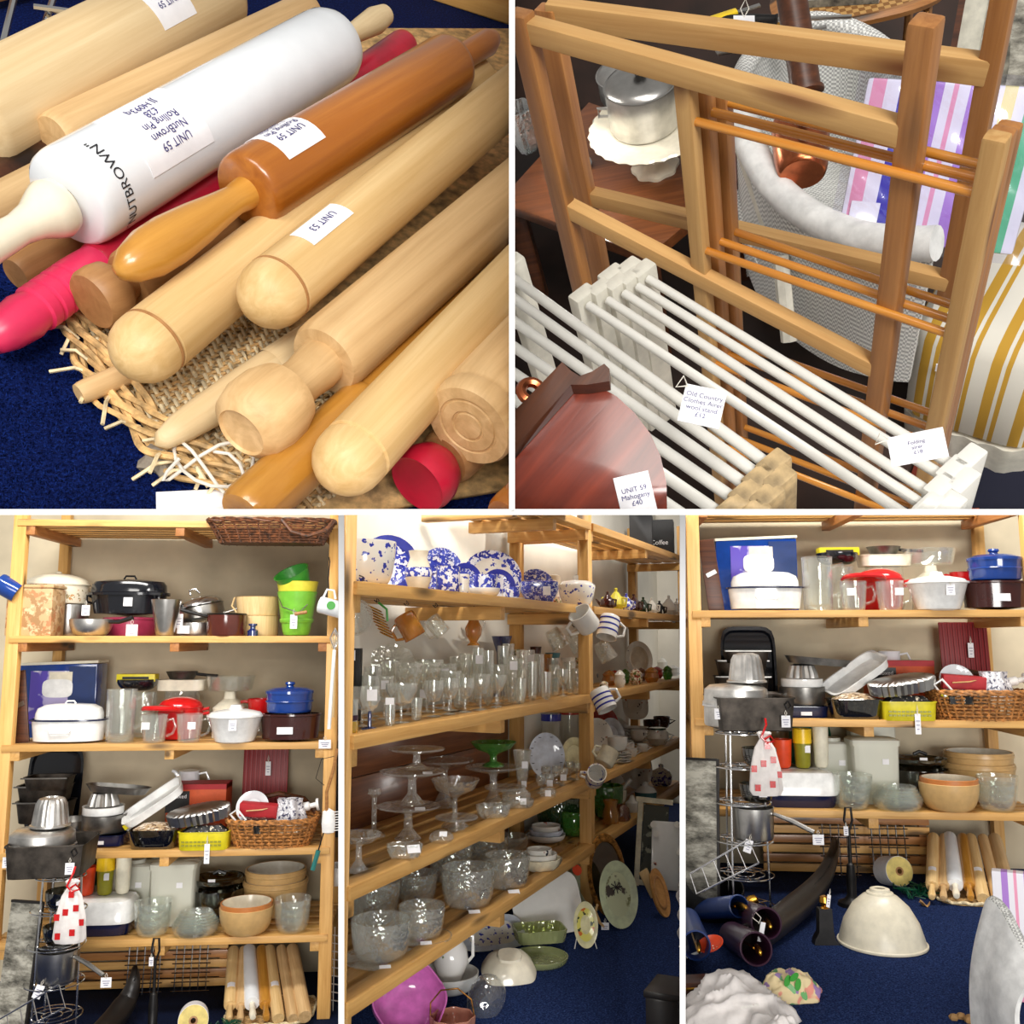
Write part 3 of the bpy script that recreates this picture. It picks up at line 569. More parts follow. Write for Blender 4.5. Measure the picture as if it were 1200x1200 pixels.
# bamboo pole, copper jug and striped bag in the chair
th = Th('bamboo_pole', 'dark ringed bamboo handle standing in the loom chair', 'pole', pt(958, 115, 1.6), 1)
pp = [L2(pt(*q), pt(958, 115, 1.6)) for q in ()]
a, b = pt(922, -40, 1.72), pt(945, 108, 1.72); o = rod('shaft', a - pt(958, 115, 1.6), b - pt(958, 115, 1.6), .027, 'oak_dark', th.o, 16)
for w in (.6, .66, .98): rod('ring', a.lerp(b, w) - pt(958, 115, 1.6), a.lerp(b, w + .03) - pt(958, 115, 1.6), .032, 'oak_dark', th.o, 16)
th = Th('copper_jug', 'polished copper jug lying in the loom chair behind dowels', 'jug', pt(940, 205, 1.8), 1, M2); th.lathe('body', bowlp(.055, .12, .04, .004), 'copper', rot=(-75, 30, 0)); th.lathe('collar', [(.04, .1), (.05, .12), (.045, .16), (.04, .16)], 'brass', rot=(-75, 30, 0))
W_, LV, BL, PK, GR, YE = (238, 236, 244), (178, 132, 214), (62, 62, 178), (238, 160, 190), (90, 190, 140), (240, 226, 150)
stripes('candy_stripes', [(0, W_), (.06, LV), (.16, W_), (.24, YE), (.31, W_), (.37, GR), (.44, W_), (.52, PK), (.6, W_), (.68, BL), (.78, W_), (.86, LV), (.92, W_), (.97, PK)], 3.4, 0, .25)
bg = pt(1130, 190, 1.66); fw = ray(1100, 190).normalized(); rx = (X * .96 + D2 * .1 - fw * X.dot(fw)).normalized(); Mb = Matrix((rx, fw, rx.cross(fw))).transposed()
th = Th('striped_bag', 'candy striped gift bag in clear wrap leaning in the loom chair', 'bag', pt(1102, 195, 1.66), 1, Mb)
th.box('front', (.3, .03, .27), 'candy_stripes', (0, 0, 0), None, .008); glass('cellophane', (250, 250, 255), .5, .06, 0, .12)
th.add('wrap', MB().sheet(lambda u, v: ((u - .5) * .33, -.022 - .006 * sin(u * 17 + v * 9) * sin(v * 13), (v - .5) * .3), 24, 20, thick=.0006), 'cellophane')
th.box('label', (.05, .002, .04), 'paper', (-.11, -.018, -.09)); 
# pictures and stool at the back, ottoman at the right
plain('print_paper', (206, 202, 186), .8, var=.06); plain('print_grey', (118, 114, 102), .9, var=.25, ns=40); 
def engrave():
    m, nt, bs, nn, ln = newmat('engraving'); v = coords(nt, (1, 1, 2.2), (.0, .6, .0)); n = noise(nt, v, 9, 9, .72); r = ramp(nt, [(.36, (70, 68, 60)), (.48, (140, 136, 124)), (.6, (196, 192, 178))]); ln(n.outputs[0], r.inputs[0]); ln(r.outputs[0], bs.inputs['Base Color']); bs.inputs['Roughness'].default_value = .7
engrave()
P = pt(1160, 80, 2.5); fw = ray(1160, 80).normalized(); rx = (X - fw * X.dot(fw)).normalized(); Mp = Matrix((rx, fw, rx.cross(fw))).transposed()
th = Th('framed_print', 'engraved print of a church in pale mount at the back', 'picture', P, 2.5 / FP, Mp)
th.box('mount', (120, 4, 190), 'print_paper', (20, 0, 0)); th.box('engraving', (86, 1.5, 150), 'engraving', (28, -2.4, 8)); th.box('frame', (7, 8, 196), 'oak_dark', (-43, 0, 0))
ch_ = MB(); [ch_.box((w, 1.2, h), (x, -3.4, -67 + h / 2)) for x, w, h in ((4, 16, 46), (16, 8, 70), (30, 22, 40), (48, 12, 58), (60, 20, 34))]; [ch_.prism([(x - w, 0), (x + w, 0), (x, h)], 1.2, (0, -2.8, z), (90, 0, 0)) for x, w, h, z in ((16, 4, 26, 3), (48, 6, 14, -9))]
th.add('church_drawing', ch_, 'print_grey')
th = Th('cane_stool', 'cane seated stool carrying books behind the loom chair', 'stool', pt(1005, 0, 2.75), 2.75 / FP, M2); loom('cane', (196, 152, 92), (140, 96, 50), 60)
th.lathe('seat_frame', [(66, 0), (74, 2), (76, 8), (70, 12), (60, 10)], 'pine_red', sx=1.3, sy=.8, p=3, n=40); th.lathe('cane_seat', [(0, 7), (66, 7), (66, 9), (0, 9)], 'cane', sx=1.3, sy=.8, p=3, n=40)
for x, y in ((-70, -36), (70, -36), (-70, 36), (70, 36)): th.tube('leg', [(x, y, 2), (x * 1.05, y * 1.05, -170)], 5, 'pine_red')
th = Th('book', 'thin grey and white book lying on the cane stool', 'book', pt(1005, 0, 2.75) + UP2 * .024, 2.75 / FP, M2); th.box('cover', (90, 44, 7), 'paper', (-20, 2, 4), (0, 0, -18)); th.box('spine', (90, 2, 8), 'print_grey', (-27, -19, 4), (0, 0, -18))
stripes('ticking', [(0, (218, 214, 202)), (.25, (190, 146, 46)), (.55, (218, 214, 202)), (.66, (190, 146, 46)), (.8, (218, 214, 202))], 15, 0, .8)
OT = lvl(1150, 430, pt(1150, 430, 1.75)); th = Th('ottoman', 'ottoman in mustard and white striped ticking at the partition end', 'ottoman', pt(1185, 380, 1.95), .7, M2 @ Matrix.Rotation(radians(-35), 3, 'Z'))
th.lathe('cushion', [(0, -.24), (.19, -.24), (.215, -.2), (.22, .0), (.215, .12), (.19, .16), (.14, .175), (0, .18)], 'ticking', sx=1, sy=1.3, p=5, n=48); th.box('label', (.03, .002, .03), 'paper', (-.1, -.292, .06))
th.lathe('skirt', [(.2, -.4), (.215, -.22), (.2, -.22), (.185, -.4)], 'old_paint', sx=1, sy=1.3, p=5, n=64, flute=(18, .02))
# floor, rug, back of the bay
def rug_mat():
    m, nt, bs, nn, ln = newmat('rug_kilim'); v = coords(nt, (1, 1, 1)); vo = nn('ShaderNodeTexVoronoi'); vo.distance = 'MANHATTAN'; vo.inputs['Scale'].default_value = 7; ln(v, vo.inputs['Vector'])
    r = ramp(nt, [(0, (24, 26, 44)), (.35, (120, 44, 26)), (.55, (28, 28, 40)), (.7, (168, 76, 40)), (.86, (150, 140, 110))]); r.color_ramp.interpolation = 'CONSTANT'; ln(vo.outputs['Color'], r.inputs[0]); ln(r.outputs[0], bs.inputs['Base Color']); bs.inputs['Roughness'].default_value = .95
rug_mat()
FL = pt(1150, 560, 2.05); c4 = [L2(hit(*q, FL, UP2), FL) for q in ((560, 640), (1290, 700), (1290, 150), (560, 120))]
o = link('floor', MB().prism([(v.x, v.y) for v in c4], .02, (0, 0, -.02)).mesh('floor', 'dark_brown'), None, FL, M2); o['kind'] = 'structure'; o['label'] = 'dark floor under the airers'
c4 = [L2(hit(*q, FL, UP2), FL) for q in ((1040, 640), (1260, 680), (1290, 430), (1120, 400))]
th = Th('kilim_rug', 'dark kilim rug with rust coloured motifs beneath the ottoman', 'rug', FL, 1, M2); th.add('rug', MB().prism([(v.x, v.y) for v in c4], .008, (0, 0, .001)), 'rug_kilim')
mb = MB(); cs = [(560, -120), (1320, -120), (1320, 640), (560, 640)]; mb.put([pt(*c, 3.24) for c in cs] + [pt(*c, 3.28) for c in cs], [(0, 1, 2, 3), (7, 6, 5, 4), (0, 4, 5, 1), (2, 6, 7, 3), (1, 5, 6, 2), (3, 7, 4, 0)])
structure('wall_back_airers', mb, 'dark_brown', 'dark brown wall behind the airers')
# ================================================================== lower left: pine shelving with kitchenware (its twin bay stands lower right)
PANEL[0] = 3
D3 = .56; PSI = radians(5)
M3 = Matrix.Rotation(PSI, 3, 'Z'); u3 = M3 @ X; v3 = M3 @ Vector((0, 1, 0))
B3 = pt(195, 750, 4.15); O3 = Vector((B3.x, B3.y, 0))
ZS = {k: along(B3, Z, py=y).z for k, y in dict(A=611, B=746, C=872, D=997, E=1101).items()}; ZS['F'] = 0
def spot(sh, px, fr, dz=0):
    P = O3 + v3 * (.05 + fr * (D3 - .1)) + Z * (ZS[sh] + dz); P = along(P, u3, px=px); return P, depth(P) / FP
BAY = ' in wicker topped bay'; BAY2 = ' in floor lampshade bay'
TWINS = []
def K(name, label, cat, sh, px, fr, dz=0, twin=True, rz=0, group=None):
    P, m = spot(sh, px, fr); th = Th(name, label + (BAY if twin else ''), cat, P + Z * dz * m, m, M3 @ Matrix.Rotation(radians(rz), 3, 'Z'), group)
    if twin: TWINS.append(th.o)
    return th
# colours
for k_, c_, r_ in (('black_enamel', (20, 22, 28), .12), ('white_enamel', (238, 238, 236), .15), ('navy', (18, 26, 62), .2), ('cream_enamel', (236, 228, 206), .25), ('lime', (120, 190, 60), .3), ('yellow_tin', (222, 212, 70), .35), ('leaf_green', (58, 150, 52), .3),
                   ('rose', (150, 46, 74), .3), ('brown_enamel', (84, 34, 24), .15), ('brown_glaze', (58, 20, 16), .15), ('blue_glaze', (26, 62, 138), .12), ('red_enamel', (198, 26, 28), .15), ('red_plastic', (140, 16, 22), .4), ('orange_plastic', (226, 74, 34), .35),
                   ('olive_plastic', (146, 142, 34), .35), ('yellow_cup', (232, 190, 20), .3), ('cream_plastic', (232, 226, 204), .4), ('white_plastic', (240, 240, 238), .35), ('orange_card', (206, 84, 34), .6), ('red_card', (178, 36, 44), .6), ('black_plastic', (18, 18, 20), .4),
                   ('cane_bowl', (202, 164, 108), .3), ('stone_in', (214, 210, 196), .2), ('bowl_cream', (236, 226, 204), .2), ('terracotta', (190, 118, 60), .4), ('green_plastic', (10, 78, 52), .4), ('leather', (34, 30, 28), .4), ('yellow_basket', (224, 208, 30), .4),
                   ('lamp_cream', (222, 214, 192), .3), ('purple', (52, 24, 44), .3), ('blue_plastic', (20, 48, 104), .35), ('cloth_white', (232, 226, 222), .9), ('teal_wrap', (40, 120, 116), .5), ('pale_lilac', (214, 204, 224), .4), ('brush_black', (16, 16, 18), .8)):
    plain(k_, c_, r_, var=.03, coat=.3 if r_ < .21 else 0)
glass('clear_glass', (250, 252, 250), .5, .04, 0, .03, .05); glass('smoke_glass', (150, 150, 140), .5, .1); glass('milky_plastic', (238, 238, 224), .3, .06, 0, .3, .72); glass('foil', (214, 208, 198), .7, .35, 60, .15, .5)
wood('tub_wood', (206, 172, 116), (232, 204, 152), 'z', .5, .8, False); wood('willow', (150, 100, 52), (196, 142, 82), 'x', .5, 1, False); plain('wicker_brown', (96, 56, 30), .5, var=.3, ns=60); plain('wicker_tan', (176, 118, 62), .5, var=.25, ns=60)
blotch('fruit_print', (200, 162, 116), [(184, 124, 80), (214, 186, 146), (164, 124, 80)], 18, .56, .5, (1, 1, 1), 5, 0); blotch('flower_band', (236, 226, 204), [(200, 150, 90), (150, 130, 80)], 46, .62, .3)
blotch('box_photo', (180, 170, 214), [(236, 238, 246), (90, 70, 180)], 9, .5, .35); blotch('willow_fine', (236, 238, 246), [(44, 52, 160)], 90, .52, .12); blotch('clear_bits', (200, 200, 206), [(60, 60, 90), (240, 240, 245)], 70, .55, .3); blotch('dark_bits', (22, 22, 24), [(60, 58, 54), (210, 200, 180)], 60, .62, .4)
blotch('floral_cloth', (226, 206, 160), [(226, 150, 130), (96, 150, 100), (150, 120, 170)], 16, .58, .8, (1, 1, 1), 2, 0); stripes('red_weave', [(0, (140, 16, 22)), (.7, (104, 10, 16))], 90, 0, .5)
# --- the shelving itself
SX0 = (along(O3 + Z * 1, u3, px=2) - O3).dot(u3); SX1 = (along(O3 + Z * 1, u3, px=386) - O3).dot(u3)
def shelving(origin, M, tall, label):
    th = Th('shelving_unit', label, 'shelving', origin, 1, M)
    for x in (SX0, SX1):
        for y in (.022, D3 - .022): board('post', (x, y, 0), (x, y, tall), .055 if y < .1 else .045, .045, (1, 0, 0), 'pine', th.o)
    for k in 'ABCDE':
        z = ZS[k]
        if z > tall: continue
        for i in range(6): y = .04 + (D3 - .08) * i / 5; board('slat', (SX0 - .01, y - .012 * (i == 0), z - .012), (SX1 + .01, y - .012 * (i == 0), z - .012), .03 if i == 0 else .022, .068, Z, 'pine', th.o)
        for x in (SX0 + .045, (SX0 + SX1) / 2, SX1 - .045): board('bearer', (x, .0, z - .045), (x, D3, z - .045), .042, .04, Z, 'pine_dark' if k in 'AB' else 'pine', th.o)
    return th
shelving(O3, M3, ZS['A'] + .3, 'tall pine slatted shelving unit topped by a dark wicker basket')
def wallbox(name, P, ax, ay, sx, sy, t, mat, label):
    "upright wall: corner P, horizontal dir ax, length sx, height sy"
    n = ax.cross(Z); mb = MB(); q = [P, P + ax * sx, P + ax * sx + Z * sy, P + Z * sy]
    mb.put(q + [a - n * t for a in q], [(0, 1, 2, 3), (7, 6, 5, 4), (0, 4, 5, 1), (1, 5, 6, 2), (2, 6, 7, 3), (3, 7, 4, 0)]); return structure(name, mb, mat, label)
wallbox('wall_back_left', O3 + v3 * (D3 + .03) - u3 * 1.3, u3, Z, 3.0, 3.4, .04, 'wall_cream', 'cream plaster wall behind the wicker topped shelving')
q = [O3 + u3 * a + v3 * b for a, b in ((-1.6, -2.2), (1.4, -2.2), (1.7, .7), (-1.6, .7))]
mb = MB().put([(v.x, v.y, 0) for v in q] + [(v.x, v.y, -.02) for v in q], [(0, 1, 2, 3), (7, 6, 5, 4), (0, 4, 5, 1), (1, 5, 6, 2), (2, 6, 7, 3), (3, 7, 4, 0)]); structure('floor', mb, 'carpet_blue', 'dark blue carpet before the wicker topped shelving')
# --- helpers for repeated shapes
def handle_arc(th, name, x, z, w, h, r, mat, y=0, par=None):
    return th.tube(name, [(x, y, z), (x + w * .7, y, z + h * .1), (x + w, y, z - h * .35), (x + w * .75, y, z - h * .8), (x, y, z - h)], r, mat, par)
def slab(th, name, w, d, h, mat, at=(0, 0, 0), t=1.4, p=6, rim=1.04, n=40, par=None, rot=None, r0=.92):
    "open rectangular tin/tray/dish"
    return th.lathe(name, [(0, 0), (r0, 0), (r0 + .03, .04 * h), (1, h), (rim, h), (rim, h + t * .5), (1 - t / w * 2, h + t * .3), (r0 - .02, t), (0, t)], mat, par, n=n, sx=w / 2, sy=d / 2, p=p, at=at, rot=rot)
def wicker(th, w, d, h, mat, rows=9, flare=.86, p=4, n=64, tr=1.5, rimr=2.6, name='weave', y0=0):
    "basket: stakes with wavy weavers and a thick rim; half sizes in px"
    def ring(q, z, ph, amp):
        out = []
        for j in range(n):
            a = 2 * pi * j / n; c, s_ = cos(a), sin(a); k = (abs(c) ** p + abs(s_) ** p) ** (-1 / p); f = q * (1 + amp * (1 if (j + ph) % 2 else -1)); out.append((w * c * k * f, d * s_ * k * f, z))
        return out
    th.lathe('basket_base', [(0, 0), (flare * .98, 0), (flare * .98, 1.5), (0, 1.5)], mat, n=48, sx=w, sy=d, p=p)
    mb = MB()
    for i in range(rows): f = flare + (1 - flare) * i / rows; mb.tube(ring(f, h * (i + .5) / rows, i, .022), tr * .95, 5, True)
    th.add(name, mb, mat)
    st = MB()
    for j in range(0, n, 2):
        a = 2 * pi * j / n; c, s_ = cos(a), sin(a); k = (abs(c) ** p + abs(s_) ** p) ** (-1 / p); st.tube([(w * c * k * flare, d * s_ * k * flare, 0), (w * c * k, d * s_ * k, h)], tr * .7, 5)
    th.add('stakes', st, mat)
    rm = MB()
    for ph in (0, 2.1, 4.2): rm.tube([(x * (1 + .02 * sin(j * .8 + ph)), y_ * (1 + .02 * sin(j * .8 + ph)), h + rimr * .7 * cos(j * .8 + ph)) for j, (x, y_, _) in enumerate(ring(1, 0, 0, 0))], rimr * .62, 6, True)
    th.add('rim', rm, mat)
# --- top shelf A
t = K('wicker_basket', 'dark brown wicker basket tray hanging over the top shelf edge', 'basket', 'A', 320, -.12, -26, False)
wicker(t, 72, 26, 26, 'wicker_brown', 9, .8, 4, 72); t.tube('handle', [(14, -26, 26), (26, -30, 12), (44, -31, 7), (64, -28, 14), (72, -20, 26)], 2.4, 'wicker_brown')
# --- shelf B
t = K('gift_canister', 'tan square canister printed with fruit on the upper shelf', 'canister', 'B', 40, .1, 0, False); t.box('body', (52, 40, 56), 'fruit_print', (0, 0, 28), None, 3); t.box('lid', (53, 41, 4), 'fruit_print', (0, 0, 58), None, 1.5)
t = K('chrome_tin', 'shiny round chrome cake tin under the cream tin', 'tin', 'B', 80, .55, 0, False); t.lathe('body', potp(21, 34, 1), 'steel', n=40); t.lathe('lid', [(22, 34), (22, 37), (0, 38)], 'steel', n=40)
t = K('cake_tin', 'cream round cake tin with flower band and lid', 'tin', 'B', 64, .55, 38, False); t.lathe('body', potp(34, 22, 1), 'flower_band', n=48); l = t.lathe('lid', lidp(36, 14), 'cream_enamel', n=48, at=(0, 0, 22)); t.lathe('knob', [(0, 0), (4, 0), (3, 2), (0, 3)], 'cream_enamel', l, at=(0, 0, 36))
t = K('casserole_pot', 'dusky rose enamel pot beneath the black roaster', 'pot', 'B', 153, .5, 0, False); t.lathe('body', potp(30, 20, 1.5), 'rose', n=40); t.lathe('lid', [(31, 20), (31, 22), (0, 24)], 'rose', n=40)
t = K('roasting_pan', 'black enamel oval roaster with domed lid', 'roasting pan', 'B', 149, .5, 24, False)
t.lathe('body', potp(1, 24, .03, .9), 'black_enamel', n=56, sx=43, sy=24); t.lathe('lid', [(1.05, 24), (1.05, 27), (.97, 28), (.95, 36), (.88, 40), (.6, 42), (0, 43)], 'black_enamel', n=56, sx=44, sy=25, p=2.4)
t.tube('lid_handle', [(-7, 0, 43), (-5, 0, 47), (5, 0, 47), (7, 0, 43)], 1.2, 'black_enamel'); t.tube('side_handle', [(-42, 0, 22), (-48, 0, 24), (-48, 0, 17), (-42, 0, 15)], 1.5, 'black_enamel'); t.box('price_label', (10, .5, 10), 'paper', (6, -23.5, 16)); t.tag((-41, -22, 12), 9, 12)
t = K('colander', 'small aluminium colander with black handle', 'colander', 'B', 106, .05, 0, False); t.lathe('bowl', bowlp(24, 20, 12, 1.2), 'alu', n=40); h = MB()
for i in range(24): a = i / 24 * 2 * pi; h.ring(.7, .35, 8, 4, (21.2 * cos(a), 21.2 * sin(a), 11), zto((cos(a), sin(a), -.4)))
t.add('holes', h, 'iron'); t.tube('handle', [(20, -6, 17), (34, -8, 17), (50, -10, 22)], [2, 2.6, 2.8], 'black_plastic'); t.tag((50, -11, 14), 13, 14)
t = K('steel_tumbler', 'tapered brushed steel tumbler', 'tumbler', 'B', 193, .02, 0, False); t.lathe('cup', potp(17, 43, 1, 11), 'steel', n=36)
t = K('steel_pan', 'low steel pan below the tilted lidded pan', 'pan', 'B', 230, .35, 0, False); t.lathe('body', potp(28, 16, 1.4), 'steel', n=40); t.box('side_label', (14, .4, 9), 'paper', (-8, -28.3, 8)); t.tag((-14, -28, 26), 10, 16)
t = K('frying_pan', 'tilted steel pan with lid and loop handle', 'pan', 'B', 236, .5, 20, False); t.lathe('body', potp(27, 14, 1.4), 'steel', n=40, rot=(0, -14, 0)); t.lathe('lid', lidp(28, 12), 'chrome', n=40, at=(-3.5, 0, 15), rot=(0, -14, 0)); t.tube('loop', [(-14, 0, 28), (-16, 0, 34), (-9, 0, 36), (-4, 0, 31)], 1.2, 'chrome'); t.tube('handle', [(26, 0, 8), (38, 0, 12), (44, 0, 16), (43, 0, 24)], 1.4, 'steel')
t = K('saucepan', 'brown enamel saucepan with black handle', 'saucepan', 'B', 265, .04, 0, False); t.lathe('body', potp(22, 26, 1.2), 'brown_enamel', n=40); t.lathe('rim', [(22, 25), (23, 26), (22, 27), (21, 26)], 'iron', n=40); t.tube('handle', [(-21, -4, 23), (-36, -10, 27), (-50, -14, 31)], [1.6, 2.4, 2.2], 'black_plastic')
t = K('wooden_tub', 'turned pale wooden tub, lower of two', 'tub', 'B', 303, .3, 0, False); t.lathe('tub', potp(22, 24, 2), 'tub_wood', n=36)
t = K('wooden_tub', 'turned pale wooden tub stacked on another tub', 'tub', 'B', 301, .3, 24, False); t.lathe('tub', potp(25, 22, 2, 23), 'tub_wood', n=36); t.tube('handle', [(-24, 0, 4), (-30, 0, 12), (-27, 0, 22)], 1.2, 'tub_wood')
t = K('ink_pot', 'tiny blue glass bottle before the wooden tubs', 'bottle', 'B', 296, .0, 0, False); glass('blue_glass', (20, 60, 150), .5, .2, 0, .05, .3); t.lathe('bottle', [(0, 0), (6, 0), (6, 7), (3, 9), (3, 12), (5, 13), (5, 15), (0, 15)], 'blue_glass')
t = K('bucket', 'lime green metal bucket with wooden grip', 'bucket', 'B', 347, .12, 0, False); t.lathe('pail', potp(23, 52, 1, 16), 'lime', n=40); t.lathe('hoop', [(18.5, 16), (19.2, 17), (19.6, 20), (19, 21)], 'lime', n=40); t.tube('bail', [(-22, -4, 48), (-14, -22, 34), (6, -25, 27), (22, -4, 48)], .7, 'steel'); t.lathe('grip', [(0, -7), (2, -7), (2, 7), (0, 7)], 'brown_wood', at=(8, -24.5, 27), rot=(0, 80, 0)); t.tag((0, -24, 25), 8, 16)
t = K('bucket', 'yellow metal bucket nested in the lime green one', 'bucket', 'B', 347, .12, 40, False); t.lathe('pail', potp(24, 24, 1, 20), 'yellow_tin', n=40)
t = K('bucket', 'leaf green bucket tipped into the yellow one', 'bucket', 'B', 346, .12, 60, False); t.lathe('pail', potp(21, 18, 1, 17), 'leaf_green', n=40, rot=(24, -22, 0))
t = K('mug', 'white mug with round green badge hanging by the post', 'mug', 'B', 386, -.28, 28, False); t.lathe('cup', potp(10, 27, 1.2), 'ceramic_white', rot=(0, 105, 0), at=(-14, 0, 10)); t.lathe('badge', [(0, 0), (5, 0), (5, .4), (0, .4)], 'leaf_green', at=(2, -10.2, 8), rot=(90, 0, 0)); t.tube('handle', [(-8, 0, 18), (-4, 0, 27), (4, 0, 26), (6, 0, 16)], 1.4, 'ceramic_white'); t.tube('hook', [(-2, 0, 26), (-3, 0, 40), (-2, 3, 60), (-4, 10, 66)], .7, 'iron')
t = K('mug', 'blue glazed mug hanging at the unit end', 'mug', 'B', 1, -.1, 50, False); t.lathe('cup', potp(12, 26, 1.2), 'blue_glaze', rot=(0, 120, 10), at=(-8, 0, 14))
# --- shelf C
t = K('mandolin_board', 'dark wooden slicing board leaning at the shelf end', 'board', 'C', 20, .1); t.box('board', (18, 3, 84), 'oak_dark', (0, 0, 42), (0, -7, 0), 1); t.box('blade', (12, 1, 5), 'steel', (0, -2, 44), (0, -27, 0))
t = K('appliance_box', 'blue cardboard box with picture of white cookware', 'box', 'C', 69, .75); t.box('carton', (90, 36, 84), 'navy_card' if False else 'blue_glaze', (0, 0, 42), None, 1); t.box('picture', (46, .6, 60), 'box_photo', (-6, -18.4, 46)); t.box('flap', (92, 37, 3), 'cream_plastic', (0, 0, 85), (0, -2, 0))
t.lathe('printed_pan', [(0, 0), (17, 0), (17, .4), (0, .4)], 'white_plastic', at=(2, -19, 56), rot=(90, 0, 0), sx=1, sy=.62, p=4); t.box('printed_bar', (26, .5, 26), 'cream_enamel', (5, -19, 62), None); t.box('printed_panel', (30, .5, 42), 'blue_plastic', (29, -18.6, 60))
t = K('roasting_pan', 'white enamel oval roaster with navy rim and domed lid', 'roasting pan', 'C', 80, .1)
t.lathe('body', potp(1, 26, .03, .93), 'white_enamel', n=56, sx=41, sy=24, p=2.6); t.lathe('rim', [(1, 25.5), (1.06, 26), (1.06, 27.5), (1, 28)], 'navy', n=56, sx=41, sy=24, p=2.6); t.lathe('lid', [(.97, 27), (.96, 34), (.9, 40), (.7, 44), (.4, 45), (0, 45.5)], 'white_enamel', n=56, sx=39, sy=23, p=2.6); t.tube('lid_handle', [(-6, 0, 45), (-4, 0, 48), (4, 0, 48), (6, 0, 45)], 1, 'white_enamel'); t.tube('side_handle', [(-14, -24, 16), (-12, -26, 13), (8, -26, 13), (10, -24, 16)], 1.2, 'white_enamel')
t = K('glass_jug', 'tall straight clear glass jug with handle', 'jug', 'C', 140, .08); t.lathe('jug', potp(17, 61, 1.6, 16), 'clear_glass', n=40); t.lathe('base_disc', [(0, 0), (15.5, 0), (15.5, 5), (0, 5)], 'clear_glass'); handle_arc(t, 'handle', 16, 50, 16, 34, 2.2, 'clear_glass')
t = K('glass_jar', 'clear glass storage jar behind the measuring jugs', 'jar', 'C', 166, .55); t.lathe('jar', potp(15, 52, 1.4), 'clear_glass', n=36)
t = K('black_bowl', 'black enamel bowl balanced on the glass jar', 'bowl', 'C', 158, .55, 54); t.lathe('bowl', bowlp(23, 13, 10, 1.2), 'black_enamel', n=40)
t = K('yellow_carton', 'small yellow carton lying in the black bowl', 'carton', 'C', 158, .55, 64); t.box('carton', (44, 18, 9), 'yellow_basket', (0, 0, 5), None, .8); t.box('print', (30, .4, 3), 'black_plastic', (0, -9.3, 5))
for i, px in enumerate((180, 221)):
    t = K('measuring_jug', 'glass measuring jug with price label beside %s' % ('the tall glass jug', 'the white casserole')[i], 'measuring jug', 'C', px, -.02); t.lathe('jug', potp(15, 33, 1.3, 12.5), 'clear_glass', n=36); handle_arc(t, 'handle', 14, 26, 10, 18, 1.5, 'clear_glass'); t.box('price_label', (9, .4, 8), 'paper', ((-6, 6)[i], -14.6, 21))
t = K('red_casserole', 'red enamel casserole behind the measuring jugs', 'casserole', 'C', 210, .38); t.lathe('body', potp(26, 36, 1.6, 23), 'red_enamel', n=40); t.lathe('lid', lidp(26, 13), 'red_enamel', n=40, at=(0, 0, 36)); t.tube('side_handle', [(24, 0, 33), (33, 0, 35), (33, 0, 30), (24, 0, 28)], 2, 'red_enamel')
t = K('red_lid', 'flat red enamel lid resting on the measuring jug', 'skillet', 'C', 189, .12, 34); t.lathe('pan', [(0, 0), (24, 0), (25, 2), (23, 5), (12, 7), (0, 7.5)], 'red_enamel', n=40, rot=(-8, 2, 0))  # loose red enamel lid laid over the jug, built as a flat disc
t = K('baking_dish', 'cream rectangular baking dish above the red casserole', 'dish', 'C', 211, .7, 52); slab(t, 'dish', 56, 30, 12, 'cream_enamel'); t.lathe('stand', [(0, -52), (20, -52), (20, 0), (0, 0)], 'clear_glass')
t = K('milk_pan', 'little steel frying pan lying on the cream dish', 'pan', 'C', 210, .7, 65); t.lathe('pan', potp(18, 9, 1, 14), 'tin_grey', n=36); t.tube('handle', [(17, 0, 6), (28, -2, 5), (42, -4, 4)], 1.8, 'black_plastic')
t = K('kitchen_scale', 'cream kitchen scale with clear plastic bowl', 'scale', 'C', 268, .55); t.lathe('base', [(0, 0), (18, 0), (18, 34), (12, 40), (7, 44), (6, 52), (0, 52)], 'cream_plastic', p=4, n=32); t.lathe('bowl', potp(28, 17, 1.2, 25), 'clear_glass', n=44, at=(0, 0, 53)); t.lathe('dial', [(0, 0), (11, 0), (11, 1), (0, 1)], 'white_plastic', at=(0, -18, 22), rot=(90, 0, 0))
t = K('white_casserole', 'white lidded casserole with price tag', 'casserole', 'C', 275, .0); t.lathe('body', potp(31, 30, 1.6, 24, .2), 'white_enamel', n=48); t.lathe('rim', [(30, 29), (33, 30), (33, 32), (30, 32)], 'white_enamel', n=48); l = t.lathe('lid', [(31, 32), (28, 35), (14, 38), (0, 39)], 'white_enamel', n=48); t.lathe('knob', [(0, 0), (9, 0), (7, 2), (6, 5), (0, 6)], 'white_enamel', l, at=(0, 0, 38)); t.tag((3, -31, 28), 9, 12)
t = K('red_saucepan', 'small red enamel pan peeping behind the white casserole', 'pan', 'C', 303, .5, 22); t.lathe('body', potp(14, 22, 1.2, 12), 'red_enamel', n=36); t.tube('handle', [(-12, 0, 18), (-18, 0, 19), (-22, 0, 18)], 1.8, 'red_enamel'); t.lathe('stand', [(0, -22), (11, -22), (11, 0), (0, 0)], 'clear_glass')
t = K('brown_crock', 'dark brown oval glazed dish with white label', 'dish', 'C', 340, .06); t.lathe('body', potp(1, 30, .04, .94), 'brown_glaze', n=72, sx=34, sy=24, flute=(36, .008)); t.lathe('rim', [(.98, 29), (1.04, 30), (1.04, 32), (.96, 32)], 'brown_glaze', n=56, sx=34, sy=24); t.box('price_label', (18, .5, 8), 'paper', (-3, -24, 14))
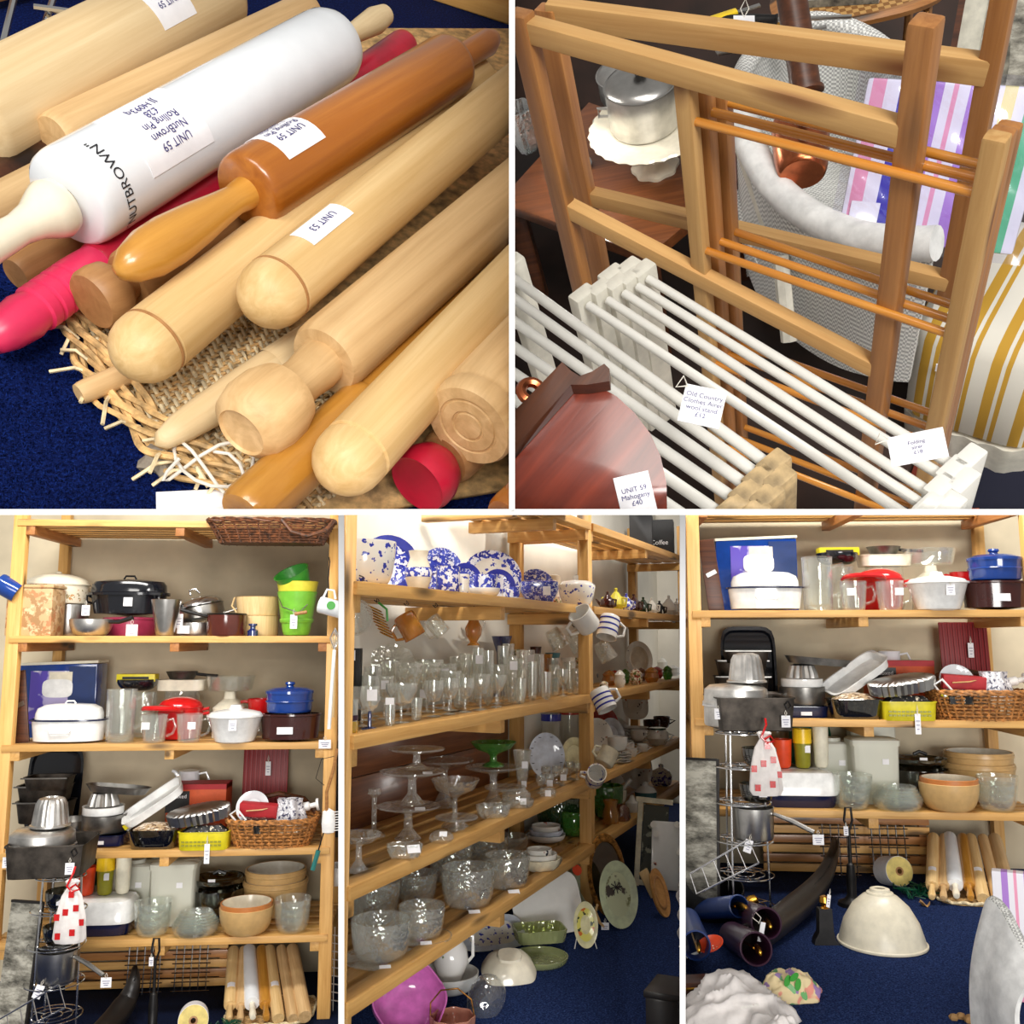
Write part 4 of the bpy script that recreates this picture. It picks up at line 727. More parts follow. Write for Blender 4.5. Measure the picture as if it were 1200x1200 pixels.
t = K('blue_casserole', 'blue stoneware casserole with lid on the brown dish', 'casserole', 'C', 338, .08, 33); t.lathe('body', potp(27, 22, 1.6, 26), 'blue_glaze', n=44); l = t.lathe('lid', [(28, 22), (28, 25), (20, 28), (0, 30)], 'blue_glaze', n=44); t.lathe('knob', [(0, 0), (5, 0), (4, 2), (6, 4), (5, 6), (0, 7)], 'blue_glaze', l, at=(0, 0, 29)); t.lathe('band', [(27.4, 12), (28, 13), (27.4, 14)], 'blue_glaze', n=44)
# --- shelf D
t = K('baking_tray', 'large black baking tray standing against the wall', 'tray', 'D', 62, .93, 2); slab(t, 'tray', 60, 92, 5, 'black_enamel', (0, 0, 46), rot=(83, 0, 0))
for i, (px, fr, dz, w, h) in enumerate(((52, .6, 0, 60, 24), (50, .6, 24, 56, 18), (54, .5, 40, 50, 14))):
    t = K('loaf_tin', ('dark loaf tin at the base of the tin pile', 'dark loaf tin in the middle of the tin pile', 'dark speckled loaf tin topping the tin pile')[i], 'tin', 'D', px, fr, dz + 18); slab(t, 'tin', w, 36, h, 'tin_dark', r0=.86); t.box('wire_edge', (w * 1.04, 1.5, 1.5), 'tin_grey', (0, -18.5, h))
t = K('steel_bowl', 'steel mixing bowl beneath the loaf tins', 'bowl', 'D', 80, .35); t.lathe('bowl', bowlp(24, 26, 14, 1.2), 'steel', n=40)
t = K('cake_tin', 'dark sheet tin at the base of the cake tin pile', 'tin', 'D', 122, .25); slab(t, 'tin', 52, 40, 12, 'navy'); t.box('price_label', (12, .4, 4), 'paper', (0, -20.5, 5))
t = K('cake_tin', 'deep round grey cake tin below the white tin', 'tin', 'D', 121, .3, 13); t.lathe('tin', potp(25, 20, 1.2), 'tin_grey', n=44)
t = K('cake_tin', 'shallow white round tin in the cake tin pile', 'tin', 'D', 119, .3, 33); t.lathe('tin', potp(23, 9, 1.2), 'white_enamel', n=44)
t = K('jelly_mould', 'fluted aluminium mould upside down on the white tin', 'mould', 'D', 119, .3, 43); t.lathe('mould', [(17, 0), (16, 5), (13, 14), (8, 16), (0, 16)], 'alu', n=60, flute=(14, .08))
t = K('fish_tin', 'long grey oval tin lying tilted on top of the pile', 'tin', 'D', 135, .25, 58); t.lathe('tin', [(0, 0), (.86, 0), (1, 7), (1.03, 8), (.97, 8), (.85, 2), (0, 2)], 'tin_grey', n=56, sx=36, sy=14, p=3, rot=(0, 5, 0))
t = K('white_tray', 'white plastic tray propped at a slant over the boxes', 'tray', 'D', 181, .25, 42); slab(t, 'tray', 74, 44, 9, 'white_plastic', rot=(14, -34, 8)); t.box('sticker', (7, 1, 6), 'yellow_basket', (-28, -16, -20), (14, -34, 8))
t = K('cutlery_box', 'dark glass dish holding wrapped cutters', 'dish', 'D', 181, .02); slab(t, 'dish', 58, 34, 22, 'smoke_glass', r0=.8); c_ = t.lathe('contents', [(0, 8), (.85, 8), (.9, 22), (.5, 27), (0, 28)], 'wrapped', n=40, sx=27, sy=16, flute=(9, .06)) if False else None
blotch('wrapped', (176, 150, 116), [(226, 214, 196), (96, 72, 52)], 50, .52, .3, (1, 3, 1), 3)
t.lathe('wrapped_cutters', [(0, 6), (.8, 6), (.9, 22), (.5, 28), (0, 30)], 'wrapped', n=40, sx=27, sy=16, flute=(9, .06))
t = K('white_jug', 'small white lidded jug at the back wall', 'jug', 'D', 219, .85, 40); t.lathe('body', [(0, 0), (13, 0), (13, 4), (11, 26), (12, 28), (0, 30)], 'ceramic_white', n=40, flute=(16, .02)); handle_arc(t, 'handle', 11, 24, 12, 18, 1.3, 'ceramic_white'); t.tube('spout', [(-11, 0, 20), (-17, 0, 27), (-20, 0, 28)], [3, 2, 1.6], 'ceramic_white'); t.box('stand_box', (34, 20, 40), 'cream_plastic', (0, 4, -20))
t = K('orange_box', 'orange and black carton lettered in white', 'carton', 'D', 232, .62); t.box('carton', (68, 34, 50), 'orange_card', (0, 0, 34), None, .8); p_ = t.box('end_panel', (27, .6, 24), 'black_plastic', (-21, -17.2, 40)); words(t, '6 Boxed', 6.2, (-21, -17.8, 46), (90, 0, 0), 'paper', p_); t.box('top_band', (68, 34.2, 6), 'red_card', (0, 0, 56.5))
t = K('foil_tray', 'crumpled foil baking case laid over the plastic basket', 'foil case', 'D', 233, .0, 32); t.lathe('case', [(0, 3), (.7, 2), (1, 0), (1.04, 12), (.98, 13), (.74, 15), (0, 16)], 'foil_metal' if False else 'steel', n=120, sx=34, sy=17, p=2.4, flute=(30, .045), rot=(14, -9, 0))
t = K('plastic_basket', 'bright yellow plastic basket of black clips', 'basket', 'D', 240, -.04); slab(t, 'basket', 58, 28, 20, 'yellow_basket', t=1.6, r0=.92)
g = MB(); [g.box((3.6, .5, 2), (-22 + 4.6 * i, -14.4, 6 + 4 * j)) for i in range(10) for j in range(2)]; t.add('slots', g, 'olive_plastic'); t.lathe('black_clips', [(0, 4), (.86, 4), (.9, 20), (.6, 27), (0, 28)], 'dark_bits', n=40, sx=27, sy=13, p=4, flute=(11, .08)); t.tag((6, -15.5, 8), 6, 22)
t = K('serving_tray', 'ribbed red plastic tray standing at the wall', 'tray', 'D', 309, .93); t.box('tray', (52, 3, 86), 'red_weave', (0, 0, 56), (-4, 0, 0), 1); r_ = MB(); [r_.box((1, 1.2, 82), (-22 + 5.5 * i, -2.2, 56), (-4, 0, 0)) for i in range(9)]; t.add('ribs', r_, 'red_plastic'); t.tag((4, -7, 76), 6, 16); t.box('foot', (52, 8, 14), 'red_plastic', (0, 0, 7))
t = K('wicker_basket', 'tan willow basket full of kitchen oddments', 'basket', 'D', 320, .1); wicker(t, 52, 34, 30, 'wicker_tan', 8, .8, 3.2, 72, 1.6, 2.6); t.tube('back_handle', [(-46, 24, 30), (-30, 33, 46), (0, 36, 52), (30, 33, 46), (46, 24, 30)], 3, 'wicker_brown')
KB = spot('D', 320, .1)
def inb(name, label, cat, dx, dy, dz, rz=0):
    th = Th(name, label + BAY, cat, KB[0] + (u3 * dx + v3 * dy + Z * dz) * KB[1], KB[1], M3 @ Matrix.Rotation(radians(rz), 3, 'Z')); TWINS.append(th.o); return th
t = inb('saucer', 'white saucer upright in the willow basket', 'saucer', -26, 8, 22); t.lathe('saucer', platep(19, 4), 'ceramic_white', n=40, rot=(68, 0, 0), at=(0, 0, 18))
t = inb('red_carton', 'slim red carton printed with cutlery', 'carton', -16, -6, 30); t.box('carton', (44, 12, 15), 'red_card', (0, 0, 10), (8, 4, -6), .6); t.tube('printed_spoon', [(-14, -6.9, 10), (4, -6.9, 11), (12, -7, 13)], .8, 'cane_bowl')
t = inb('bead_bag', 'clear bag of dark beads in the willow basket', 'bag', 18, -4, 20); t.lathe('bag', [(0, 0), (16, 2), (19, 9), (16, 19), (13, 26), (14, 32), (0, 29)], 'clear_bits', n=40, sy=.6, flute=(5, .13))
t = inb('icing_syringe', 'white plastic icing syringe poking from the willow basket', 'syringe', 30, 4, 40); t.lathe('barrel', [(0, -14), (5, -14), (5, 10), (3, 12), (3, 18), (7, 19), (7, 22), (0, 22)], 'white_plastic', rot=(0, 80, 0))
t = inb('whisk_bundle', 'bundle of black and white gadgets in the willow basket', 'gadgets', -14, -16, 18); t.lathe('bundle', [(0, 0), (22, 0), (24, 8), (14, 14), (0, 15)], 'dark_bits', n=40, sy=.7, flute=(8, .15)); t.tube('cord', [(-26, -4, 12), (-32, -6, 20), (-24, -8, 26), (-14, -8, 14), (-24, -12, 8)], 1.4, 'white_plastic'); t.tube('yellow_cord', [(-26, -8, 10), (-16, -10, 6), (-8, -9, 10)], 1.8, 'yellow_basket')
t = inb('paper_bundle', 'white paper oddments at the front of the willow basket', 'paper', 18, -18, 16); t.lathe('paper', [(0, 0), (20, 0), (21, 5), (10, 9), (0, 9)], 'wrapped', n=36, sy=.6, flute=(7, .12))
# --- shelf E
t = K('green_colander', 'dark green plastic colander upright at the back', 'colander', 'E', 118, .92); t.lathe('bowl', bowlp(34, 20, 16, 1.2), 'green_plastic', n=48, rot=(72, 0, 0), at=(0, 2, 60))
t = K('amber_jar', 'amber brown jar with lid behind the orange beaker', 'jar', 'E', 95, .75); plain('amber_jar', (110, 84, 50), .3); t.lathe('jar', [(0, 0), (13, 0), (13, 62), (14, 64), (14, 72), (0, 73)], 'amber_jar', n=32)
t = K('roaster_lid_box', 'white and navy enamel roaster turned over on the lower shelf', 'roasting pan', 'E', 115, .2); t.lathe('base', [(0, 0), (.9, 0), (.96, 3), (1, 14), (0, 14)], 'navy', n=56, sx=42, sy=28, p=5); t.lathe('cover', [(1.02, 14), (1.02, 17), (1, 20), (.97, 34), (.9, 38), (.6, 40), (0, 40)], 'white_enamel', n=56, sx=42, sy=28, p=5)
for i, (px, mt, top, h, r) in enumerate(((97, 'orange_plastic', None, 32, 11), (120, 'olive_plastic', 'yellow_cup', 28, 9.5), (141, 'cream_plastic', None, 46, 9))):
    t = K('beaker', ('orange plastic beaker standing on the upturned roaster', 'olive beaker with yellow top and price label', 'stack of cream plastic beakers on the roaster')[i], 'beaker', 'E', px, .22, 40); t.lathe('cup', potp(r, h, 1, r * .86), mt, n=32)
    if top: t.lathe('yellow_top', [(r, h), (r + 1, h), (r + 1, h + 16), (r, h + 16), (r, h)], top, n=32); t.box('price_label', (6, .4, 8), 'paper', (4, -9, h - 6))
    if i == 2: t.lathe('inner_cup', [(8, 46), (8.6, 52), (7.6, 52), (7.4, 46)], mt, n=32)
for i, (px, fr, w, h, d, lab) in enumerate(((156, .6, 46, 58, 30, 'milky plastic canister behind the cream beakers'), (203, .4, 52, 66, 34, 'square milky plastic cereal box with lid'), (202, .9, 50, 78, 26, 'tall milky plastic box at the back wall'))):
    t = K('plastic_canister', lab, 'canister', 'E', px, fr); t.lathe('box', [(0, 0), (.88, 0), (.92, 2), (1, h), (.97, h), (0, h)], 'milky_plastic', n=40, sx=w / 2, sy=d / 2, p=7); t.lathe('lid', [(1.05, h - 3), (1.06, h + 3), (.9, h + 5), (0, h + 5)], 'milky_plastic', n=40, sx=w / 2, sy=d / 2, p=7)
    if i != 1: t.lathe('cap', [(0, h + 5), (11, h + 5), (11, h + 9), (0, h + 9)], 'milky_plastic')
    t.box('price_label', (7, .4, 6), 'paper', (w * .18, -d / 2 - .4, h * .7))
for i, (px, fr, r, h, n_) in enumerate(((178, .02, 21, 20, 3), (342, .02, 21, 20, 3))):
    for k in range(n_):
        t = K('glass_bowl', '%s clear glass bowl of the nest beside %s' % (('lowest', 'middle', 'topmost')[k], ('the cereal box', 'the shelf post')[i]), 'bowl', 'E', px, fr, 9 * k, group='nested clear glass bowls'); t.lathe('bowl', bowlp(r - (n_ - k) * .6 + 1, h, 11, 1), 'clear_glass', n=40)
for k in range(5):
    t = K('glass_dish', '%s clear glass pie dish of the flat stack' % ('lowest, widest', 'second', 'middle', 'fourth', 'topmost, smallest')[k], 'dish', 'E', 229, .0, 4 * k, group='stacked glass pie dishes'); t.lathe('dish', bowlp(27 - k * 2, 14 - k, 16 - k * 1.5, 1, .8), 'clear_glass', n=44)
t = K('smoked_casserole', 'large smoked glass casserole with inverted lid', 'casserole', 'E', 255, .55); t.lathe('bowl', bowlp(31, 34, 18, 1.4), 'smoke_glass', n=48); t.lathe('lid', bowlp(30, 12, 12, 1.2), 'smoke_glass', n=48, at=(0, 0, 34)); t.tube('handle', [(-6, -3, 50), (0, -3, 53), (8, -3, 50)], 2, 'black_plastic'); t.box('price_label', (8, 1, 6), 'paper', (-3, -26, 46))
for k in range(2):
    t = K('cream_bowl', 'cream lined bowl %s of the pale pair' % ('with patterned outside, lower', 'with terracotta rim, upper')[k], 'bowl', 'E', 288, .02, 5 * k); t.lathe('bowl', bowlp(31 - k, 30, 15, 1.6, .8), ('cane_bowl', 'terracotta')[k], n=52); t.lathe('lining', [(29 - k, 30.4), (26 - k, 20), (18, 7), (0, 4)], 'bowl_cream', n=52)
for k in range(2):
    t = K('mixing_bowl', 'large cane coloured mixing bowl %s of the nested two' % ('outer', 'inner')[k], 'bowl', 'E', 322, .62, 12 * k); t.lathe('bowl', bowlp(37 - k * 2, 40, 18, 1.8, .8), 'cane_bowl', n=56); t.lathe('lining', [(34.5 - 2 * k, 40.4), (31 - k * 2, 28), (20, 9), (0, 5)], 'stone_in', n=56); t.lathe('band', [(36.6 - 2 * k, 34), (37.6 - 2 * k, 35), (37.6 - 2 * k, 38), (36.6 - 2 * k, 38)], 'cane_bowl', n=56)
# --- floor under and before the shelving
t = K('slatted_crate', 'pine slatted crate end lying under the bottom shelf', 'crate', 'F', 172, .82)
for i in range(6): t.local('slat', MB().box((184, 4, 8.5), bev=.6), ('pine', 'pine_red')[i % 2], None, (0, 0, 6 + 10.5 * i))
for x in (-86, 0, 86): t.box('upright', (8, 6, 64), 'pine_dark', (x, 5.2, 34))
for j, px in enumerate((166, 222)):
    t = K('wire_grid', 'chrome wire cooling rack leaning on the crate %s' % ('by the horn', 'by the label roll')[j], 'cooling rack', 'F', px, .62); g = MB()
    for i in range(5): g.tube([(-18 + 9 * i, 0, 2), (-18 + 9 * i, 6, 58)], .8, 5)
    for i in range(6): g.tube([(-22, 0 + i, 4 + 10 * i), (22, 0 + i, 4 + 10 * i)], .7, 5)
    t.add('wires', g, 'chrome')
def pin_row(spotf, mx, bay):
    for i, (px, px2, mt, r, kn, lab) in enumerate(((268, 272, 'beech', 7.5, 1, 'pale rolling pin with label and slim handle'), (281, 284, 'beech_old', 6.5, 1, 'slim beige rolling pin beside the labelled pin'), (296, 290, 'ceramic_white', 9.5, 2, 'white ceramic rolling pin leaning in the row'), (312, 305, 'amber_light', 7.5, 1, 'amber rolling pin next to the white one'), (326, 314, 'beech', 7.5, 0, 'plain domed rolling pin with tag in the row'), (343, 328, 'beech_old', 7, 0, 'long plain rolling pin with tapering end'), (357, 341, 'beech_old', 8.5, 0, 'last flat ended rolling pin by the post'))):
        P, m = spotf('F', mx(px), -.25); Q, _ = spotf('F', mx(px2), .75); Q += Z * .17; P += Z * (r * m + .005); L = (Q - P).length / m
        th = Th('rolling_pin', lab + bay, 'rolling pin', P, m, zto(Q - P))
        b0 = 26 if kn else 0
        th.lathe('barrel', [(0, b0), (r * .9, b0), (r, b0 + 3), (r, L - 6), (r * .9, L), (0, L)], mt, n=24)
        if kn: th.lathe('handle', [(0, 0), (3.4, 1), (4.4, 6), (3.6, 14), (3, 20), (3.4, 26), (0, 26)], 'ceramic_cream' if mt == 'ceramic_white' else mt, n=20)
        if i in (0, 4): th.box('price_label', (8, .6, 7), 'paper', (0, 0, 60), zto((0, 0, 1)), par=None) if False else th.add('price_label', MB().sheet(lambda u_, v_: ((r + .3) * cos(1.2 * (v_ - .5)), (r + .3) * sin(1.2 * (v_ - .5)), 52 + 8 * u_), 3, 6, thick=.2), 'paper')
pin_row(spot, lambda x: x, BAY)
t = K('straw_tray', 'frayed straw tray under the row of rolling pins', 'tray', 'F', 318, .1); t.lathe('base', [(0, 0), (.96, 0), (1, 3), (.97, 3), (0, 1.5)], 'straw', n=48, sx=50, sy=44, p=4); g = MB(); [g.ring(1, .04, 48, 5, (0, 0, 2.6 + .6 * k), None, 1, 1, 1) for k in range(1)]; t.tube('rim', [(50 * cos(a) * (abs(cos(a)) ** 4 + abs(sin(a)) ** 4) ** -.25, 44 * sin(a) * (abs(cos(a)) ** 4 + abs(sin(a)) ** 4) ** -.25, 3 + sin(a * 20)) for a in [i / 60 * 2 * pi for i in range(60)]], 1.6, 'straw_pale', closed=True)
t = K('label_roll', 'big white paper label roll with yellow core side', 'paper roll', 'F', 226, -.35); t.lathe('paper', [(5, -16), (17, -16), (17, 16), (5, 16), (5, -16)], 'paper', n=40, at=(0, 0, 17.5), rot=(78, 0, 12)); plain('label_yellow', (226, 204, 120), .6); t.lathe('side', [(4, 0), (16.8, 0), (16.8, .6), (4, .6)], 'label_yellow', n=40, at=(0, 0, 17.5), rot=(78, 0, 12)) if False else t.lathe('side', [(5, 16.1), (16.6, 16.1), (16.6, 16.6), (5, 16.6), (5, 16.1)], 'label_yellow', n=40, at=(0, 0, 17.5), rot=(78, 0, 12)); t.lathe('core', [(3, -15), (5, -15), (5, 16.8), (3, 16.8), (3, -15)], 'brown_wood', n=30, at=(0, 0, 17.5), rot=(78, 0, 12))
t = K('iron_stand', 'black iron spike stand with ring top and tag', 'stand', 'F', 178, -.3); t.lathe('foot', [(0, 0), (16, 0), (15, 4), (8, 7), (5, 12), (5.5, 30), (4, 44), (2, 46), (1.6, 82), (0, 82)], 'iron', n=28); t.tube('loop', [(0, 0, 80), (-5, 0, 92), (-3, 0, 106), (3, 0, 106), (4, 0, 92), (1, 0, 82)], 1.4, 'iron'); t.tag((-4, -3, 86), 5, 10)
def horn(pts, zf, label, k):
    P = [hit(x, y, Vector((0, 0, zf + h)), Z) for x, y, h in pts]; m = depth(P[0]) / FP * k; th = Th('horn', label, 'horn', Vector((P[0].x, P[0].y, zf)), m); L = [(p_ - th.o.location) / m for p_ in P]; c_ = [curve(L, i / 20) for i in range(21)]
    th.tube('horn', c_, [3 + 10 * min(1, i / 12) for i in range(21)], 'leather', n=16); th.tube('seam', [v + Vector((3, -4, 9 * min(1, .3 + i / 12))) for i, v in enumerate(c_)], 1, 'iron')
horn([(158, 1134, .2), (157, 1150, .17), (149, 1172, .1), (132, 1196, .06), (108, 1222, .05)], 0, 'long black leather horn lying curved on the carpet' + BAY, 1)
t = K('green_netting', 'tangle of dark green garden netting by the roll', 'netting', 'F', 258, -.4); g = MB(); rn = random.Random(4)
for _ in range(26):
    a, b_ = rn.uniform(-18, 18), rn.uniform(-14, 14); g.tube([(a + rn.uniform(-9, 9), b_ + rn.uniform(-9, 9), 1 + rn.uniform(0, 12)) for _ in range(5)], .7, 4)
t.add('net', g, 'green_plastic')
# wire saucepan stand with a tin on top
t = K('pan_stand', 'tiered chrome wire saucepan stand before the shelving', 'pan stand', 'F', 58, -.75)
for a in (0, 2.2, 4.1): t.tube('upright', [(28 * cos(a), 24 * sin(a), 0), (27 * cos(a), 23 * sin(a), 80), (24 * cos(a), 21 * sin(a), 210)], 1.3, 'chrome')
for z, r in ((14, 33), (48, 33), (86, 33), (128, 32), (168, 31), (206, 28)):
    g = MB()
    for q in (1, .68, .34): g.ring(r * q, .9, 36, 6, (0, 0, z))
    for a in (.6, 2.7, 4.8): g.tube([(r * .34 * cos(a), r * .34 * sin(a), z), (r * cos(a), r * sin(a), z)], .8, 5)
    t.add('tier', g, 'chrome')
PSt, mst = spot('F', 58, -.75)
def onst(name, label, cat, dx, dy, dz, rz=0):
    th = Th(name, label + BAY, cat, PSt + (u3 * dx + v3 * dy + Z * dz) * mst, mst, M3 @ Matrix.Rotation(radians(rz), 3, 'Z')); TWINS.append(th.o); return th
t = onst('saucepan', 'small steel saucepan on the lower tier of the wire stand', 'saucepan', 4, -4, 87.5); t.lathe('body', potp(24, 36, 1, 23), 'steel', n=40); t.tube('handle', [(22, -10, 30), (40, -18, 24), (62, -28, 14)], [2, 2.8, 2.6], 'steel'); t.tag((66, -30, 12), 12, 11); t.tag((-8, -25, 4), 9, 14, (80, 20, 10))
t = onst('wire_trivet', 'flat chrome wire rack slanting across the pan stand', 'rack', -4, -38, 62); g = MB(); g.tube([(-46, 0, -6), (20, 8, 30)], 1.1, 6); g.tube([(-40, -6, -26), (30, 4, 6)], 1.1, 6); [g.tube([(-46 + 66 * k / 5, 8 * k / 5, -6 + 36 * k / 5), (-40 + 70 * k / 5, -6 + 10 * k / 5, -26 + 32 * k / 5)], .7, 5) for k in range(6)]; t.add('wires', g, 'chrome')
for i, (z, lab) in enumerate(((168, 'small glass dish with label on the upper tier'), (128, 'clear glass dish with label on the middle tier'))):
    t = onst('glass_dish', lab, 'dish', 4, 0, z + 1); t.lathe('dish', bowlp(20, 20, 12, 1), 'smoke_glass', n=36); t.box('price_label', (9, .5, 7), 'paper', (4, -19, 11))
t = onst('roasting_tin', 'large dark square roasting tin capping the wire stand', 'roasting tin', -11, 2, 211, 6); t.lathe('tin', [(0, 0), (.9, 0), (.93, 1), (1, 36), (1.03, 36), (1.03, 37.5), (.97, 36), (.9, 2), (0, 2)], 'tin_dark', n=64, sx=44, sy=42, p=14, ang=30) if True else None; t.tube('ring', [(30, -43, 30), (34, -45, 34), (37, -44, 28), (33, -44, 24), (30, -43, 30)], .8, 'iron'); t.tag((30, -45, 18), 10, 13)
t = onst('check_bag', 'white drawstring bag with red squares hanging from the tin', 'bag', 30, -46, 142); t.lathe('bag', [(0, 0), (15, 1), (18, 6), (16, 30), (11, 52), (5, 62), (8, 68), (6, 70), (0, 66)], 'cloth_white', n=36, sy=.55, flute=(7, .06)); g = MB()
for x, z in ((-10, 10), (6, 14), (14, 24), (-3, 36), (8, 40), (2, 55), (-13, 30)): t.box('red_square', (6, 1, 7), 'red_enamel', (x, -sqrt(max(0, 1 - (x / 18) ** 2)) * 10.6 * (1 - z / 150) - .6, z), (0, 0, 0))
t.tube('drawstring', [(0, -4, 62), (6, -7, 66), (10, -5, 60), (2, -7, 58), (-4, -6, 64), (2, -5, 78), (2, 0, 84)], 1.3, 'red_enamel')
t = onst('lidded_pan', 'round aluminium lidded pan set on the roasting tin', 'pan', -24, 0, 214, 0); t.lathe('body', potp(37, 24, 1.2), 'alu', n=48); t.lathe('lid', [(37, 24), (38.5, 25), (38.5, 28), (37, 29), (36, 42), (30, 47), (0, 50)], 'alu', n=48); t.lathe('band', [(37.4, 22), (39, 23), (39, 25), (37.4, 26)], 'chrome', n=48); t.box('price_label', (9, .5, 9), 'paper', (16, -34, 10), (0, 0, 24)); t.box('clip', (16, 3, 14), 'alu', (-20, -33, 26), (0, 0, -30), 1); t.tag((-24, -36, 22), 11, 12)
t = onst('jelly_mould', 'fluted white aluminium jelly mould on the lidded pan', 'mould', -16, 0, 264); t.lathe('mould', [(23, 0), (23, 2), (21, 3), (17, 26), (14, 32), (8, 34), (6, 31), (0, 30)], 'alu', n=72, flute=(18, .05, lambda s: 0 if s < .3 else 1))
# things hanging on the right post and beyond it (this bay only)
t = K('wooden_spoon', 'long pale wooden spoon hanging from the right post', 'spoon', 'C', 389, -.2, 30, False); t.tube('handle', [(0, 0, 0), (1, 0, 40), (0, 0, 84)], [2, 1.6, 1.6], 'tub_wood'); t.lathe('bowl', [(0, -12), (4, -9), (5, -2), (3, 4), (0, 6)], 'tub_wood', sy=.4, at=(0, 0, 90))
t = K('wire_whisk', 'white handled whisk hanging beside the wooden spoon', 'whisk', 'C', 385, -.3, 18, False); t.tube('handle', [(0, 0, 0), (2, 0, 50), (4, 0, 92)], 2.2, 'white_plastic'); g = MB(); [g.tube([(4, 0, 92), (4 + 6 * cos(a), 6 * sin(a), 106), (4, 0, 118)], .5, 5) for a in (0, 1, 2, 3, 4, 5)]; t.add('wires', g, 'chrome'); t.tag((-4, -3, -12), 14, 10)
t = K('dish_brush', 'white bristled brush on long wooden handle hanging at the post', 'brush', 'D', 388, -.3, -20, False); t.tube('handle', [(4, 0, 138), (0, 0, 112), (-7, 0, 88), (-6, 0, 60)], [1.8, 2, 2, 2.4], 'willow'); t.lathe('head', [(0, 0), (7, 2), (8, 12), (7, 26), (0, 30)], 'white_plastic', sy=.4, at=(-4, 0, 40)); g = MB(); [g.tube([(2, 0, 44 + 3 * k), (8, -2, 45 + 3 * k)], .6, 4) for k in range(8)]; t.add('bristles', g, 'white_plastic'); t.tube('wire_loop', [(4, 0, 130), (-14, 0, 126), (-20, 0, 104), (-10, 0, 96)], .4, 'iron')
t = K('teal_skewer', 'thin rod with teal wrapped grip hanging at the post', 'skewer', 'D', 371, -.3, -22, False); t.tube('rod', [(12, 0, 60), (2, 0, 24)], .8, 'iron'); t.tube('grip', [(2, 0, 24), (-4, 0, 2)], 2.8, 'teal_wrap')
t = K('black_apron', 'black cloth hanging beyond the right post', 'cloth', 'D', 396, .3, 22, False); t.add('cloth', MB().sheet(lambda u_, v_: ((u_ - .5) * 30, 3 * sin(u_ * 9), (1 - v_) * 110 - 20), 14, 10, thick=.8), 'brush_black')
t = K('enamel_bowl', 'white enamel bowl on the neighbouring rack', 'bowl', 'D', 396, .3, -52, False); t.lathe('bowl', bowlp(16, 22, 8, 1.2), 'white_enamel', n=36)
t = K('dish_rack', 'chrome wire dish rack standing past the right post', 'rack', 'F', 400, .1, 0, False); g = MB(); [g.tube([(-20, -10 + 0 * k, 16 + 9 * k), (20, -10, 10 + 9 * k)], .8, 5) for k in range(9)]; [g.tube([(-18 + 9 * k, -10, 0), (-18 + 9 * k, -10, 96)], .8, 5) for k in range(5)]; t.add('wires', g, 'chrome')
# framed print leaning at the left edge
def engraving_frame(P, m, M, label, w, h):
    th = Th('framed_print', label, 'picture', P, m, M); th.box('print', (w, 2, h), 'engraving', (0, 0, h / 2)); th.box('frame_edge', (3, 4, h + 4), 'leather', (w / 2 + 1, 0, h / 2)); th.box('frame_edge', (w, 4, 3), 'leather', (0, 0, h + 1)); return th
P, m = spot('F', 6, -.8); o = engraving_frame(P, m, M3 @ Matrix.Rotation(radians(-18), 3, 'Z') @ Matrix.Rotation(radians(-6), 3, 'X'), 'grey engraved print leaning beside the pan stand' + BAY, 42, 176).o; TWINS.append(o)
# brass ladle and striped parcel at the frame's foot
t = onst('brass_ladle', 'brass ladle bowl catching light below the wire stand', 'ladle', 16, -30, 26); t.lathe('bowl', [(0, -8), (5, -6), (7, 0), (5, 6), (0, 8)], 'brass', sy=.5, rot=(0, 60, 0)); t.tube('handle', [(-6, 0, -4), (-20, 0, -10), (-34, 0, -13)], 1.3, 'brass')
for o in TWINS: o['_twin'] = 1
t = K('striped_parcel', 'lilac striped parcel in clear wrap on the carpet', 'parcel', 'F', 352, -2.2, 0, False); t.box('parcel', (44, 26, 34), 'candy_stripes', (0, 0, 17), (0, 0, 30), 2); t.box('wrap', (26, 16, 26), 'pale_lilac', (26, -10, 13), (0, 8, 18), 2)
t = K('enamel_lampshade', 'cream enamel lampshade dome barely seen at the carpet front', 'lampshade', 'F', 212, -1.75, 0, False); t.lathe('shade', [(40, 0), (41, 1), (38, 12), (28, 24), (12, 30), (7, 31), (7, 28), (11, 28), (27, 22), (36, 11), (39, 0)], 'lamp_cream', n=56)
# ================================================================== lower middle: pine shelves of china and glass seen along their length
PANEL[0] = 4
e4 = ray(1065, 750); e4.z = 0; e4.normalize(); v4 = Vector((-e4.y, e4.x, 0)); M4 = Matrix((e4, v4, Z)).transposed(); D4 = .32; FZ = .62
B4 = pt(408, 750, 2.0); ZQ = {k: along(B4, Z, py=y).z for k, y in dict(B=682, C=864, D=1042, E=1180).items()}; ZQ['A'] = CAM.z + .44; ZQ['F'] = FZ
O4 = Vector((B4.x, B4.y, 0))
def spot4(sh, px, fr): P = O4 + v4 * (.02 + fr * (D4 - .04)) + Z * ZQ[sh]; P = along(P, e4, px=px); return P, depth(P) / FP
def Q(name, label, cat, sh, px, fr, dz=0, rz=0, group=None, face=0):
    "thing on a shelf of this bay; local y points from the camera, x to the right of the view"
    P, m = spot4(sh, px, fr); return Th(name, label, cat, P + Z * dz * m, m, Matrix.Rotation(radians(rz), 3, 'Z'), group)
def Fq(name, label, cat, px, py, rz=0, dz=0):
    P = hit(px, py, Vector((0, 0, FZ)), Z); return Th(name, label, cat, P + Z * dz, depth(P) / FP, Matrix.Rotation(radians(rz), 3, 'Z'))
a_of = lambda px: (along(O4 + Z * CAM.z, e4, px=px) - O4).dot(e4)
th = Th('shelving_unit', 'long pine shelving of china and glass seen along its front', 'shelving', O4, 1, M4)
AX = [a_of(408), a_of(692), a_of(806)]
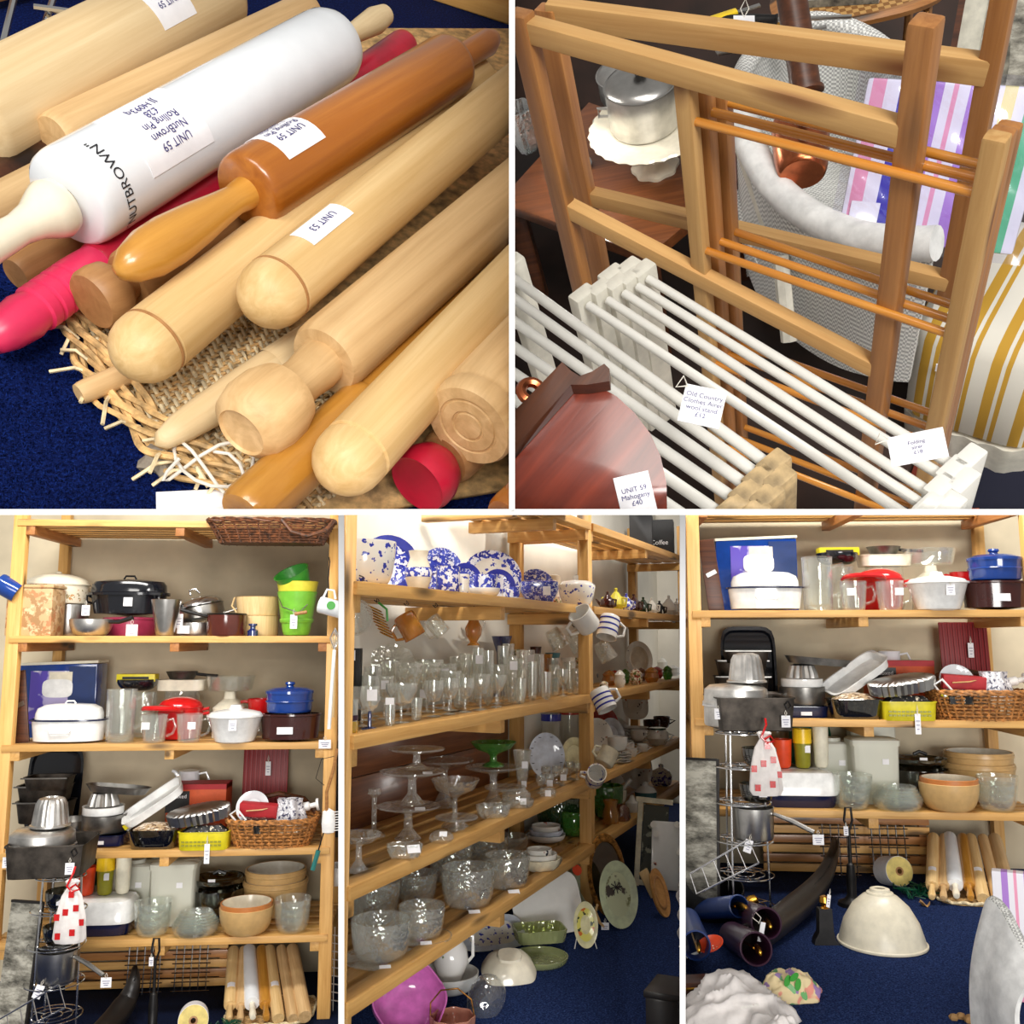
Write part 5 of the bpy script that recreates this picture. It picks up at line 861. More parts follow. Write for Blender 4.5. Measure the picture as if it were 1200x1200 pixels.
for k, x in enumerate(AX):
    for y in (.02, D4 - .02): board('post', (x, y, FZ), (x, y, CAM.z + .62), .045, .045, (1, 0, 0), 'pine', th.o)
for kk in 'ABCDE':
    z = ZQ[kk]
    for x0, x1 in ((AX[0], AX[1]), (AX[1], AX[2])):
        if kk == 'A' and x0 == AX[0]: x0 = AX[0] + .9
        for i in range(5): y = .02 + (D4 - .05) * i / 4; board('slat', (x0 + .012, y - .008 * (i == 0), z - .012), (x1 - .012, y - .008 * (i == 0), z - .012), .03 if i == 0 else .018, .05, Z, 'pine', th.o)
        for x in (x0 + .03, (x0 + x1) / 2, x1 - .03): board('bearer', (x, .0, z - .045), (x, D4, z - .045), .04, .035, Z, 'pine', th.o)
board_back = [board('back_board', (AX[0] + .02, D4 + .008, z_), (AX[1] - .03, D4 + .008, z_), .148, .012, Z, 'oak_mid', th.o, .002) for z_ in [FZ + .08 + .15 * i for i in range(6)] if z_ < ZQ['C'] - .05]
W4 = O4 + v4 * (D4 + .02); wallbox('wall_back_middle', W4 + Z * FZ - e4 * .6, e4, Z, AX[2] + 1.4, 2.2, .04, 'wall_white', 'off-white wall behind the china shelves')
E4 = O4 + e4 * (AX[2] + .75) - v4 * 1.2 + Z * FZ; wallbox('wall_end_middle', E4, v4, Z, 1.8, 2.2, .04, 'wall_white', 'off-white end wall past the china shelves')
q = [hit(x, y, Vector((0, 0, FZ)), Z) for x, y in ((390, 1330), (810, 1330), (830, 940), (390, 940))]
mb = MB().put([(v.x, v.y, FZ) for v in q] + [(v.x, v.y, FZ - .02) for v in q], [(0, 1, 2, 3), (7, 6, 5, 4), (0, 4, 5, 1), (1, 5, 6, 2), (2, 6, 7, 3), (3, 7, 4, 0)]); structure('floor', mb, 'carpet_blue', 'dark blue carpet before the china shelves')
# glazes and glass
blotch('willow_blue', (236, 238, 246), [(44, 52, 160), (60, 74, 186)], 62, .52, .12); blotch('blue_dense', (206, 212, 238), [(38, 46, 150), (70, 84, 190)], 110, .49, .12); blotch('blue_sprig', (240, 236, 226), [(54, 64, 170)], 60, .6, .12)
blotch('rose_sprig', (242, 240, 236), [(206, 60, 110), (110, 140, 80)], 24, .68, .12); blotch('leaf_sprig', (240, 238, 230), [(170, 90, 60), (60, 60, 70)], 30, .68, .12); blotch('fruit_plate', (222, 214, 110), [(60, 70, 50), (206, 110, 50)], 34, .6, .2)
blotch('colour_china', (214, 190, 150), [(150, 60, 40), (90, 110, 60), (230, 220, 200)], 50, .52, .2); blotch('picture_green', (190, 196, 160), [(120, 122, 84), (70, 62, 56)], 14, .55, .4, (1, 1, 1), 5, 0); blotch('picture_dark', (70, 72, 62), [(40, 42, 40), (150, 150, 130)], 16, .56, .4, (1, 1, 1), 5, 0)
glass('crystal', (250, 252, 250), .6, .1, 75, .04, .06); glass('crystal_fine', (250, 252, 250), .7, .1, 0, .03, .06); glass('pressed', (250, 251, 248), .6, .09, 60, .04, .07)
glass('green_glass', (96, 170, 70), .5, .12, 60, .05, .35); glass('dark_green_glass', (84, 124, 78), .5, .12, 60, .05, .2); glass('amber_glass', (226, 168, 76), .45, .08, 0, .05, .3); glass('pale_green_glass', (206, 214, 160), .6, .12, 60, .05, .3); glass('peach_glass', (206, 146, 124), .5, .12, 70, .08, .6); glass('brown_glass', (150, 84, 40), .6, .15, 70, .05, .35)
plain('pink_glaze', (206, 112, 184), .12, coat=.6); plain('celadon', (196, 206, 170), .4); plain('gilt', (150, 104, 48), .4, .8, var=.3, ns=70, bmp=.5, bs_scale=120); plain('mirror', (110, 100, 90), .05, 1, var=.02); plain('white_bone', (240, 240, 236), .12, coat=.4, var=.01); plain('cream_glaze', (232, 224, 196), .15, coat=.4)
plain('blue_band', (50, 60, 168), .2); plain('teal_glaze', (70, 120, 130), .2); plain('red_glaze', (178, 56, 44), .2); plain('blue_white', (214, 222, 236), .12, coat=.4); plain('pale_yellow', (228, 222, 176), .2, coat=.3); plain('card_black', (22, 22, 24), .6)
wood('olive_wood', (176, 124, 66), (206, 156, 96), 'x', .4, 1, False)
for key in ('rim_blue',): plain(key, (46, 54, 158), .15, coat=.3)
def plate(th, r, mat, rim=None, lean=78, z=None, sx=1, sy=1, p=2, at=(0, 0), n=48, yaw=0, deep=3):
    A = (at[0], at[1], r * sy * sin(radians(lean)) + .5 if z is None else z); rt = (lean, 0, yaw)
    o = th.lathe('plate', platep(r, deep, 1), mat, n=n, sx=sx, sy=sy, p=p, at=A, rot=rt)
    if rim: th.lathe('border', [(r * .7, deep * .5 + 1.2), (r * .99, deep + .9), (r * .99, deep + 1.2), (r * .7, deep * .5 + 1.5), (r * .7, deep * .5 + 1.2)], rim, o, n=n, sx=sx, sy=sy, p=p, at=A, rot=rt)
    return o
def mug(th, r, h, mat, rot=None, at=(0, 0, 0), bands=None, hand=1):
    o = th.lathe('cup', potp(r, h, 1), mat, n=32, at=at, rot=rot); M = R3(rot); A = Vector(at)
    if bands:
        for z in bands: th.lathe('band', [(r + .15, z), (r + .3, z + .2), (r + .3, z + h * .07), (r + .15, z + h * .08)], 'blue_band', o, n=32, at=at, rot=rot)
    if hand: th.tube('handle', [A + M @ Vector(q_) for q_ in ((r * hand, 0, h * .85), (r * 1.6 * hand, 0, h * .75), (r * 1.6 * hand, 0, h * .35), (r * hand, 0, h * .2))], r * .14, mat)
    return o
# --- shelf B: blue and white
t = Q('punch_bowl', 'large blue and white bowl with sprig print, first on top shelf', 'bowl', 'B', 425, .2); t.lathe('bowl', bowlp(38, 52, 22, 2, .8), 'blue_sprig', n=56); t.lathe('print_band', [(33.4, 24), (38.4, 50), (38.2, 53), (33, 26)], 'blue_sprig', n=56); t.lathe('line', [(33.2, 22), (33.9, 22.4), (33.9, 23.4), (33.2, 23.8)], 'rim_blue', n=56)
t = Q('plate', 'blue transfer plate upright behind the large bowl', 'plate', 'B', 455, .8); plate(t, 36, 'willow_blue', 'rim_blue', 80, yaw=20)
t = Q('jug', 'white jug with blue lattice band', 'jug', 'B', 490, .3); t.lathe('body', [(0, 0), (10, 0), (11, 4), (15, 16), (16, 24), (13, 34), (10, 42), (12, 50), (10, 49), (8, 42), (0, 40)], 'bowl_cream', n=36); t.lathe('lattice', [(15.6, 19), (16.3, 24), (14.8, 30), (14.4, 29)], 'willow_blue', n=36)
t = Q('plate', 'deep blue plate upright behind the blue mug', 'plate', 'B', 516, .8); plate(t, 27, 'willow_blue', 'blue_dense', 80, sy=1.15, yaw=15)
t = Q('mug', 'straight blue transfer mug', 'mug', 'B', 525, .25); mug(t, 14, 34, 'willow_blue', (0, 0, 160))
t = Q('plate', 'small dark blue plate leaning by the mug', 'plate', 'B', 546, .5); plate(t, 19, 'blue_dense', 'rim_blue', 76, sy=1.15, yaw=20)
t = Q('creamer', 'little blue and white creamer jug', 'creamer', 'B', 542, .2); t.lathe('body', bowlp(8, 26, 6, 1), 'blue_sprig', n=28)
t = Q('platter', 'broad blue bordered oval platter on top shelf', 'platter', 'B', 576, .85); plate(t, 34, 'blue_sprig', 'willow_blue', 80, sx=1.05, sy=.95, yaw=15)
t = Q('plate', 'small plate with blue edge before the platter', 'plate', 'B', 584, .55); plate(t, 20, 'willow_blue', 'rim_blue', 76, yaw=15)
t = Q('bowl', 'shallow white bowl carrying a blue cup', 'bowl', 'B', 566, .12); t.lathe('bowl', bowlp(20, 11, 9, 1), 'white_bone', n=36)
t = Q('teacup', 'blue landscape teacup set in the white bowl', 'teacup', 'B', 568, .14, 9); t.lathe('cup', bowlp(15, 18, 9, 1), 'willow_blue', n=36)
t = Q('teacup', 'tiny blue cup on white saucer', 'teacup', 'B', 601, .15, 4); t.lathe('cup', bowlp(9, 12, 6, 1), 'willow_blue', n=30); t.lathe('saucer', platep(14, 3), 'white_bone', n=36, at=(0, 0, -4)); t.tag((-12, -12, 2), 7, 14)
t = Q('plate', 'blue willow plate propped behind the square tureen', 'plate', 'B', 628, .8); plate(t, 23, 'willow_blue', 'blue_dense', 78, yaw=15)
t = Q('tureen', 'square blue landscape tureen with price label', 'tureen', 'B', 632, .15); t.lathe('body', [(0, 0), (15, 0), (17, 4), (22, 14), (22, 25), (20, 26), (0, 24)], 'blue_dense', n=40, p=4); t.box('price_label', (9, .4, 10), 'paper', (8, -23, 14), (0, 0, 8))
t = Q('bottle', 'beige pottery bottle behind the tureens', 'bottle', 'B', 649, .8); t.lathe('bottle', [(0, 0), (9, 0), (9, 22), (7, 28), (9, 34), (8, 40), (0, 42)], 'bowl_cream', n=28); t.lathe('tartan_band', [(9.2, 6), (9.5, 7), (9.5, 14), (9.2, 15)], 'colour_china', n=28)
t = Q('tureen', 'oval white tureen with blue landscape at the post', 'tureen', 'B', 676, .1); t.lathe('body', [(0, 0), (15, 0), (16, 4), (20, 12), (22, 24), (21, 26), (0, 27)], 'blue_sprig', n=40); t.lathe('lid', [(21, 26), (16, 30), (0, 32)], 'white_bone', n=40); t.lathe('knob', [(0, 31), (4, 31), (4, 37), (0, 38)], 'white_bone')
t = Q('hanging_hook', 'bent iron cup hook on the top shelf edge', 'hook', 'B', 421, -.06, -2); t.tube('hook', [(-8, 0, 0), (-6, -2, 5), (0, -2, 2), (4, -2, 2), (5, -2, 9), (0, -2, 11)], .8, 'iron')
# --- cups hanging under shelf B
def hang(name, label, cat, px, py, z, fr=.3):
    P = O4 + v4 * (.02 + fr * (D4 - .04)) + Z * (ZQ['B'] - .07); P = along(P, e4, px=px); P.z = along(P, Z, py=py).z; m = depth(P) / FP
    th = Th(name, label, cat, P, m); top = (ZQ['B'] - .03 - P.z) / m; th.tube('hook', [(0, 0, top), (0, 0, 12), (3, 0, 8), (0, 0, 6), (-3, 0, 9)], .6, 'iron'); return th
t = hang('glass_bowl', 'cut glass bowl hanging at the shelf start', 'bowl', 414, 722, 0); t.lathe('bowl', bowlp(22, 18, 8, 1.5), 'crystal', n=40, rot=(80, 0, 10), at=(0, 4, -4))
t = hang('wire_jug', 'spiral wire jug with green handle hanging', 'jug', 441, 712, 0); g = MB(); [g.ring(12 - .4 * k, .7, 24, 5, (k * 2.2 - 5, 0, -4 * k), (0, 25, 0)) for k in range(9)]; t.add('wire', g, 'brass'); t.tube('handle', [(2, 0, 6), (12, 0, -2), (13, 0, -16)], 1.4, 'leaf_green')
t = hang('mug', 'amber glass mug hanging on a hook', 'mug', 476, 716, 0); mug(t, 13, 30, 'amber_glass', (0, 150, 0), (-4, 0, -4))
t = hang('mug', 'small clear glass mug hanging on a hook', 'mug', 510, 718, 0); mug(t, 10, 24, 'pressed', (0, 140, 0), (-6, 0, -6))
t = hang('jug', 'amber footed glass jug hanging on a hook', 'jug', 555, 722, 0); t.lathe('body', [(0, -34), (8, -34), (4, -30), (9, -22), (10, -14), (6, -6), (9, 0), (7, 0), (5, -6), (8, -14), (7, -22), (0, -28)], 'amber_glass', n=28); t.tube('handle', [(8, 0, 0), (13, 0, -8), (9, 0, -20)], 1, 'crystal')
for i, (px, py) in enumerate(((650, 738), (673, 741), (706, 752))):
    t = hang('jug', 'cut glass cream jug hanging %s' % ('farthest from the post', 'beside the white jug', 'behind the striped jug')[i], 'jug', px, py, 0, .5); t.lathe('body', bowlp(11, 24, 7, 1), 'crystal', n=32, rot=(0, 150, 0), at=(-4, 0, 0))
def posthang(name, label, px, py, r, h, mat, rot, bands=None):
    P = O4 + e4 * (AX[1]) - v4 * .06; P = along(Vector((P.x, P.y, CAM.z)), e4, px=px); P.z = along(P, Z, py=py).z; m = depth(P) / FP
    th = Th(name, label, 'jug', P, m); mug(th, r, h, mat, rot, (0, 0, 0), bands, -1); th.tube('hook', [(0, 10, 16), (0, 3, 18), (0, 0, 14)], .6, 'iron'); return th
t = posthang('jug', 'round white jug hanging on the post', 692, 736, 14, 26, 'white_bone', (28, -38, 0)); 
posthang('jug', 'white jug with three blue bands hanging beside the round jug', 716, 722, 12, 27, 'white_bone', (20, 195, 0), (5, 12, 19)); posthang('jug', 'blue banded jug hanging lower on the post', 700, 808, 12, 26, 'white_bone', (20, 155, 0), (8, 14, 20)); posthang('jug', 'white mug with blue landscape hanging lowest on the post', 694, 915, 11, 24, 'blue_sprig', (60, 10, 0), (12,)); posthang('jug', 'plain cream mug hanging above the landscape mug', 705, 896, 11, 20, 'cream_glaze', (-20, 30, 0))
# --- shelf C: drinking glasses
def goblet(r, h, stem, foot, t_=.8): return [(0, 0), (foot, 0), (foot, .8), (1.4, 2.2), (1.2, stem), (r * .6, stem + 2), (r, stem + (h - stem) * .55), (r * .95, h), (r * .95 - t_, h), (r - t_, stem + (h - stem) * .55), (0, stem + 3)]
def coupe(r, h, stem, foot, t_=.8): return [(0, 0), (foot, 0), (foot, .8), (1.6, 2.4), (1.5, stem), (r * .6, stem + 4), (r, stem + (h - stem) * .7), (r, h), (r - t_, h), (r - t_, stem + (h - stem) * .7), (r * .55, stem + 5), (0, stem + 4)]
rnd = random.Random(11)
spots = [(470, .15, 'coupe', 19, 46), (450, .5, 'goblet', 12, 50), (478, .55, 'coupe', 17, 60), (500, .55, 'coupe', 17, 58), (424, .3, 'goblet', 12, 46), (456, .85, 'goblet', 11, 60), (436, .75, 'goblet', 12, 58), (508, .2, 'goblet', 12, 42), (526, .2, 'goblet', 12, 42), (520, .6, 'coupe', 15, 52), (538, .45, 'tumbler', 8, 40), (545, .15, 'goblet', 11, 40), (560, .5, 'vase', 7, 66), (572, .35, 'vase', 7, 64), (563, .15, 'goblet', 12, 42), (582, .15, 'coupe', 12, 38), (590, .5, 'vase', 7, 64), (600, .2, 'vase', 6.5, 56), (612, .35, 'vase', 7, 58), (610, .1, 'tumbler', 7, 30), (624, .15, 'vase', 6, 46), (632, .4, 'vase', 6, 50), (640, .12, 'tumbler', 6.5, 32), (650, .3, 'tumbler', 7, 36), (660, .15, 'goblet', 7, 32), (668, .35, 'tumbler', 7, 36), (676, .12, 'tumbler', 6.5, 30), (495, .85, 'tumbler', 9, 56), (535, .85, 'tumbler', 9, 54), (553, .8, 'goblet', 10, 54), (488, .15, 'tumbler', 7, 26), (596, .75, 'vase', 7, 62), (620, .7, 'vase', 7, 52), (545, .6, 'vase', 7, 60), (508, .75, 'goblet', 12, 56), (432, .55, 'goblet', 12, 52), (648, .6, 'goblet', 8, 40), (584, .35, 'goblet', 10, 46), (528, .4, 'coupe', 13, 46), (604, .45, 'goblet', 9, 48)]
adj = {'coupe': 'wide champagne coupe', 'goblet': 'stemmed glass', 'tumbler': 'straight tumbler', 'vase': 'tall slim vase'}
nb = ['the black box', 'the THE plate', 'the blue footed glass', 'the tall vases', 'the shelf post', 'the back wall', 'the shelf front edge']
seen4 = {}; ORD = ('first', 'second', 'third', 'fourth', 'fifth', 'sixth', 'seventh', 'eighth')
for i, (px, fr, kd, r, h) in enumerate(sorted(spots)):
    where = nb[0] if px < 440 else nb[1] if fr > .5 and px < 510 else nb[2] if px < 480 else nb[4] if px > 630 else nb[5] if fr > .5 else nb[3] if px > 540 else nb[6]
    t = Q(('champagne_coupe' if kd == 'coupe' else 'goblet' if kd == 'goblet' else 'tumbler' if kd == 'tumbler' else 'bud_vase'), 'clear %s by %s, %s such from near post' % (adj[kd], where, ORD[seen4.setdefault((kd, where), 0)]), 'glass' if kd != 'vase' else 'vase', 'C', px, fr, group='clear %s set by %s' % (adj[kd], where))
    seen4[(kd, where)] += 1
    pr = coupe(r, h, h * .42, r * .62) if kd == 'coupe' else goblet(r, h, h * .4, r * .7) if kd == 'goblet' else potp(r, h, .8, r * .85)
    t.lathe('glass', pr, 'crystal_fine' if i % 3 else 'pressed', n=28)
    if i in (3, 8, 12, 20, 27, 31): t.box('price_label', (9, .4, 10), 'paper', (2, -r - .3, h * (.3 if kd == 'tumbler' else .8)))
t = Q('goblet', 'clear goblet with cobalt blue stem and foot', 'glass', 'C', 433, .1); t.lathe('bowl', [(2, 20), (9, 26), (12, 36), (11, 50), (10, 50), (11, 36), (8, 27), (0, 22)], 'crystal_fine', n=30); t.lathe('stem', [(0, 0), (10, 0), (9, 1.4), (2.5, 3), (2, 12), (2.6, 16), (1.6, 21), (0, 22)], 'blue_glass', n=28); t.box('price_label', (12, .4, 13), 'paper', (4, -12, 40))
t = Q('tumbler', 'tall narrow labelled tumbler by the blue footed goblet', 'glass', 'C', 457, .05); t.lathe('glass', potp(6, 34, .8), 'crystal_fine', n=26); t.box('price_label', (10, .4, 8), 'paper', (0, -6.4, 30))
glass('sunset_glass', (226, 190, 60), .5, .12, 0, .05, .3); t = Q('art_glass', 'yellow and purple banded art glass tumbler', 'glass', 'C', 411, .02); t.lathe('glass', potp(8, 40, .9), 'crystal_fine', n=28); t.lathe('colour_band', [(8.1, 2), (8.3, 3), (8.3, 14), (8.1, 15)], 'sunset_glass', n=28); t.lathe('dark_band', [(8.1, 16), (8.3, 17), (8.3, 21), (8.1, 22)], 'purple', n=28)
t = Q('glass_plate', 'ribbed glass bread plate lettered THE standing at the back', 'plate', 'C', 458, .95); o = plate(t, 32, 'pressed', None, 80, z=46); words(t, 'THE', 9, (-8, -6, 66), (80, 0, 0), 'string', o)
t = Q('black_box', 'black gift box with white label', 'box', 'C', 409, .7); t.box('box', (26, 16, 84), 'card_black', (0, 0, 42), None, .6); t.box('price_label', (14, .4, 12), 'paper', (0, -8.3, 76))
t = Q('vase', 'cobalt blue trumpet vase at the back of the glass shelf', 'vase', 'C', 588, .9); t.lathe('vase', [(0, 0), (9, 0), (8, 4), (5, 16), (6, 50), (11, 66), (12, 70), (10, 70), (4, 52), (0, 40)], 'blue_glass', n=30)
for i, (px, mt, h, r, lab) in enumerate(((606, 'colour_china', 54, 11, 'painted pottery vase behind the bud vases'), (628, 'brown_glaze', 54, 7, 'dark brown bottle at the back of glass shelf'), (638, 'amber_glass', 44, 10, 'orange glass bowl vase at the back'), (648, 'teal_glaze', 44, 9, 'small teal dish vase at the back'), (666, 'leaf_sprig', 36, 9, 'painted mug near the post'), (680, 'colour_china', 34, 8, 'patterned pottery mug at the post'))):
    t = Q('vase', lab, 'vase', 'C', px, .75); t.lathe('vase', [(0, 0), (r * .7, 0), (r * .8, h * .1), (r, h * .5), (r * .8, h * .8), (r, h), (r * .8, h), (r * .6, h * .75), (0, h * .2)], mt, n=28)
# --- shelf D: cake stands and comports
def cakestand(name, lab, px, fr, r, h, mat='pressed', dz=0, rr=None, up=0):
    t = Q(name, lab, 'cake stand', 'D', px, fr, dz); t.lathe('foot', [(0, 0), (rr or r * .42, 0), (r * .34, 3), (r * .14, h * .35), (r * .12, h * .8), (r * .2, h * .95), (0, h)], mat, n=40, flute=(14, .04)); t.lathe('plate', [(0, h * .95), (r * .6, h * .95), (r, h + 2 + up), (r, h + 4 + up), (r * .6, h + 1), (0, h + 1)], mat, n=56, flute=(20, .012)); return t
t = cakestand('cake_stand', 'large glass cake stand, lower of the stacked pair', 478, .35, 37, 34); t.box('price_label', (12, 6, .5), 'paper', (16, -24, 38), (20, 0, 10))
t = cakestand('cake_stand', 'ribbed glass cake stand stacked upon the lower one', 482, .35, 38, 34, 'pressed', 38); t.box('price_label', (11, 5, .5), 'paper', (20, -20, 38), (20, 0, 10))
cakestand('cake_stand', 'glass cake stand topping the stack beneath the shelf', 487, .35, 33, 20, 'pressed', 76); cakestand('cake_stand', 'wide glass stand at the back of the comport shelf', 520, .8, 34, 50)
cakestand('cake_stand', 'short frosted glass cake stand by the near post', 420, .12, 26, 34, 'crystal', 0, 16, 4)
t = Q('comport', 'patterned glass comport bowl on tall stem', 'comport', 'D', 533, .2); t.lathe('bowl', [(0, 0), (16, 0), (14, 3), (3, 8), (2.5, 32), (8, 36), (22, 42), (29, 54), (28, 54), (20, 44), (0, 38)], 'crystal', n=44, flute=(18, .012)); cakestand('cake_stand', 'low glass stand with label before the comport', 535, .1, 25, 12)
t = Q('comport', 'bright green pressed glass comport', 'comport', 'D', 578, .35, 44); t.lathe('bowl', [(0, 0), (13, 0), (12, 2), (4, 6), (4, 12), (7, 15), (20, 20), (27, 28), (26, 28), (18, 21), (0, 16)], 'green_glass', n=44, flute=(16, .02))
cakestand('cake_stand', 'frilled glass cake stand carrying the green comport', 578, .35, 33, 40, 'crystal'); cakestand('cake_stand', 'plain glass cake stand behind the lattice dish', 592, .2, 24, 18)
t = Q('lattice_dish', 'cut crystal boat dish with spiky rim', 'dish', 'D', 578, .02); t.lathe('dish', bowlp(19, 16, 9, 1.4, .8), 'crystal', n=48, sy=.7, flute=(12, .07))
t = Q('crystal_dish', 'small round crystal dish by the shelf edge', 'dish', 'D', 517, -.02); t.lathe('dish', [(0, 0), (10, 0), (14, 5), (13, 10), (6, 14), (0, 15)], 'crystal', n=36, flute=(9, .06)); t.box('price_label', (9, .5, 7), 'paper', (3, -10, 12), (-50, 0, 0))
t = Q('crystal_basket', 'openwork crystal basket dish with white ticket', 'dish', 'D', 474, -.02); t.lathe('dish', bowlp(20, 17, 10, 1.4, .9), 'crystal', n=40, sy=.7, p=3, flute=(16, .06)); t.box('price_label', (15, .5, 10), 'paper', (12, -13, 14), (-40, 0, 20))
t = Q('glass_candlestick', 'dim glass candlestick at the back of comport shelf', 'candlestick', 'D', 438, .7); t.lathe('stick', [(0, 0), (14, 0), (12, 3), (3, 8), (3, 44), (8, 48), (7, 54), (0, 54)], 'pressed', n=28)
t = Q('plate', 'pale blue dinner plate with dark dot border', 'plate', 'D', 640, .5); plate(t, 22, 'blue_white', None, 78, yaw=15, sy=1.2); g = MB()
for k in range(16):
    if k in (4, 12): continue
    a = 2 * pi * k / 16; g.lathe([(0, 0), (1.6 if k % 2 else 1.1, 0), (1.6 if k % 2 else 1.1, .5), (0, .5)], 10, at=R3((78, 0, 15)) @ Vector((18.6 * cos(a), 18.6 * sin(a) * 1.2, 3.4)) + Vector((0, 0, 22 * 1.2 * sin(radians(78)) + .5)))
t.add('dots', g, 'ink_black')
t = Q('plate', 'cream fluted plate behind the post', 'plate', 'D', 673, .4); plate(t, 16, 'pale_yellow', None, 78, sy=1.2, yaw=15)
for i, (px, fr, mt) in enumerate(((646, .95, 'rim_blue'), (668, .95, 'red_glaze'))):
    t = Q('storage_jar', 'glass storage jar with %s lid at the back' % ('blue', 'red')[i], 'jar', 'D', px, fr); t.lathe('jar', potp(11, 50, 1), 'clear_glass', n=28); t.lathe('lid', [(0, 50), (12, 50), (12, 58), (0, 59)], mt, n=28)
t = Q('vase', 'flared glass vase with price labels', 'vase', 'D', 612, .15); t.lathe('vase', [(0, 0), (8, 0), (4, 4), (4, 12), (7, 30), (11, 58), (10, 58), (5, 30), (0, 10)], 'pressed', n=28); t.box('price_label', (7, .4, 8), 'paper', (3, -9, 42)); t.box('price_label', (6, .4, 7), 'paper', (2, -7, 20))
for i, (px, fr) in enumerate(((634, .15), (640, .35), (644, .1), (652, .25), (658, .4), (660, .1), (668, .2), (676, .1))):
    t = Q('sherry_glass', 'little cut sherry glass before the dotted plate, %s counting towards the far post' % ORD[i], 'glass', 'D', px, fr, group='sherry glasses before the dotted plate'); t.lathe('glass', goblet(6, 20, 7, 5), 'crystal', n=24)
    if i in (2, 5): t.box('price_label', (7, .4, 7), 'paper', (0, -6.4, 10))
t = Q('butter_dish', 'round glass butter dish with label', 'dish', 'D', 607, .02); t.lathe('dish', bowlp(19, 10, 12, 1, .8), 'pressed', n=40); t.lathe('cover', [(15, 8), (15, 16), (10, 21), (0, 22)], 'pressed', n=40); t.box('price_label', (7, .4, 7), 'paper', (6, -16, 10)); t = Q('glass_box', 'square glass box with ticket by the post', 'box', 'D', 642, -.02); t.box('box', (18, 14, 9), 'pressed', (0, 0, 4.5), None, 1); t.box('price_label', (7, .4, 7), 'paper', (0, -7.4, 5))
# --- shelf E: cut glass bowls
def cutbowl(lab, px, fr, r, h, mt='crystal', e=.5, tick=True, fl=None, dz=0, plat=0):
    t = Q('cut_glass_bowl', lab, 'bowl', 'E', px, fr, dz); t.lathe('bowl', bowlp(r, h, r * .5, 1.6, e), mt, n=56, flute=fl)
    g = MB()
    for k in range(14):
        a = 2 * pi * k / 14
        for s_ in (-1, 1): g.tube([(r * 1.005 * cos(a + s_ * w * .4) * (.86 + .14 * w), r * 1.005 * sin(a + s_ * w * .4) * (.86 + .14 * w), h * (.3 + .6 * w)) for w in (0, .5, 1)], .5, 4)
    t.add('cut_lines', g, 'crystal_fine')
    if plat: t.lathe('stand_plate', [(0, -2), (plat, 0), (plat, 1.5), (0, 0)], 'pressed', n=48)
    if tick: t.box('price_label', (13, 7, .5), 'paper', (r * .3, -r * 1.0 - 4, 2), (25, 0, 12))
    return t
cutbowl('deep cut glass bowl on plate beside the near post', 446, .2, 35, 44, plat=44); cutbowl('cut glass bowl with lattice sides on clear plate', 494, .15, 27, 36, plat=36); cutbowl('big scalloped cut glass bowl with lavender sheen', 548, .2, 31, 44, fl=(12, .02)); cutbowl('swirl cut glass bowl near shelf centre', 594, .12, 27, 36, 'pressed')
cutbowl('dim cut bowl in shadow behind the near bowl', 436, .8, 32, 46, tick=False); cutbowl('square cut glass dish behind the lattice bowl', 488, .75, 24, 32, tick=False); cutbowl('diamond cut glass bowl at the back', 528, .8, 26, 46, tick=False); cutbowl('shallow cut glass bowl with label at the back', 570, .75, 26, 32, tick=True)
t = Q('glass_bowl', 'plain clear bowl before the china dishes', 'bowl', 'E', 600, .65); t.lathe('bowl', bowlp(20, 22, 9, 1), 'clear_glass', n=40)
for k in range(3):
    t = Q('china_dish', '%s grey edged china dish of the stack' % ('lowest', 'middle', 'topmost')[k], 'dish', 'E', 640, .55, 5 * k); t.lathe('dish', bowlp(23 - 3 * k, 8, 12, 1, .8), ('white_bone', 'blue_white', 'leaf_sprig')[k], n=44)
for k in range(3):
    t = Q('china_bowl', '%s china bowl of the octagonal stack' % ('lowest octagonal cream', 'middle floral', 'topmost upturned floral')[k], 'bowl', 'E', 632, .08, 5 * k); t.lathe('bowl', bowlp(27 - 6 * k, 13, 14 - 2 * k, 1.2, .8), ('cream_glaze', 'leaf_sprig', 'leaf_sprig')[k], n=8 if k == 0 else 44, ang=60)
for i, (px, fr, r, h) in enumerate(((655, .6, 26, 40), (676, .3, 20, 28), (712, .3, 18, 36))):
    t = Q('green_bowl', ('big dark green glass bowl in shadow', 'green leaf glass dish leaning at the post', 'green pressed bowl beyond the post')[i], 'bowl', 'E', px, fr); t.lathe('bowl', bowlp(r, h, r * .5, 1.6, .7), ('dark_green_glass', 'green_glass', 'green_glass')[i], n=44, flute=(10, .04))
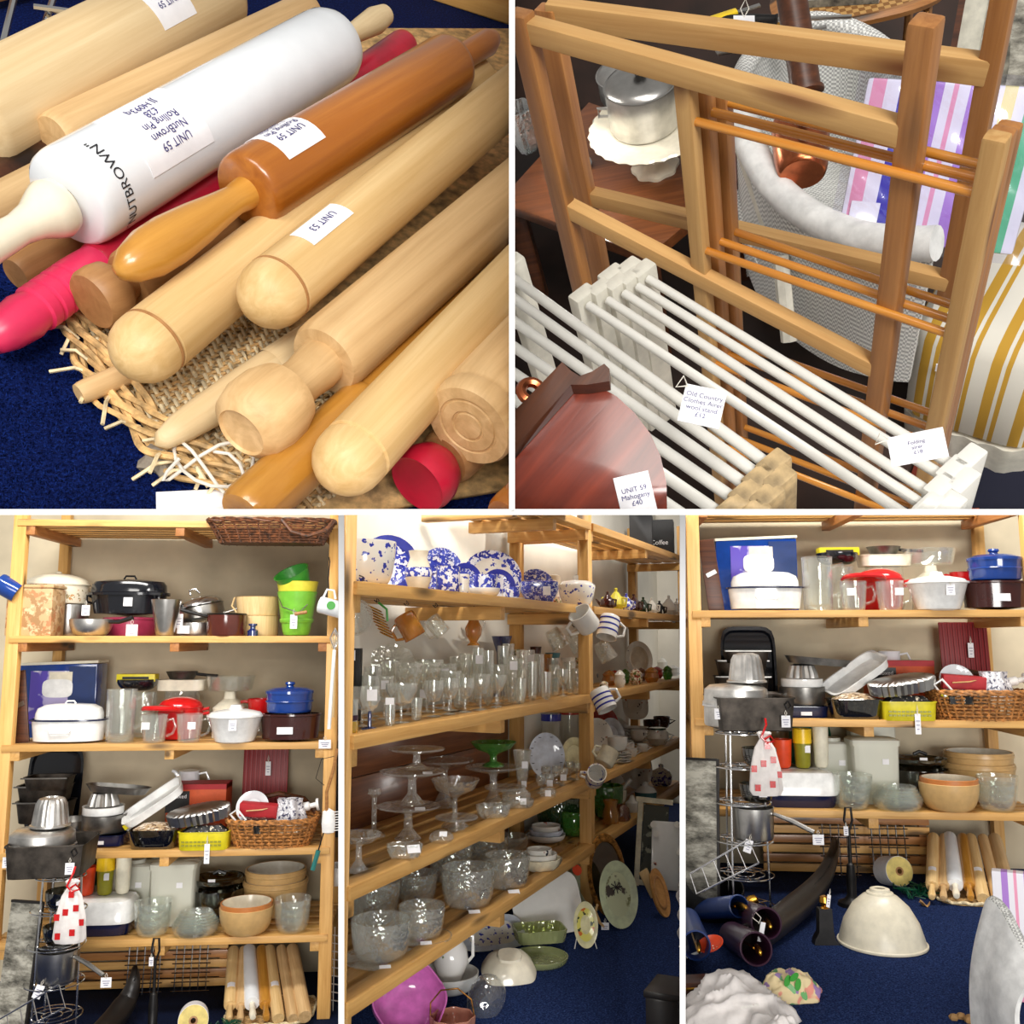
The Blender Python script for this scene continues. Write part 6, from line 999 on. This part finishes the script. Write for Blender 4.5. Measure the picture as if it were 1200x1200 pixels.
# --- right-hand bay, shelves B to E
pots = [(712, 'brown_glaze', 9, 'brown teapot first past the post'), (722, 'yellow_tin', 11, 'yellow teapot with round handle'), (734, 'willow_blue', 9, 'blue printed teapot'), (743, 'brown_glaze', 9, 'dark brown teapot with knob lid'), (754, 'dark_green', 8, 'dark green teapot'), (764, 'leaf_sprig', 8, 'spotted white teapot'), (773, 'card_black', 7, 'black teapot with loop handle'), (784, 'white_bone', 10, 'tall white teapot with finial'), (794, 'white_bone', 9, 'white teapot next to the partition')]
plain('dark_green', (34, 60, 40), .2, coat=.4)
for i, (px, mt, r, lab) in enumerate(pots):
    t = Q('teapot', lab + ' on far top shelf', 'teapot', 'B', px, .15); t.lathe('body', [(0, 0), (r * .6, 0), (r, r * .7), (r * .9, r * 1.3), (r * .5, r * 1.7), (0, r * 1.75)], mt, n=28); t.lathe('lid', [(r * .5, r * 1.7), (r * .3, r * 2), (r * .15, r * 2.1), (r * .2, r * 2.4), (0, r * 2.5)], mt, n=24); t.tube('handle', [(r * .6, -r * .7, r * 1.4), (r * 1.0, -r * 1.2, r * 1.3), (r * .9, -r * 1.1, r * .5), (r * .6, -r * .7, r * .4)], r * .12, mt); t.tube('spout', [(-r * .7, r * .5, r * .5), (-r * 1.2, r * .8, r * 1.2), (-r * 1.4, r, r * 1.5)], [r * .22, r * .15, r * .1], mt)
    if i in (2, 4, 5, 6, 7): t.tag((2, -r * 1.5, 2), 4, 10, (80, 0, 20))
t = Q('plate', 'brown lettered cream plate upright on the middle far shelf', 'plate', 'C', 748, .85); plate(t, 17, 'bowl_cream', 'leaf_sprig', 78, yaw=15, sy=1.25)
cols = ['colour_china', 'amber_glass', 'red_glaze', 'leaf_sprig', 'green_glass', 'white_bone', 'colour_china', 'brown_glass']
for i in range(15):
    px = 708 + i * 6.2; fr = (.1, .45, .75)[i % 3]; r = 6 + (i * 7 % 4); h = 8 + (i * 5 % 8); c_ = cols[i % 8]
    t = Q('trinket_pot', 'small %s pot among the trinkets, number of its colour few' % c_.replace('_', ' ') if False else '%s trinket pot on the far middle shelf %s' % ({'colour_china': 'painted', 'amber_glass': 'amber', 'red_glaze': 'red', 'leaf_sprig': 'sprigged', 'green_glass': 'green', 'white_bone': 'white', 'brown_glass': 'brown glass'}[c_], ('at the front', 'in the middle row', 'at the back')[i % 3] + (', beyond its twin' if i in (6, 14) else '')), 'pot', 'C', px, fr, group='trinket pots on the far middle shelf'); t.lathe('pot', [(0, 0), (r * .6, 0), (r, h * .45), (r * .8, h * .85), (r * .9, h), (r * .7, h), (0, h * .4)], c_, n=22); t.lathe('lid', [(r * .9, h), (r * .5, h * 1.25), (0, h * 1.4)], c_, n=22)
china = [('plate', 'D', 706, .9, 'red_glaze', 20, 'red rimmed plate upright behind the post'), ('plate', 'D', 700, .55, 'leaf_sprig', 19, 'sprigged plate with scalloped rim beside the post'), ('plate', 'D', 716, .6, 'blue_white', 16, 'grey white lettered plate upright'), ('plate', 'D', 744, .75, 'leaf_sprig', 16, 'rounded square plate with butterflies'), ('plate', 'D', 724, .85, 'white_bone', 12, 'white oval dish upright'), ('plate', 'E', 745, .6, 'leaf_sprig', 20, 'white plate with brown sprig above the tureens')]
for nm, sh, px, fr, mt, r, lab in china: t = Q('plate', lab, 'plate', sh, px, fr, 22 if px == 744 else 0); plate(t, r, mt, None, 78, yaw=15, sy=1.2, p=3 if px == 744 else 2)
for k in range(5): t = Q('side_plate', 'white side plate %s in the stack under the butterfly plate' % ('at the bottom', 'second up', 'third up', 'fourth up', 'on top')[k], 'plate', 'D', 744, .6, 3.6 * k); t.lathe('plate', platep(16, 3), 'white_bone', n=32)
for k in range(4): t = Q('saucer', 'sprigged saucer %s in the stack at the shelf front' % ('lowest', 'second', 'third', 'topmost')[k], 'saucer', 'D', 726, .05, 3.2 * k); t.lathe('saucer', platep(14, 3), 'leaf_sprig', n=32)
for i, (px, fr, dz, mt, r) in enumerate(((724, .1, 14, 'white_bone', 12), (708, .1, 0, 'cream_glaze', 14), (735, .3, 0, 'white_bone', 9), (739, .1, 0, 'white_bone', 8), (748, .35, 8, 'leaf_sprig', 9), (753, .1, 0, 'white_bone', 7), (764, .5, 8, 'brown_glaze', 10), (776, .4, 10, 'brown_glaze', 10))):
    t = Q('teacup', ('upturned white cup on the saucer stack', 'cream cup beside the post', 'white cup behind the saucer stack', 'small white cup at the front', 'sprigged cup in the middle', 'tiny white dish cup', 'brown cup behind the teapot', 'brown cup lying at the shelf end')[i], 'teacup', 'D', px, fr, dz); t.lathe('cup', bowlp(r, r * 1.3, r * .5, .8, .7), mt, n=30); t.tube('handle', [(r * .8, -3, r), (r * 1.5, -4, r * .9), (r * .7, -3, r * .4)], .9, mt)
t = Q('teapot', 'white sprigged teapot with dark green rim', 'teapot', 'D', 771, .12); t.lathe('body', [(0, 0), (8, 0), (13, 8), (12, 15), (9, 18), (0, 18)], 'leaf_sprig', n=30); t.lathe('rim', [(9, 18), (10, 18), (10, 20), (0, 21)], 'dark_green', n=30); t.tube('handle', [(10, -6, 14), (17, -9, 12), (10, -6, 5)], 1.2, 'white_bone')
t = Q('mortar', 'white mortar with pestle', 'mortar', 'E', 722, .3, 10); t.lathe('bowl', bowlp(13, 15, 7, 2, .8), 'ceramic_cream', n=32); t.tube('pestle', [(0, 0, 8), (10, 0, 18), (18, 0, 27)], [3, 2, 2.6], 'white_bone')
t = Q('vase', 'amber glass vase beside the mortar', 'vase', 'E', 716, .1); t.lathe('vase', [(0, 0), (9, 0), (10, 10), (7, 20), (9, 27), (7, 27), (0, 6)], 'amber_glass', n=28); t = Q('vase', 'round brown glass vase', 'vase', 'E', 728, .02, -6); t.lathe('vase', [(0, 0), (6, 0), (11, 10), (9, 20), (5, 25), (3, 25), (0, 8)], 'brown_glass', n=28, flute=(10, .05))
t = Q('ginger_jar', 'small cream lidded pot with sprig', 'pot', 'E', 741, .05); t.lathe('pot', [(0, 0), (6, 0), (9, 6), (8, 12), (4, 15), (2, 20), (0, 21)], 'leaf_sprig', n=28); t = Q('sauce_boat', 'white and teal sauce boat with lid', 'sauce boat', 'E', 757, .1); t.lathe('body', bowlp(13, 12, 8, 1, .8), 'teal_glaze', n=32); t.lathe('lid', [(13, 12), (10, 16), (4, 19), (3, 23), (0, 24)], 'white_bone', n=32)
t = Q('tureen', 'blue and red painted lidded tureen', 'tureen', 'E', 775, .3); t.lathe('body', bowlp(13, 11, 8, 1, .8), 'willow_blue', n=32); t.lathe('lid', [(13, 11), (10, 17), (3, 20), (3, 24), (0, 25)], 'blue_sprig', n=32); t = Q('storage_jar', 'dark brown stoneware jar in shadow past the post', 'jar', 'E', 706, .6); t.lathe('jar', potp(11, 44, 1), 'brown_glaze', n=28)
P, m = spot4('A', 772, .2); t = Th('coffee_canister', 'black canister lettered Coffee on the highest shelf', 'canister', P, m); t.box('canister', (36, 24, 40), 'card_black', (0, 0, 20), (0, 0, -12), 1); words(t, 'Coffee', 7.5, (-1, -12.8, 13), (90, 0, -12), 'paper'); P, m = spot4('A', 752, .3); t = Th('canister', 'plain dark canister beside the Coffee one', 'canister', P, m); t.box('canister', (26, 24, 42), 'card_black', (0, 0, 21), (0, 0, -12), 1)
# --- on the carpet
t = Fq('pink_bowl', 'large glossy pink bowl on its side under the shelf', 'bowl', 470, 1225); t.lathe('bowl', bowlp(44, 38, 16, 2, .8), 'pink_glaze', n=56, rot=(52, 0, 18), at=(0, 34, 26), flute=(6, .03))
t = Fq('wash_bowl', 'white china wash bowl with gilt edge under the shelf', 'bowl', 525, 1160); t.lathe('bowl', bowlp(36, 20, 18, 1.6, .8), 'white_bone', n=52)
t = Fq('wash_jug', 'white jug with pink roses standing in the wash bowl', 'jug', 528, 1158, 0, .02); t.lathe('body', [(0, 0), (12, 0), (15, 6), (21, 22), (19, 36), (13, 46), (17, 56), (15, 56), (11, 46), (0, 40)], 'rose_sprig', n=40); t.tube('handle', [(14, 0, 50), (26, 0, 50), (26, 0, 28), (19, 0, 20)], 2, 'white_bone')
t = Fq('glass_basket', 'peach glass basket with thin metal handle', 'basket', 530, 1222); t.lathe('bowl', bowlp(26, 30, 12, 1.6, .7), 'peach_glass', n=44, flute=(8, .05)); t.tube('handle', [(-26, 0, 28), (-26, 0, 44), (-14, 0, 58), (6, 0, 60), (22, 0, 48), (26, 0, 28)], 1, 'gilt'); t.tag((20, -24, 20), 8, 14)
t = Fq('jelly_mould', 'clear oval glass jelly mould with iris pattern', 'mould', 570, 1186); t.lathe('mould', [(22, 0), (23, 2), (21, 10), (16, 20), (10, 24), (0, 25)], 'crystal', n=44, sy=1.3, rot=(38, 0, -20), at=(0, 8, 10))
t = Fq('serving_dish', 'cream china dish with lobed corners, upside down', 'dish', 596, 1148); t.lathe('dish', [(30, 0), (31, 2), (26, 12), (20, 18), (14, 20), (13, 23), (0, 23)], 'ceramic_cream', n=64, sx=1, sy=.9, p=5, flute=(4, .06), rot=(18, 0, 10), at=(0, 8, 6))
t = Fq('platter', 'long white platter with blue scroll edge under the shelf', 'platter', 575, 1110); plate(t, 34, 'blue_sprig', 'blue_white', 35, sx=1.2, sy=.7, p=4, yaw=20)
t = Fq('tray', 'large white tray with blue flower leaning at the shelf', 'tray', 640, 1092); plate(t, 44, 'white_bone', None, 62, sx=1.0, sy=.8, p=5, yaw=22); t.lathe('printed_flower', [(0, 0), (6, 0), (6, .5), (0, .5)], 'willow_blue', at=(-30, -4, 26), rot=(62, 0, 22), flute=(5, .3))
t = Fq('tray', 'green fruit painted tray behind the white one', 'tray', 668, 1072); plate(t, 34, 'celadon', 'picture_green', 66, sx=1, sy=.9, p=5, yaw=22); t.lathe('printed_orange', [(0, 0), (6, 0), (6, .6), (0, .6)], 'orange_plastic', at=(8, -8, 52), rot=(66, 0, 22))
t = Fq('hors_doeuvre_dish', 'pale green glass divided dish lying flat', 'dish', 632, 1128); t.lathe('dish', bowlp(34, 8, 26, 1.2, .8), 'pale_green_glass', n=48)
t = Fq('glass_tray', 'pale yellow glass tray with spiked rim', 'tray', 632, 1112, 12, .03); t.lathe('tray', [(0, 0), (.9, 0), (1, 14), (.96, 14), (.86, 1.5), (0, 1.5)], 'pale_green_glass', n=80, sx=30, sy=22, p=6, flute=(30, .02)); t.box('price_label', (9, 6, .5), 'paper', (-6, -8, 3))
t = Fq('plate', 'oval yellow plate painted with fruit wreath', 'plate', 686, 1110); plate(t, 14.5, 'cream_glaze' if False else 'pale_yellow', None, 78, sy=1.75, yaw=8); t.lathe('wreath', [(6, 1.8), (10.4, 3), (10.4, 3.4), (6, 2.2), (6, 1.8)], 'fruit_wreath' if False else 'fruit_plate', n=44, sy=1.75, at=(0, 0, 14.5 * 1.75 * sin(radians(78)) + .5), rot=(78, 0, 8)); t.tube('wire_stand', [(-13, -6, 0), (-10, 2, 10), (10, 2, 10), (13, -6, 0)], .7, 'white_plastic')
t = Fq('mirror', 'oval gilt framed mirror leaning against the shelf', 'mirror', 712, 1074); t.lathe('frame', [(19, -1.5), (24, -1.5), (25, 1), (23, 3), (20, 2.5), (19, -1.5)], 'gilt', n=56, sy=1.85, at=(0, 6, 46), rot=(80, 0, 20)); t.lathe('glass', [(0, 0), (20, 0), (20, .5), (0, .5)], 'mirror', n=56, sy=1.85, at=(0, 6, 46), rot=(80, 0, 20))
t = Fq('tray', 'oval sage green tray with windmill picture and cane edge', 'tray', 724, 1086); o = plate(t, 24, 'celadon', None, 74, sy=1.55, yaw=16, deep=4); t.lathe('picture', [(0, 1.4), (16, 2), (16, 2.6), (0, 2.2)], 'picture_green', n=44, sy=1.6, at=(0, 0, 24 * 1.55 * sin(radians(74)) + .5), rot=(74, 0, 16)); g = MB(); [g.box((1, 1, 14), (-2, -7, 46), (16, r_, 0)) for r_ in (30, 75, 120, 165)]; t.add('windmill_sails', g, 'ink_black'); t.tube('handle', [(-24, -5, 26), (-27, -10, 20), (-22, -14, 8), (-16, -10, 2)], 1.6, 'cane_bowl'); t.tag((-16, -12, 8), 9, 11)
t = Fq('framed_picture', 'cream framed picture leaning by the end wall', 'picture', 764, 1035); t.box('picture', (30, 2, 84), 'picture_dark', (4, 0, 46), (-12, 6, 0)); g = MB(); [g.box(s_, a_, (-12, 6, 0)) for s_, a_ in (((6, 4, 96), (-15, 0, 46)), ((44, 4, 6), (6, 9, 92)), ((44, 4, 6), (-2, -9, 2)))]; t.add('frame', g, 'cream_glaze')
t = Fq('framed_picture', 'white panel with rose corners leaning on the frames', 'picture', 782, 1044); t.box('panel', (36, 2.5, 76), 'white_bone', (0, 0, 40), (-12, 4, 0), 2); g = MB(); [g.lathe([(0, 0), (4, 0), (4, .6), (0, .6)], 8, at=(x, -1.8 - (40 - z) * .2, z), rot=(78, 0, 0)) for x, z in ((-14, 74), (14, 74), (-15, 30), (15, 44), (15, 8), (-12, 64))]; t.add('rose_corners', g, 'leaf_sprig')
t = Fq('wooden_tray', 'oval olive wood tray leaning with a plain board', 'tray', 772, 1072); t.lathe('tray', [(0, 0), (13, 0), (14, 2), (14, 4), (12, 3), (0, 2)], 'olive_wood', n=44, sy=2.0, rot=(62, 14, 40), at=(0, 0, 24)); t.lathe('ring', [(8, 3.2), (9, 4), (10, 3.2)], 'brown_wood', n=40, sy=2.0, rot=(62, 14, 40), at=(0, 0, 24)); t.box('board', (12, 2, 32), 'tub_wood', (-10, 6, 34), (-10, -24, 20), .5)
t = Fq('dark_chest', 'black wooden chest corner with chain on the carpet', 'chest', 790, 1238, -24); t.box('chest', (90, 60, 64), 'oak_black' if False else 'leather', (14, 20, 32), None, 2); t.box('lid', (94, 64, 8), 'leather', (14, 20, 68), None, 2); t.tube('chain', [(10, -13, 66), (12, -14, 40), (10, -14, 10)], 1.4, 'iron')
t = Fq('draped_cloth', 'white lace cloth hanging into view at the partition', 'cloth', 802, 1110); t.add('cloth', MB().sheet(lambda u_, v_: (u_ * 20 - 6 + 2 * sin(v_ * 20), 4 * sin(u_ * 6 + v_ * 9), v_ * 66), 10, 20, thick=.6), 'cloth_white')
# ================================================================== lower right: twin of the kitchenware shelving, its foot and the carpet before it
PANEL[0] = 5
M5 = Matrix.Rotation(-PSI, 3, 'Z'); u5 = M5 @ X; v5 = M5 @ Vector((0, 1, 0)); FZ5 = CAM.z - 1.03
B5 = pt(815, 750, 3.95); O5 = Vector((B5.x, B5.y, FZ5)) - u5 * SX0
T53 = (Matrix.Translation(O5) @ M5.to_4x4()) @ (Matrix.Translation(O3) @ M3.to_4x4()).inverted()
shelving(O5, M5, ZS['B'] + .2, 'pine slatted shelving unit above the cream floor lampshade')
wallbox('wall_back_right', O5 + v5 * (D3 + .03) - u5 * 1.6, u5, Z, 3.4, 2.6, .04, 'wall_cream', 'cream plaster wall behind the lampshade bay shelving')
def f5(px, py, h=0): return hit(px, py, Vector((0, 0, FZ5 + h)), Z)
q = [f5(x, y) for x, y in ((780, 1340), (1290, 1340), (1330, 985), (780, 985))]
mb = MB().put([(v.x, v.y, FZ5) for v in q] + [(v.x, v.y, FZ5 - .02) for v in q], [(0, 1, 2, 3), (7, 6, 5, 4), (0, 4, 5, 1), (1, 5, 6, 2), (2, 6, 7, 3), (3, 7, 4, 0)]); structure('floor', mb, 'carpet_blue', 'dark blue carpet around the cream lampshade')
mx5 = lambda x: 818 + 1.04 * (x - 4)
def spot5(sh, px, fr): P = O5 + v5 * (.05 + fr * (D3 - .1)) + Z * ZS[sh]; P = along(P, u5, px=px); return P, depth(P) / FP
pin_row(spot5, mx5, BAY2)
horn([(978, 984, .16), (976, 1002, .14), (962, 1032, .1), (934, 1062, .06), (900, 1088, .05), (876, 1102, .05)], FZ5, 'long black leather horn lying curved on the carpet' + BAY2, 1)
bpy.context.view_layer.update()
kd = {}
for o in COL.objects:
    if o.parent: kd.setdefault(o.parent.name, []).append(o)
def copy_tree(o, parent):
    c = o.copy(); COL.objects.link(c); c.parent = parent; c['_bay'] = 5
    for k in kd.get(o.name, []): copy_tree(k, c)
    return c
for o in [o for o in COL.objects if o.get('_twin') and not o.parent]:
    c = copy_tree(o, None); c.matrix_world = T53 @ o.matrix_basis; P = T53 @ o.matrix_basis.translation; P = along(P, u5, px=mx5(proj(o.matrix_basis.translation)[0])); P = along(P + v5 * .34, u5, px=1047) if o.name.startswith('label_roll') else along(P + v5 * .2, u5, px=1074) if o.name.startswith('green_net') else P; c.matrix_world = Matrix.Translation(P - c.matrix_world.translation) @ c.matrix_world; c['label'] = o['label'].replace(BAY, BAY2)
    if 'group' in o: c['group'] = o['group']
def F5(name, label, cat, px, py, rz=0, dz=0): P = f5(px, py); return Th(name, label, cat, P + Z * dz, depth(P) / FP, Matrix.Rotation(radians(rz), 3, 'Z'))
t = F5('enamel_lampshade', 'large cream enamel lampshade standing dome up on the carpet', 'lampshade', 1034, 1106); t.lathe('shade', [(48, 0), (49.5, 1), (48.5, 3), (47, 10), (42, 26), (32, 43), (20, 54), (14, 57), (13, 55), (19, 52), (31, 41), (40, 25), (45, 10), (47, 2)], 'lamp_cream', n=72); t.lathe('collar', [(16, 55.5), (15, 58), (12, 59), (11, 62), (8, 63), (6, 62), (5.5, 56), (9, 55)], 'lamp_cream', n=40); t.lathe('hole', [(0, 56), (5.6, 56), (5.6, 56.5), (0, 56.5)], 'black_plastic', n=24); t.lathe('rim', [(48.5, 0), (50.5, 1), (50.5, 3), (48.5, 4)], 'lamp_cream', n=72)
t = F5('iron_wedge', 'black iron wedge tool with brass knob on the carpet', 'tool', 968, 1106); t.add('wedge', MB().prism([(-15, 0), (15, 0), (10, 6), (8, 16), (7, 40), (-8, 40), (-9, 14), (-14, 6)], 12, (0, 6, 0), (90, 0, 0)), 'iron'); t.lathe('knob', [(0, 38), (6, 39), (3, 42), (6, 47), (5, 53), (0, 55)], 'brass', n=24); t.tag((5, -4, 56), 5, 14, (80, 20, 20))
t = F5('dry_leaf', 'curled brown dry leaf on the carpet', 'leaf', 1084, 1062); plain('leaf_brown', (170, 130, 80), .7); t.add('leaf', MB().sheet(lambda u_, v_: ((u_ - .5) * 12, (v_ - .5) * 10 * sin(pi * min(1, u_ + .08)), 3 + 3 * cos(u_ * 5) + 2 * sin(v_ * 6)), 10, 6, thick=.3), 'leaf_brown')
# cutlery tubes, skimmer and bundle of cloth in the near corner
def tube_cup(name, lab, a, b, ha, hb, r, mat, spoon=True, tilt=0):
    A = f5(*a, ha); Bq = f5(*b, hb); m = depth(A) / FP; L = (Bq - A).length / m
    th = Th(name, lab, 'umbrella tube', A, m, zto(Bq - A)); th.lathe('tube', [(0, L), (r * .9, L), (r, 0), (r * .9, -.6), (r * .86, 1), (r * .8, L - 2), (0, L - 2)], mat, n=32)
    if spoon: th.lathe('gilt_handle', [(0, -22), (3, -20), (5, -10), (4, 2), (2, 8), (0, 10)], 'brass', n=20, sy=.7, at=(1, 2, 6), rot=(0, 12, 0)); th.tube('shaft', [(0, 0, 10), (0, 0, L * .8)], 1.6, 'brass')
    return th
tube_cup('cutlery_tube', 'navy tube holding a gilt handle, behind the orange skimmer', (816, 1108), (806, 1078), .1, .06, 17, 'blue_plastic'); tube_cup('cutlery_tube', 'long blue tube with brass tool lying by the basin', (866, 1062), (818, 1066), .12, .03, 13, 'blue_plastic', True)
tube_cup('cutlery_tube', 'purple tube with gilt handle, upper of the purple pair', (898, 1082), (868, 1068), .12, .03, 18, 'purple'); tube_cup('cutlery_tube', 'purple tube with gilt handle and ticket, lower of the pair', (886, 1112), (858, 1096), .11, .03, 19, 'purple')
t = F5('ticket', 'white ticket tied to the purple tubes', 'tag', 894, 1140, 0, .1); t.box('card', (6, 1, 22), 'paper', (0, 0, 8), (0, 14, 10)); t.tube('string', [(-2, 0, 18), (-10, 0, 24), (-6, 0, 30), (0, 0, 24), (-3, 0, 17)], .5, 'string')
t = F5('basin', 'black basin standing behind the blue tubes', 'basin', 833, 1072); t.lathe('basin', bowlp(34, 40, 22, 1.6, .6), 'black_plastic', n=48, rot=(20, 0, 10))
t = F5('skimmer', 'orange perforated skimmer head', 'skimmer', 834, 1140, 0, .05); t.lathe('head', [(0, 0), (10, 1), (16, 6), (15, 7), (9, 3), (0, 2)], 'orange_plastic', n=36, sy=.7, rot=(34, -20, 0), at=(0, 0, 10)); g = MB(); [g.lathe([(0, 0), (.8, 0), (.8, .6), (0, .6)], 8, at=(x, -2 + y, 11 + x * .36 + y * .4), rot=(34, -20, 0)) for x in (-6, -2, 2, 6) for y in (-4, 0, 4)]; t.add('holes', g, 'cream_plastic'); t.tube('handle', [(-12, -2, 6), (-30, -4, 0)], 1.6, 'white_plastic')
t = F5('tool_box', 'dark wooden box edge with brass strip under the cloth', 'box', 816, 1172); t.box('box', (40, 30, 22), 'oak_dark', (0, 6, 11), (0, 0, 8), 1); t.box('brass_strip', (40, 1, 3), 'brass', (0, -9.6, 16), (0, 0, 8))
def heap(nm, lab, cat, px, py, w, d, h, mat, seed, amp=.16, p=3):
    th = F5(nm, lab, cat, px, py); from mathutils import noise as N_; mb = MB(); mb.lathe([(0, 0), (1, 0), (1.03, .12), (.98, .4), (.86, .7), (.62, .9), (.3, .99), (0, 1)], 72, 1, 1, p); mb2 = MB()
    mb.v = []; mb.f = []
    prof = [(1.0 * cos(a), sin(a)) for a in [i / 22 * pi / 2 for i in range(23)]]; prof[-1] = (0, 1); mb.lathe([(0, 0)] + prof, 90, 1, 1, p)
    for i, v in enumerate(mb.v):
        q_ = Vector((v.x * 1.1 + seed, v.y * 1.3, v.z * .8)); n_ = N_.noise(q_) - .9 * abs(N_.noise(q_ * 1.5 + Vector((5, 3, 1)))) ** .7 + .3 - .25 * abs(N_.noise(q_ * 3.1)); k = 1 + amp * 2 * n_ if v.z > .01 else 1 + amp * n_
        mb.v[i] = Vector((v.x * k * w, v.y * k * d, v.z * k * h))
    th.add('cloth', mb, mat, ang=180); return th
t = heap('cloth_bag', 'crumpled white cloth bag with faint red stitching', 'bag', 862, 1196, 62, 46, 44, 'cloth_white', 2.0, .2); words(t, 'wwvwvw', 7, (8, -38, 30), (50, 0, 24), 'leaf_sprig', None, 'stitched_pattern')
heap('cloth_bag', 'second fold of white cloth nearest the frame corner', 'bag', 915, 1224, 34, 26, 34, 'cloth_white', 7.0, .2); t = heap('floral_bundle', 'rolled floral fabric bundle beside the white cloth', 'fabric', 926, 1168, 34, 24, 30, 'floral_cloth', 4.0, .14)
g = MB(); [g.lathe([(0, 0), (3.6, 0), (3.6, .6), (0, .6)], 12, 1, 1.9, at=(x, -21 + .2 * z * .4, z), rot=(70, r_, 0)) for x, z, r_ in ((-8, 24, 30), (-4, 16, -40), (4, 20, 20), (10, 10, -20), (0, 28, 60))]; t.add('printed_leaves', g, 'leaf_green')
# chair and striped parcel at the right edge
def ch5(px, py, z): return pt(px, py, z)
Cx = f5(1175, 1195); t = Th('loom_chair', 'white woven loom chair back at the carpet edge', 'chair', Cx, 1)
prof = [ch5(*q_) - Cx for q_ in ((1158, 1068, 2.5), (1164, 1056, 2.48), (1178, 1070, 2.43), (1192, 1097, 2.37), (1216, 1140, 2.3))]; lowp = [Vector((v.x - .05, v.y, .02 * i)) for i, v in enumerate(prof)]
t.add('back', MB().sheet(lambda u_, v_: curve(prof, u_).lerp(curve(lowp, u_), v_) + Vector((-.02 * sin(v_ * 3.1), 0, 0)), 24, 16, thick=.014), 'loom_white'); t.tube('rim', [curve(prof, i / 24) for i in range(25)], .014, 'loom_weave')
P = ch5(1192, 1040, 2.75); t = Th('striped_parcel', 'candy striped parcel in clear wrap standing in the chair', 'parcel', Vector((P.x, P.y, FZ5)), P and depth(P) / FP, Matrix.Rotation(radians(-28), 3, 'Z')); hh = (P.z - FZ5) / (depth(P) / FP); t.box('parcel', (52, 18, hh + 18), 'candy_stripes', (0, 0, (hh + 18) / 2), None, 2); t.box('wrap_bow', (22, 14, 20), 'pale_lilac', (22, -4, hh + 14), (0, 20, 18), 3)
t = F5('dried_flowers', 'brown dried seed heads lying by the chair', 'seed heads', 1128, 1196); g = MB(); [g.lathe([(0, 0), (4, 1), (5, 4), (3, 7), (0, 8)], 12, at=(x, y, 0), flute=(5, .2)) for x, y in ((-10, 0), (0, 3), (8, -2), (4, -8))]; t.add('seed_heads', g, 'leaf_brown'); t.tube('stems', [(-14, 2, 3), (0, 0, 2), (18, 4, 3)], .8, 'leaf_brown')
# ================================================================== trim at the partitions, tidy up
def limits(b):
    g = G + .2; e = lambda a: X - (a - 600) / FP * F; d = lambda a: -U - (a - 600) / FP * F
    lo = lambda a: [e(a + g)]; hi = lambda a: [-e(a - g)]
    return {1: hi(600) + [-d(600 - g)], 2: lo(600) + [-d(600 - g)], 3: hi(400) + [d(600 + g)], 4: lo(400) + hi(800) + [d(600 + g)], 5: lo(800) + [d(600 + g)]}.get(b, [])
bpy.context.view_layer.update()
for o in [o for o in COL.objects if o.type == 'MESH' and o.get('_bay')]:
    pl = limits(o['_bay']); W = o.matrix_world; cs = [W @ Vector(c) for c in o.bound_box]; dead = False; cut = []
    for n in pl:
        d = [(c - CAM).dot(n) for c in cs]
        if max(d) <= 0: dead = True
        elif min(d) < 0: cut.append(n)
    if not dead and cut:
        bm = bmesh.new(); bm.from_mesh(o.data); bm.transform(W)
        for n in cut:
            r = bmesh.ops.bisect_plane(bm, geom=bm.verts[:] + bm.edges[:] + bm.faces[:], plane_co=CAM, plane_no=n, clear_inner=True)
            ed = [x for x in r['geom_cut'] if isinstance(x, bmesh.types.BMEdge)]
            if ed: bmesh.ops.holes_fill(bm, edges=ed)
        if not bm.faces: dead = True
        else:
            bm.transform(W.inverted())
            if o.data.users > 1: o.data = o.data.copy()
            bm.to_mesh(o.data)
        bm.free()
    if dead: bpy.data.objects.remove(o)
ch = lambda o: [c for c in COL.objects if c.parent == o]
kids = {}
for o in COL.objects:
    if o.parent: kids.setdefault(o.parent.name, []).append(o)
for o in [o for o in COL.objects if o.type == 'EMPTY' and not o.parent]:
    k = kids.get(o.name, [])
    if not k: bpy.data.objects.remove(o); continue
    if len(k) == 1 and k[0].name not in kids:
        c = k[0]; nm = o.name; W = o.matrix_basis @ c.matrix_basis
        for key in o.keys():
            c[key] = o[key]
        c.parent = None; c.matrix_basis = W; bpy.data.objects.remove(o); c.name = nm
for o in COL.objects:
    if '_bay' in o: del o['_bay']
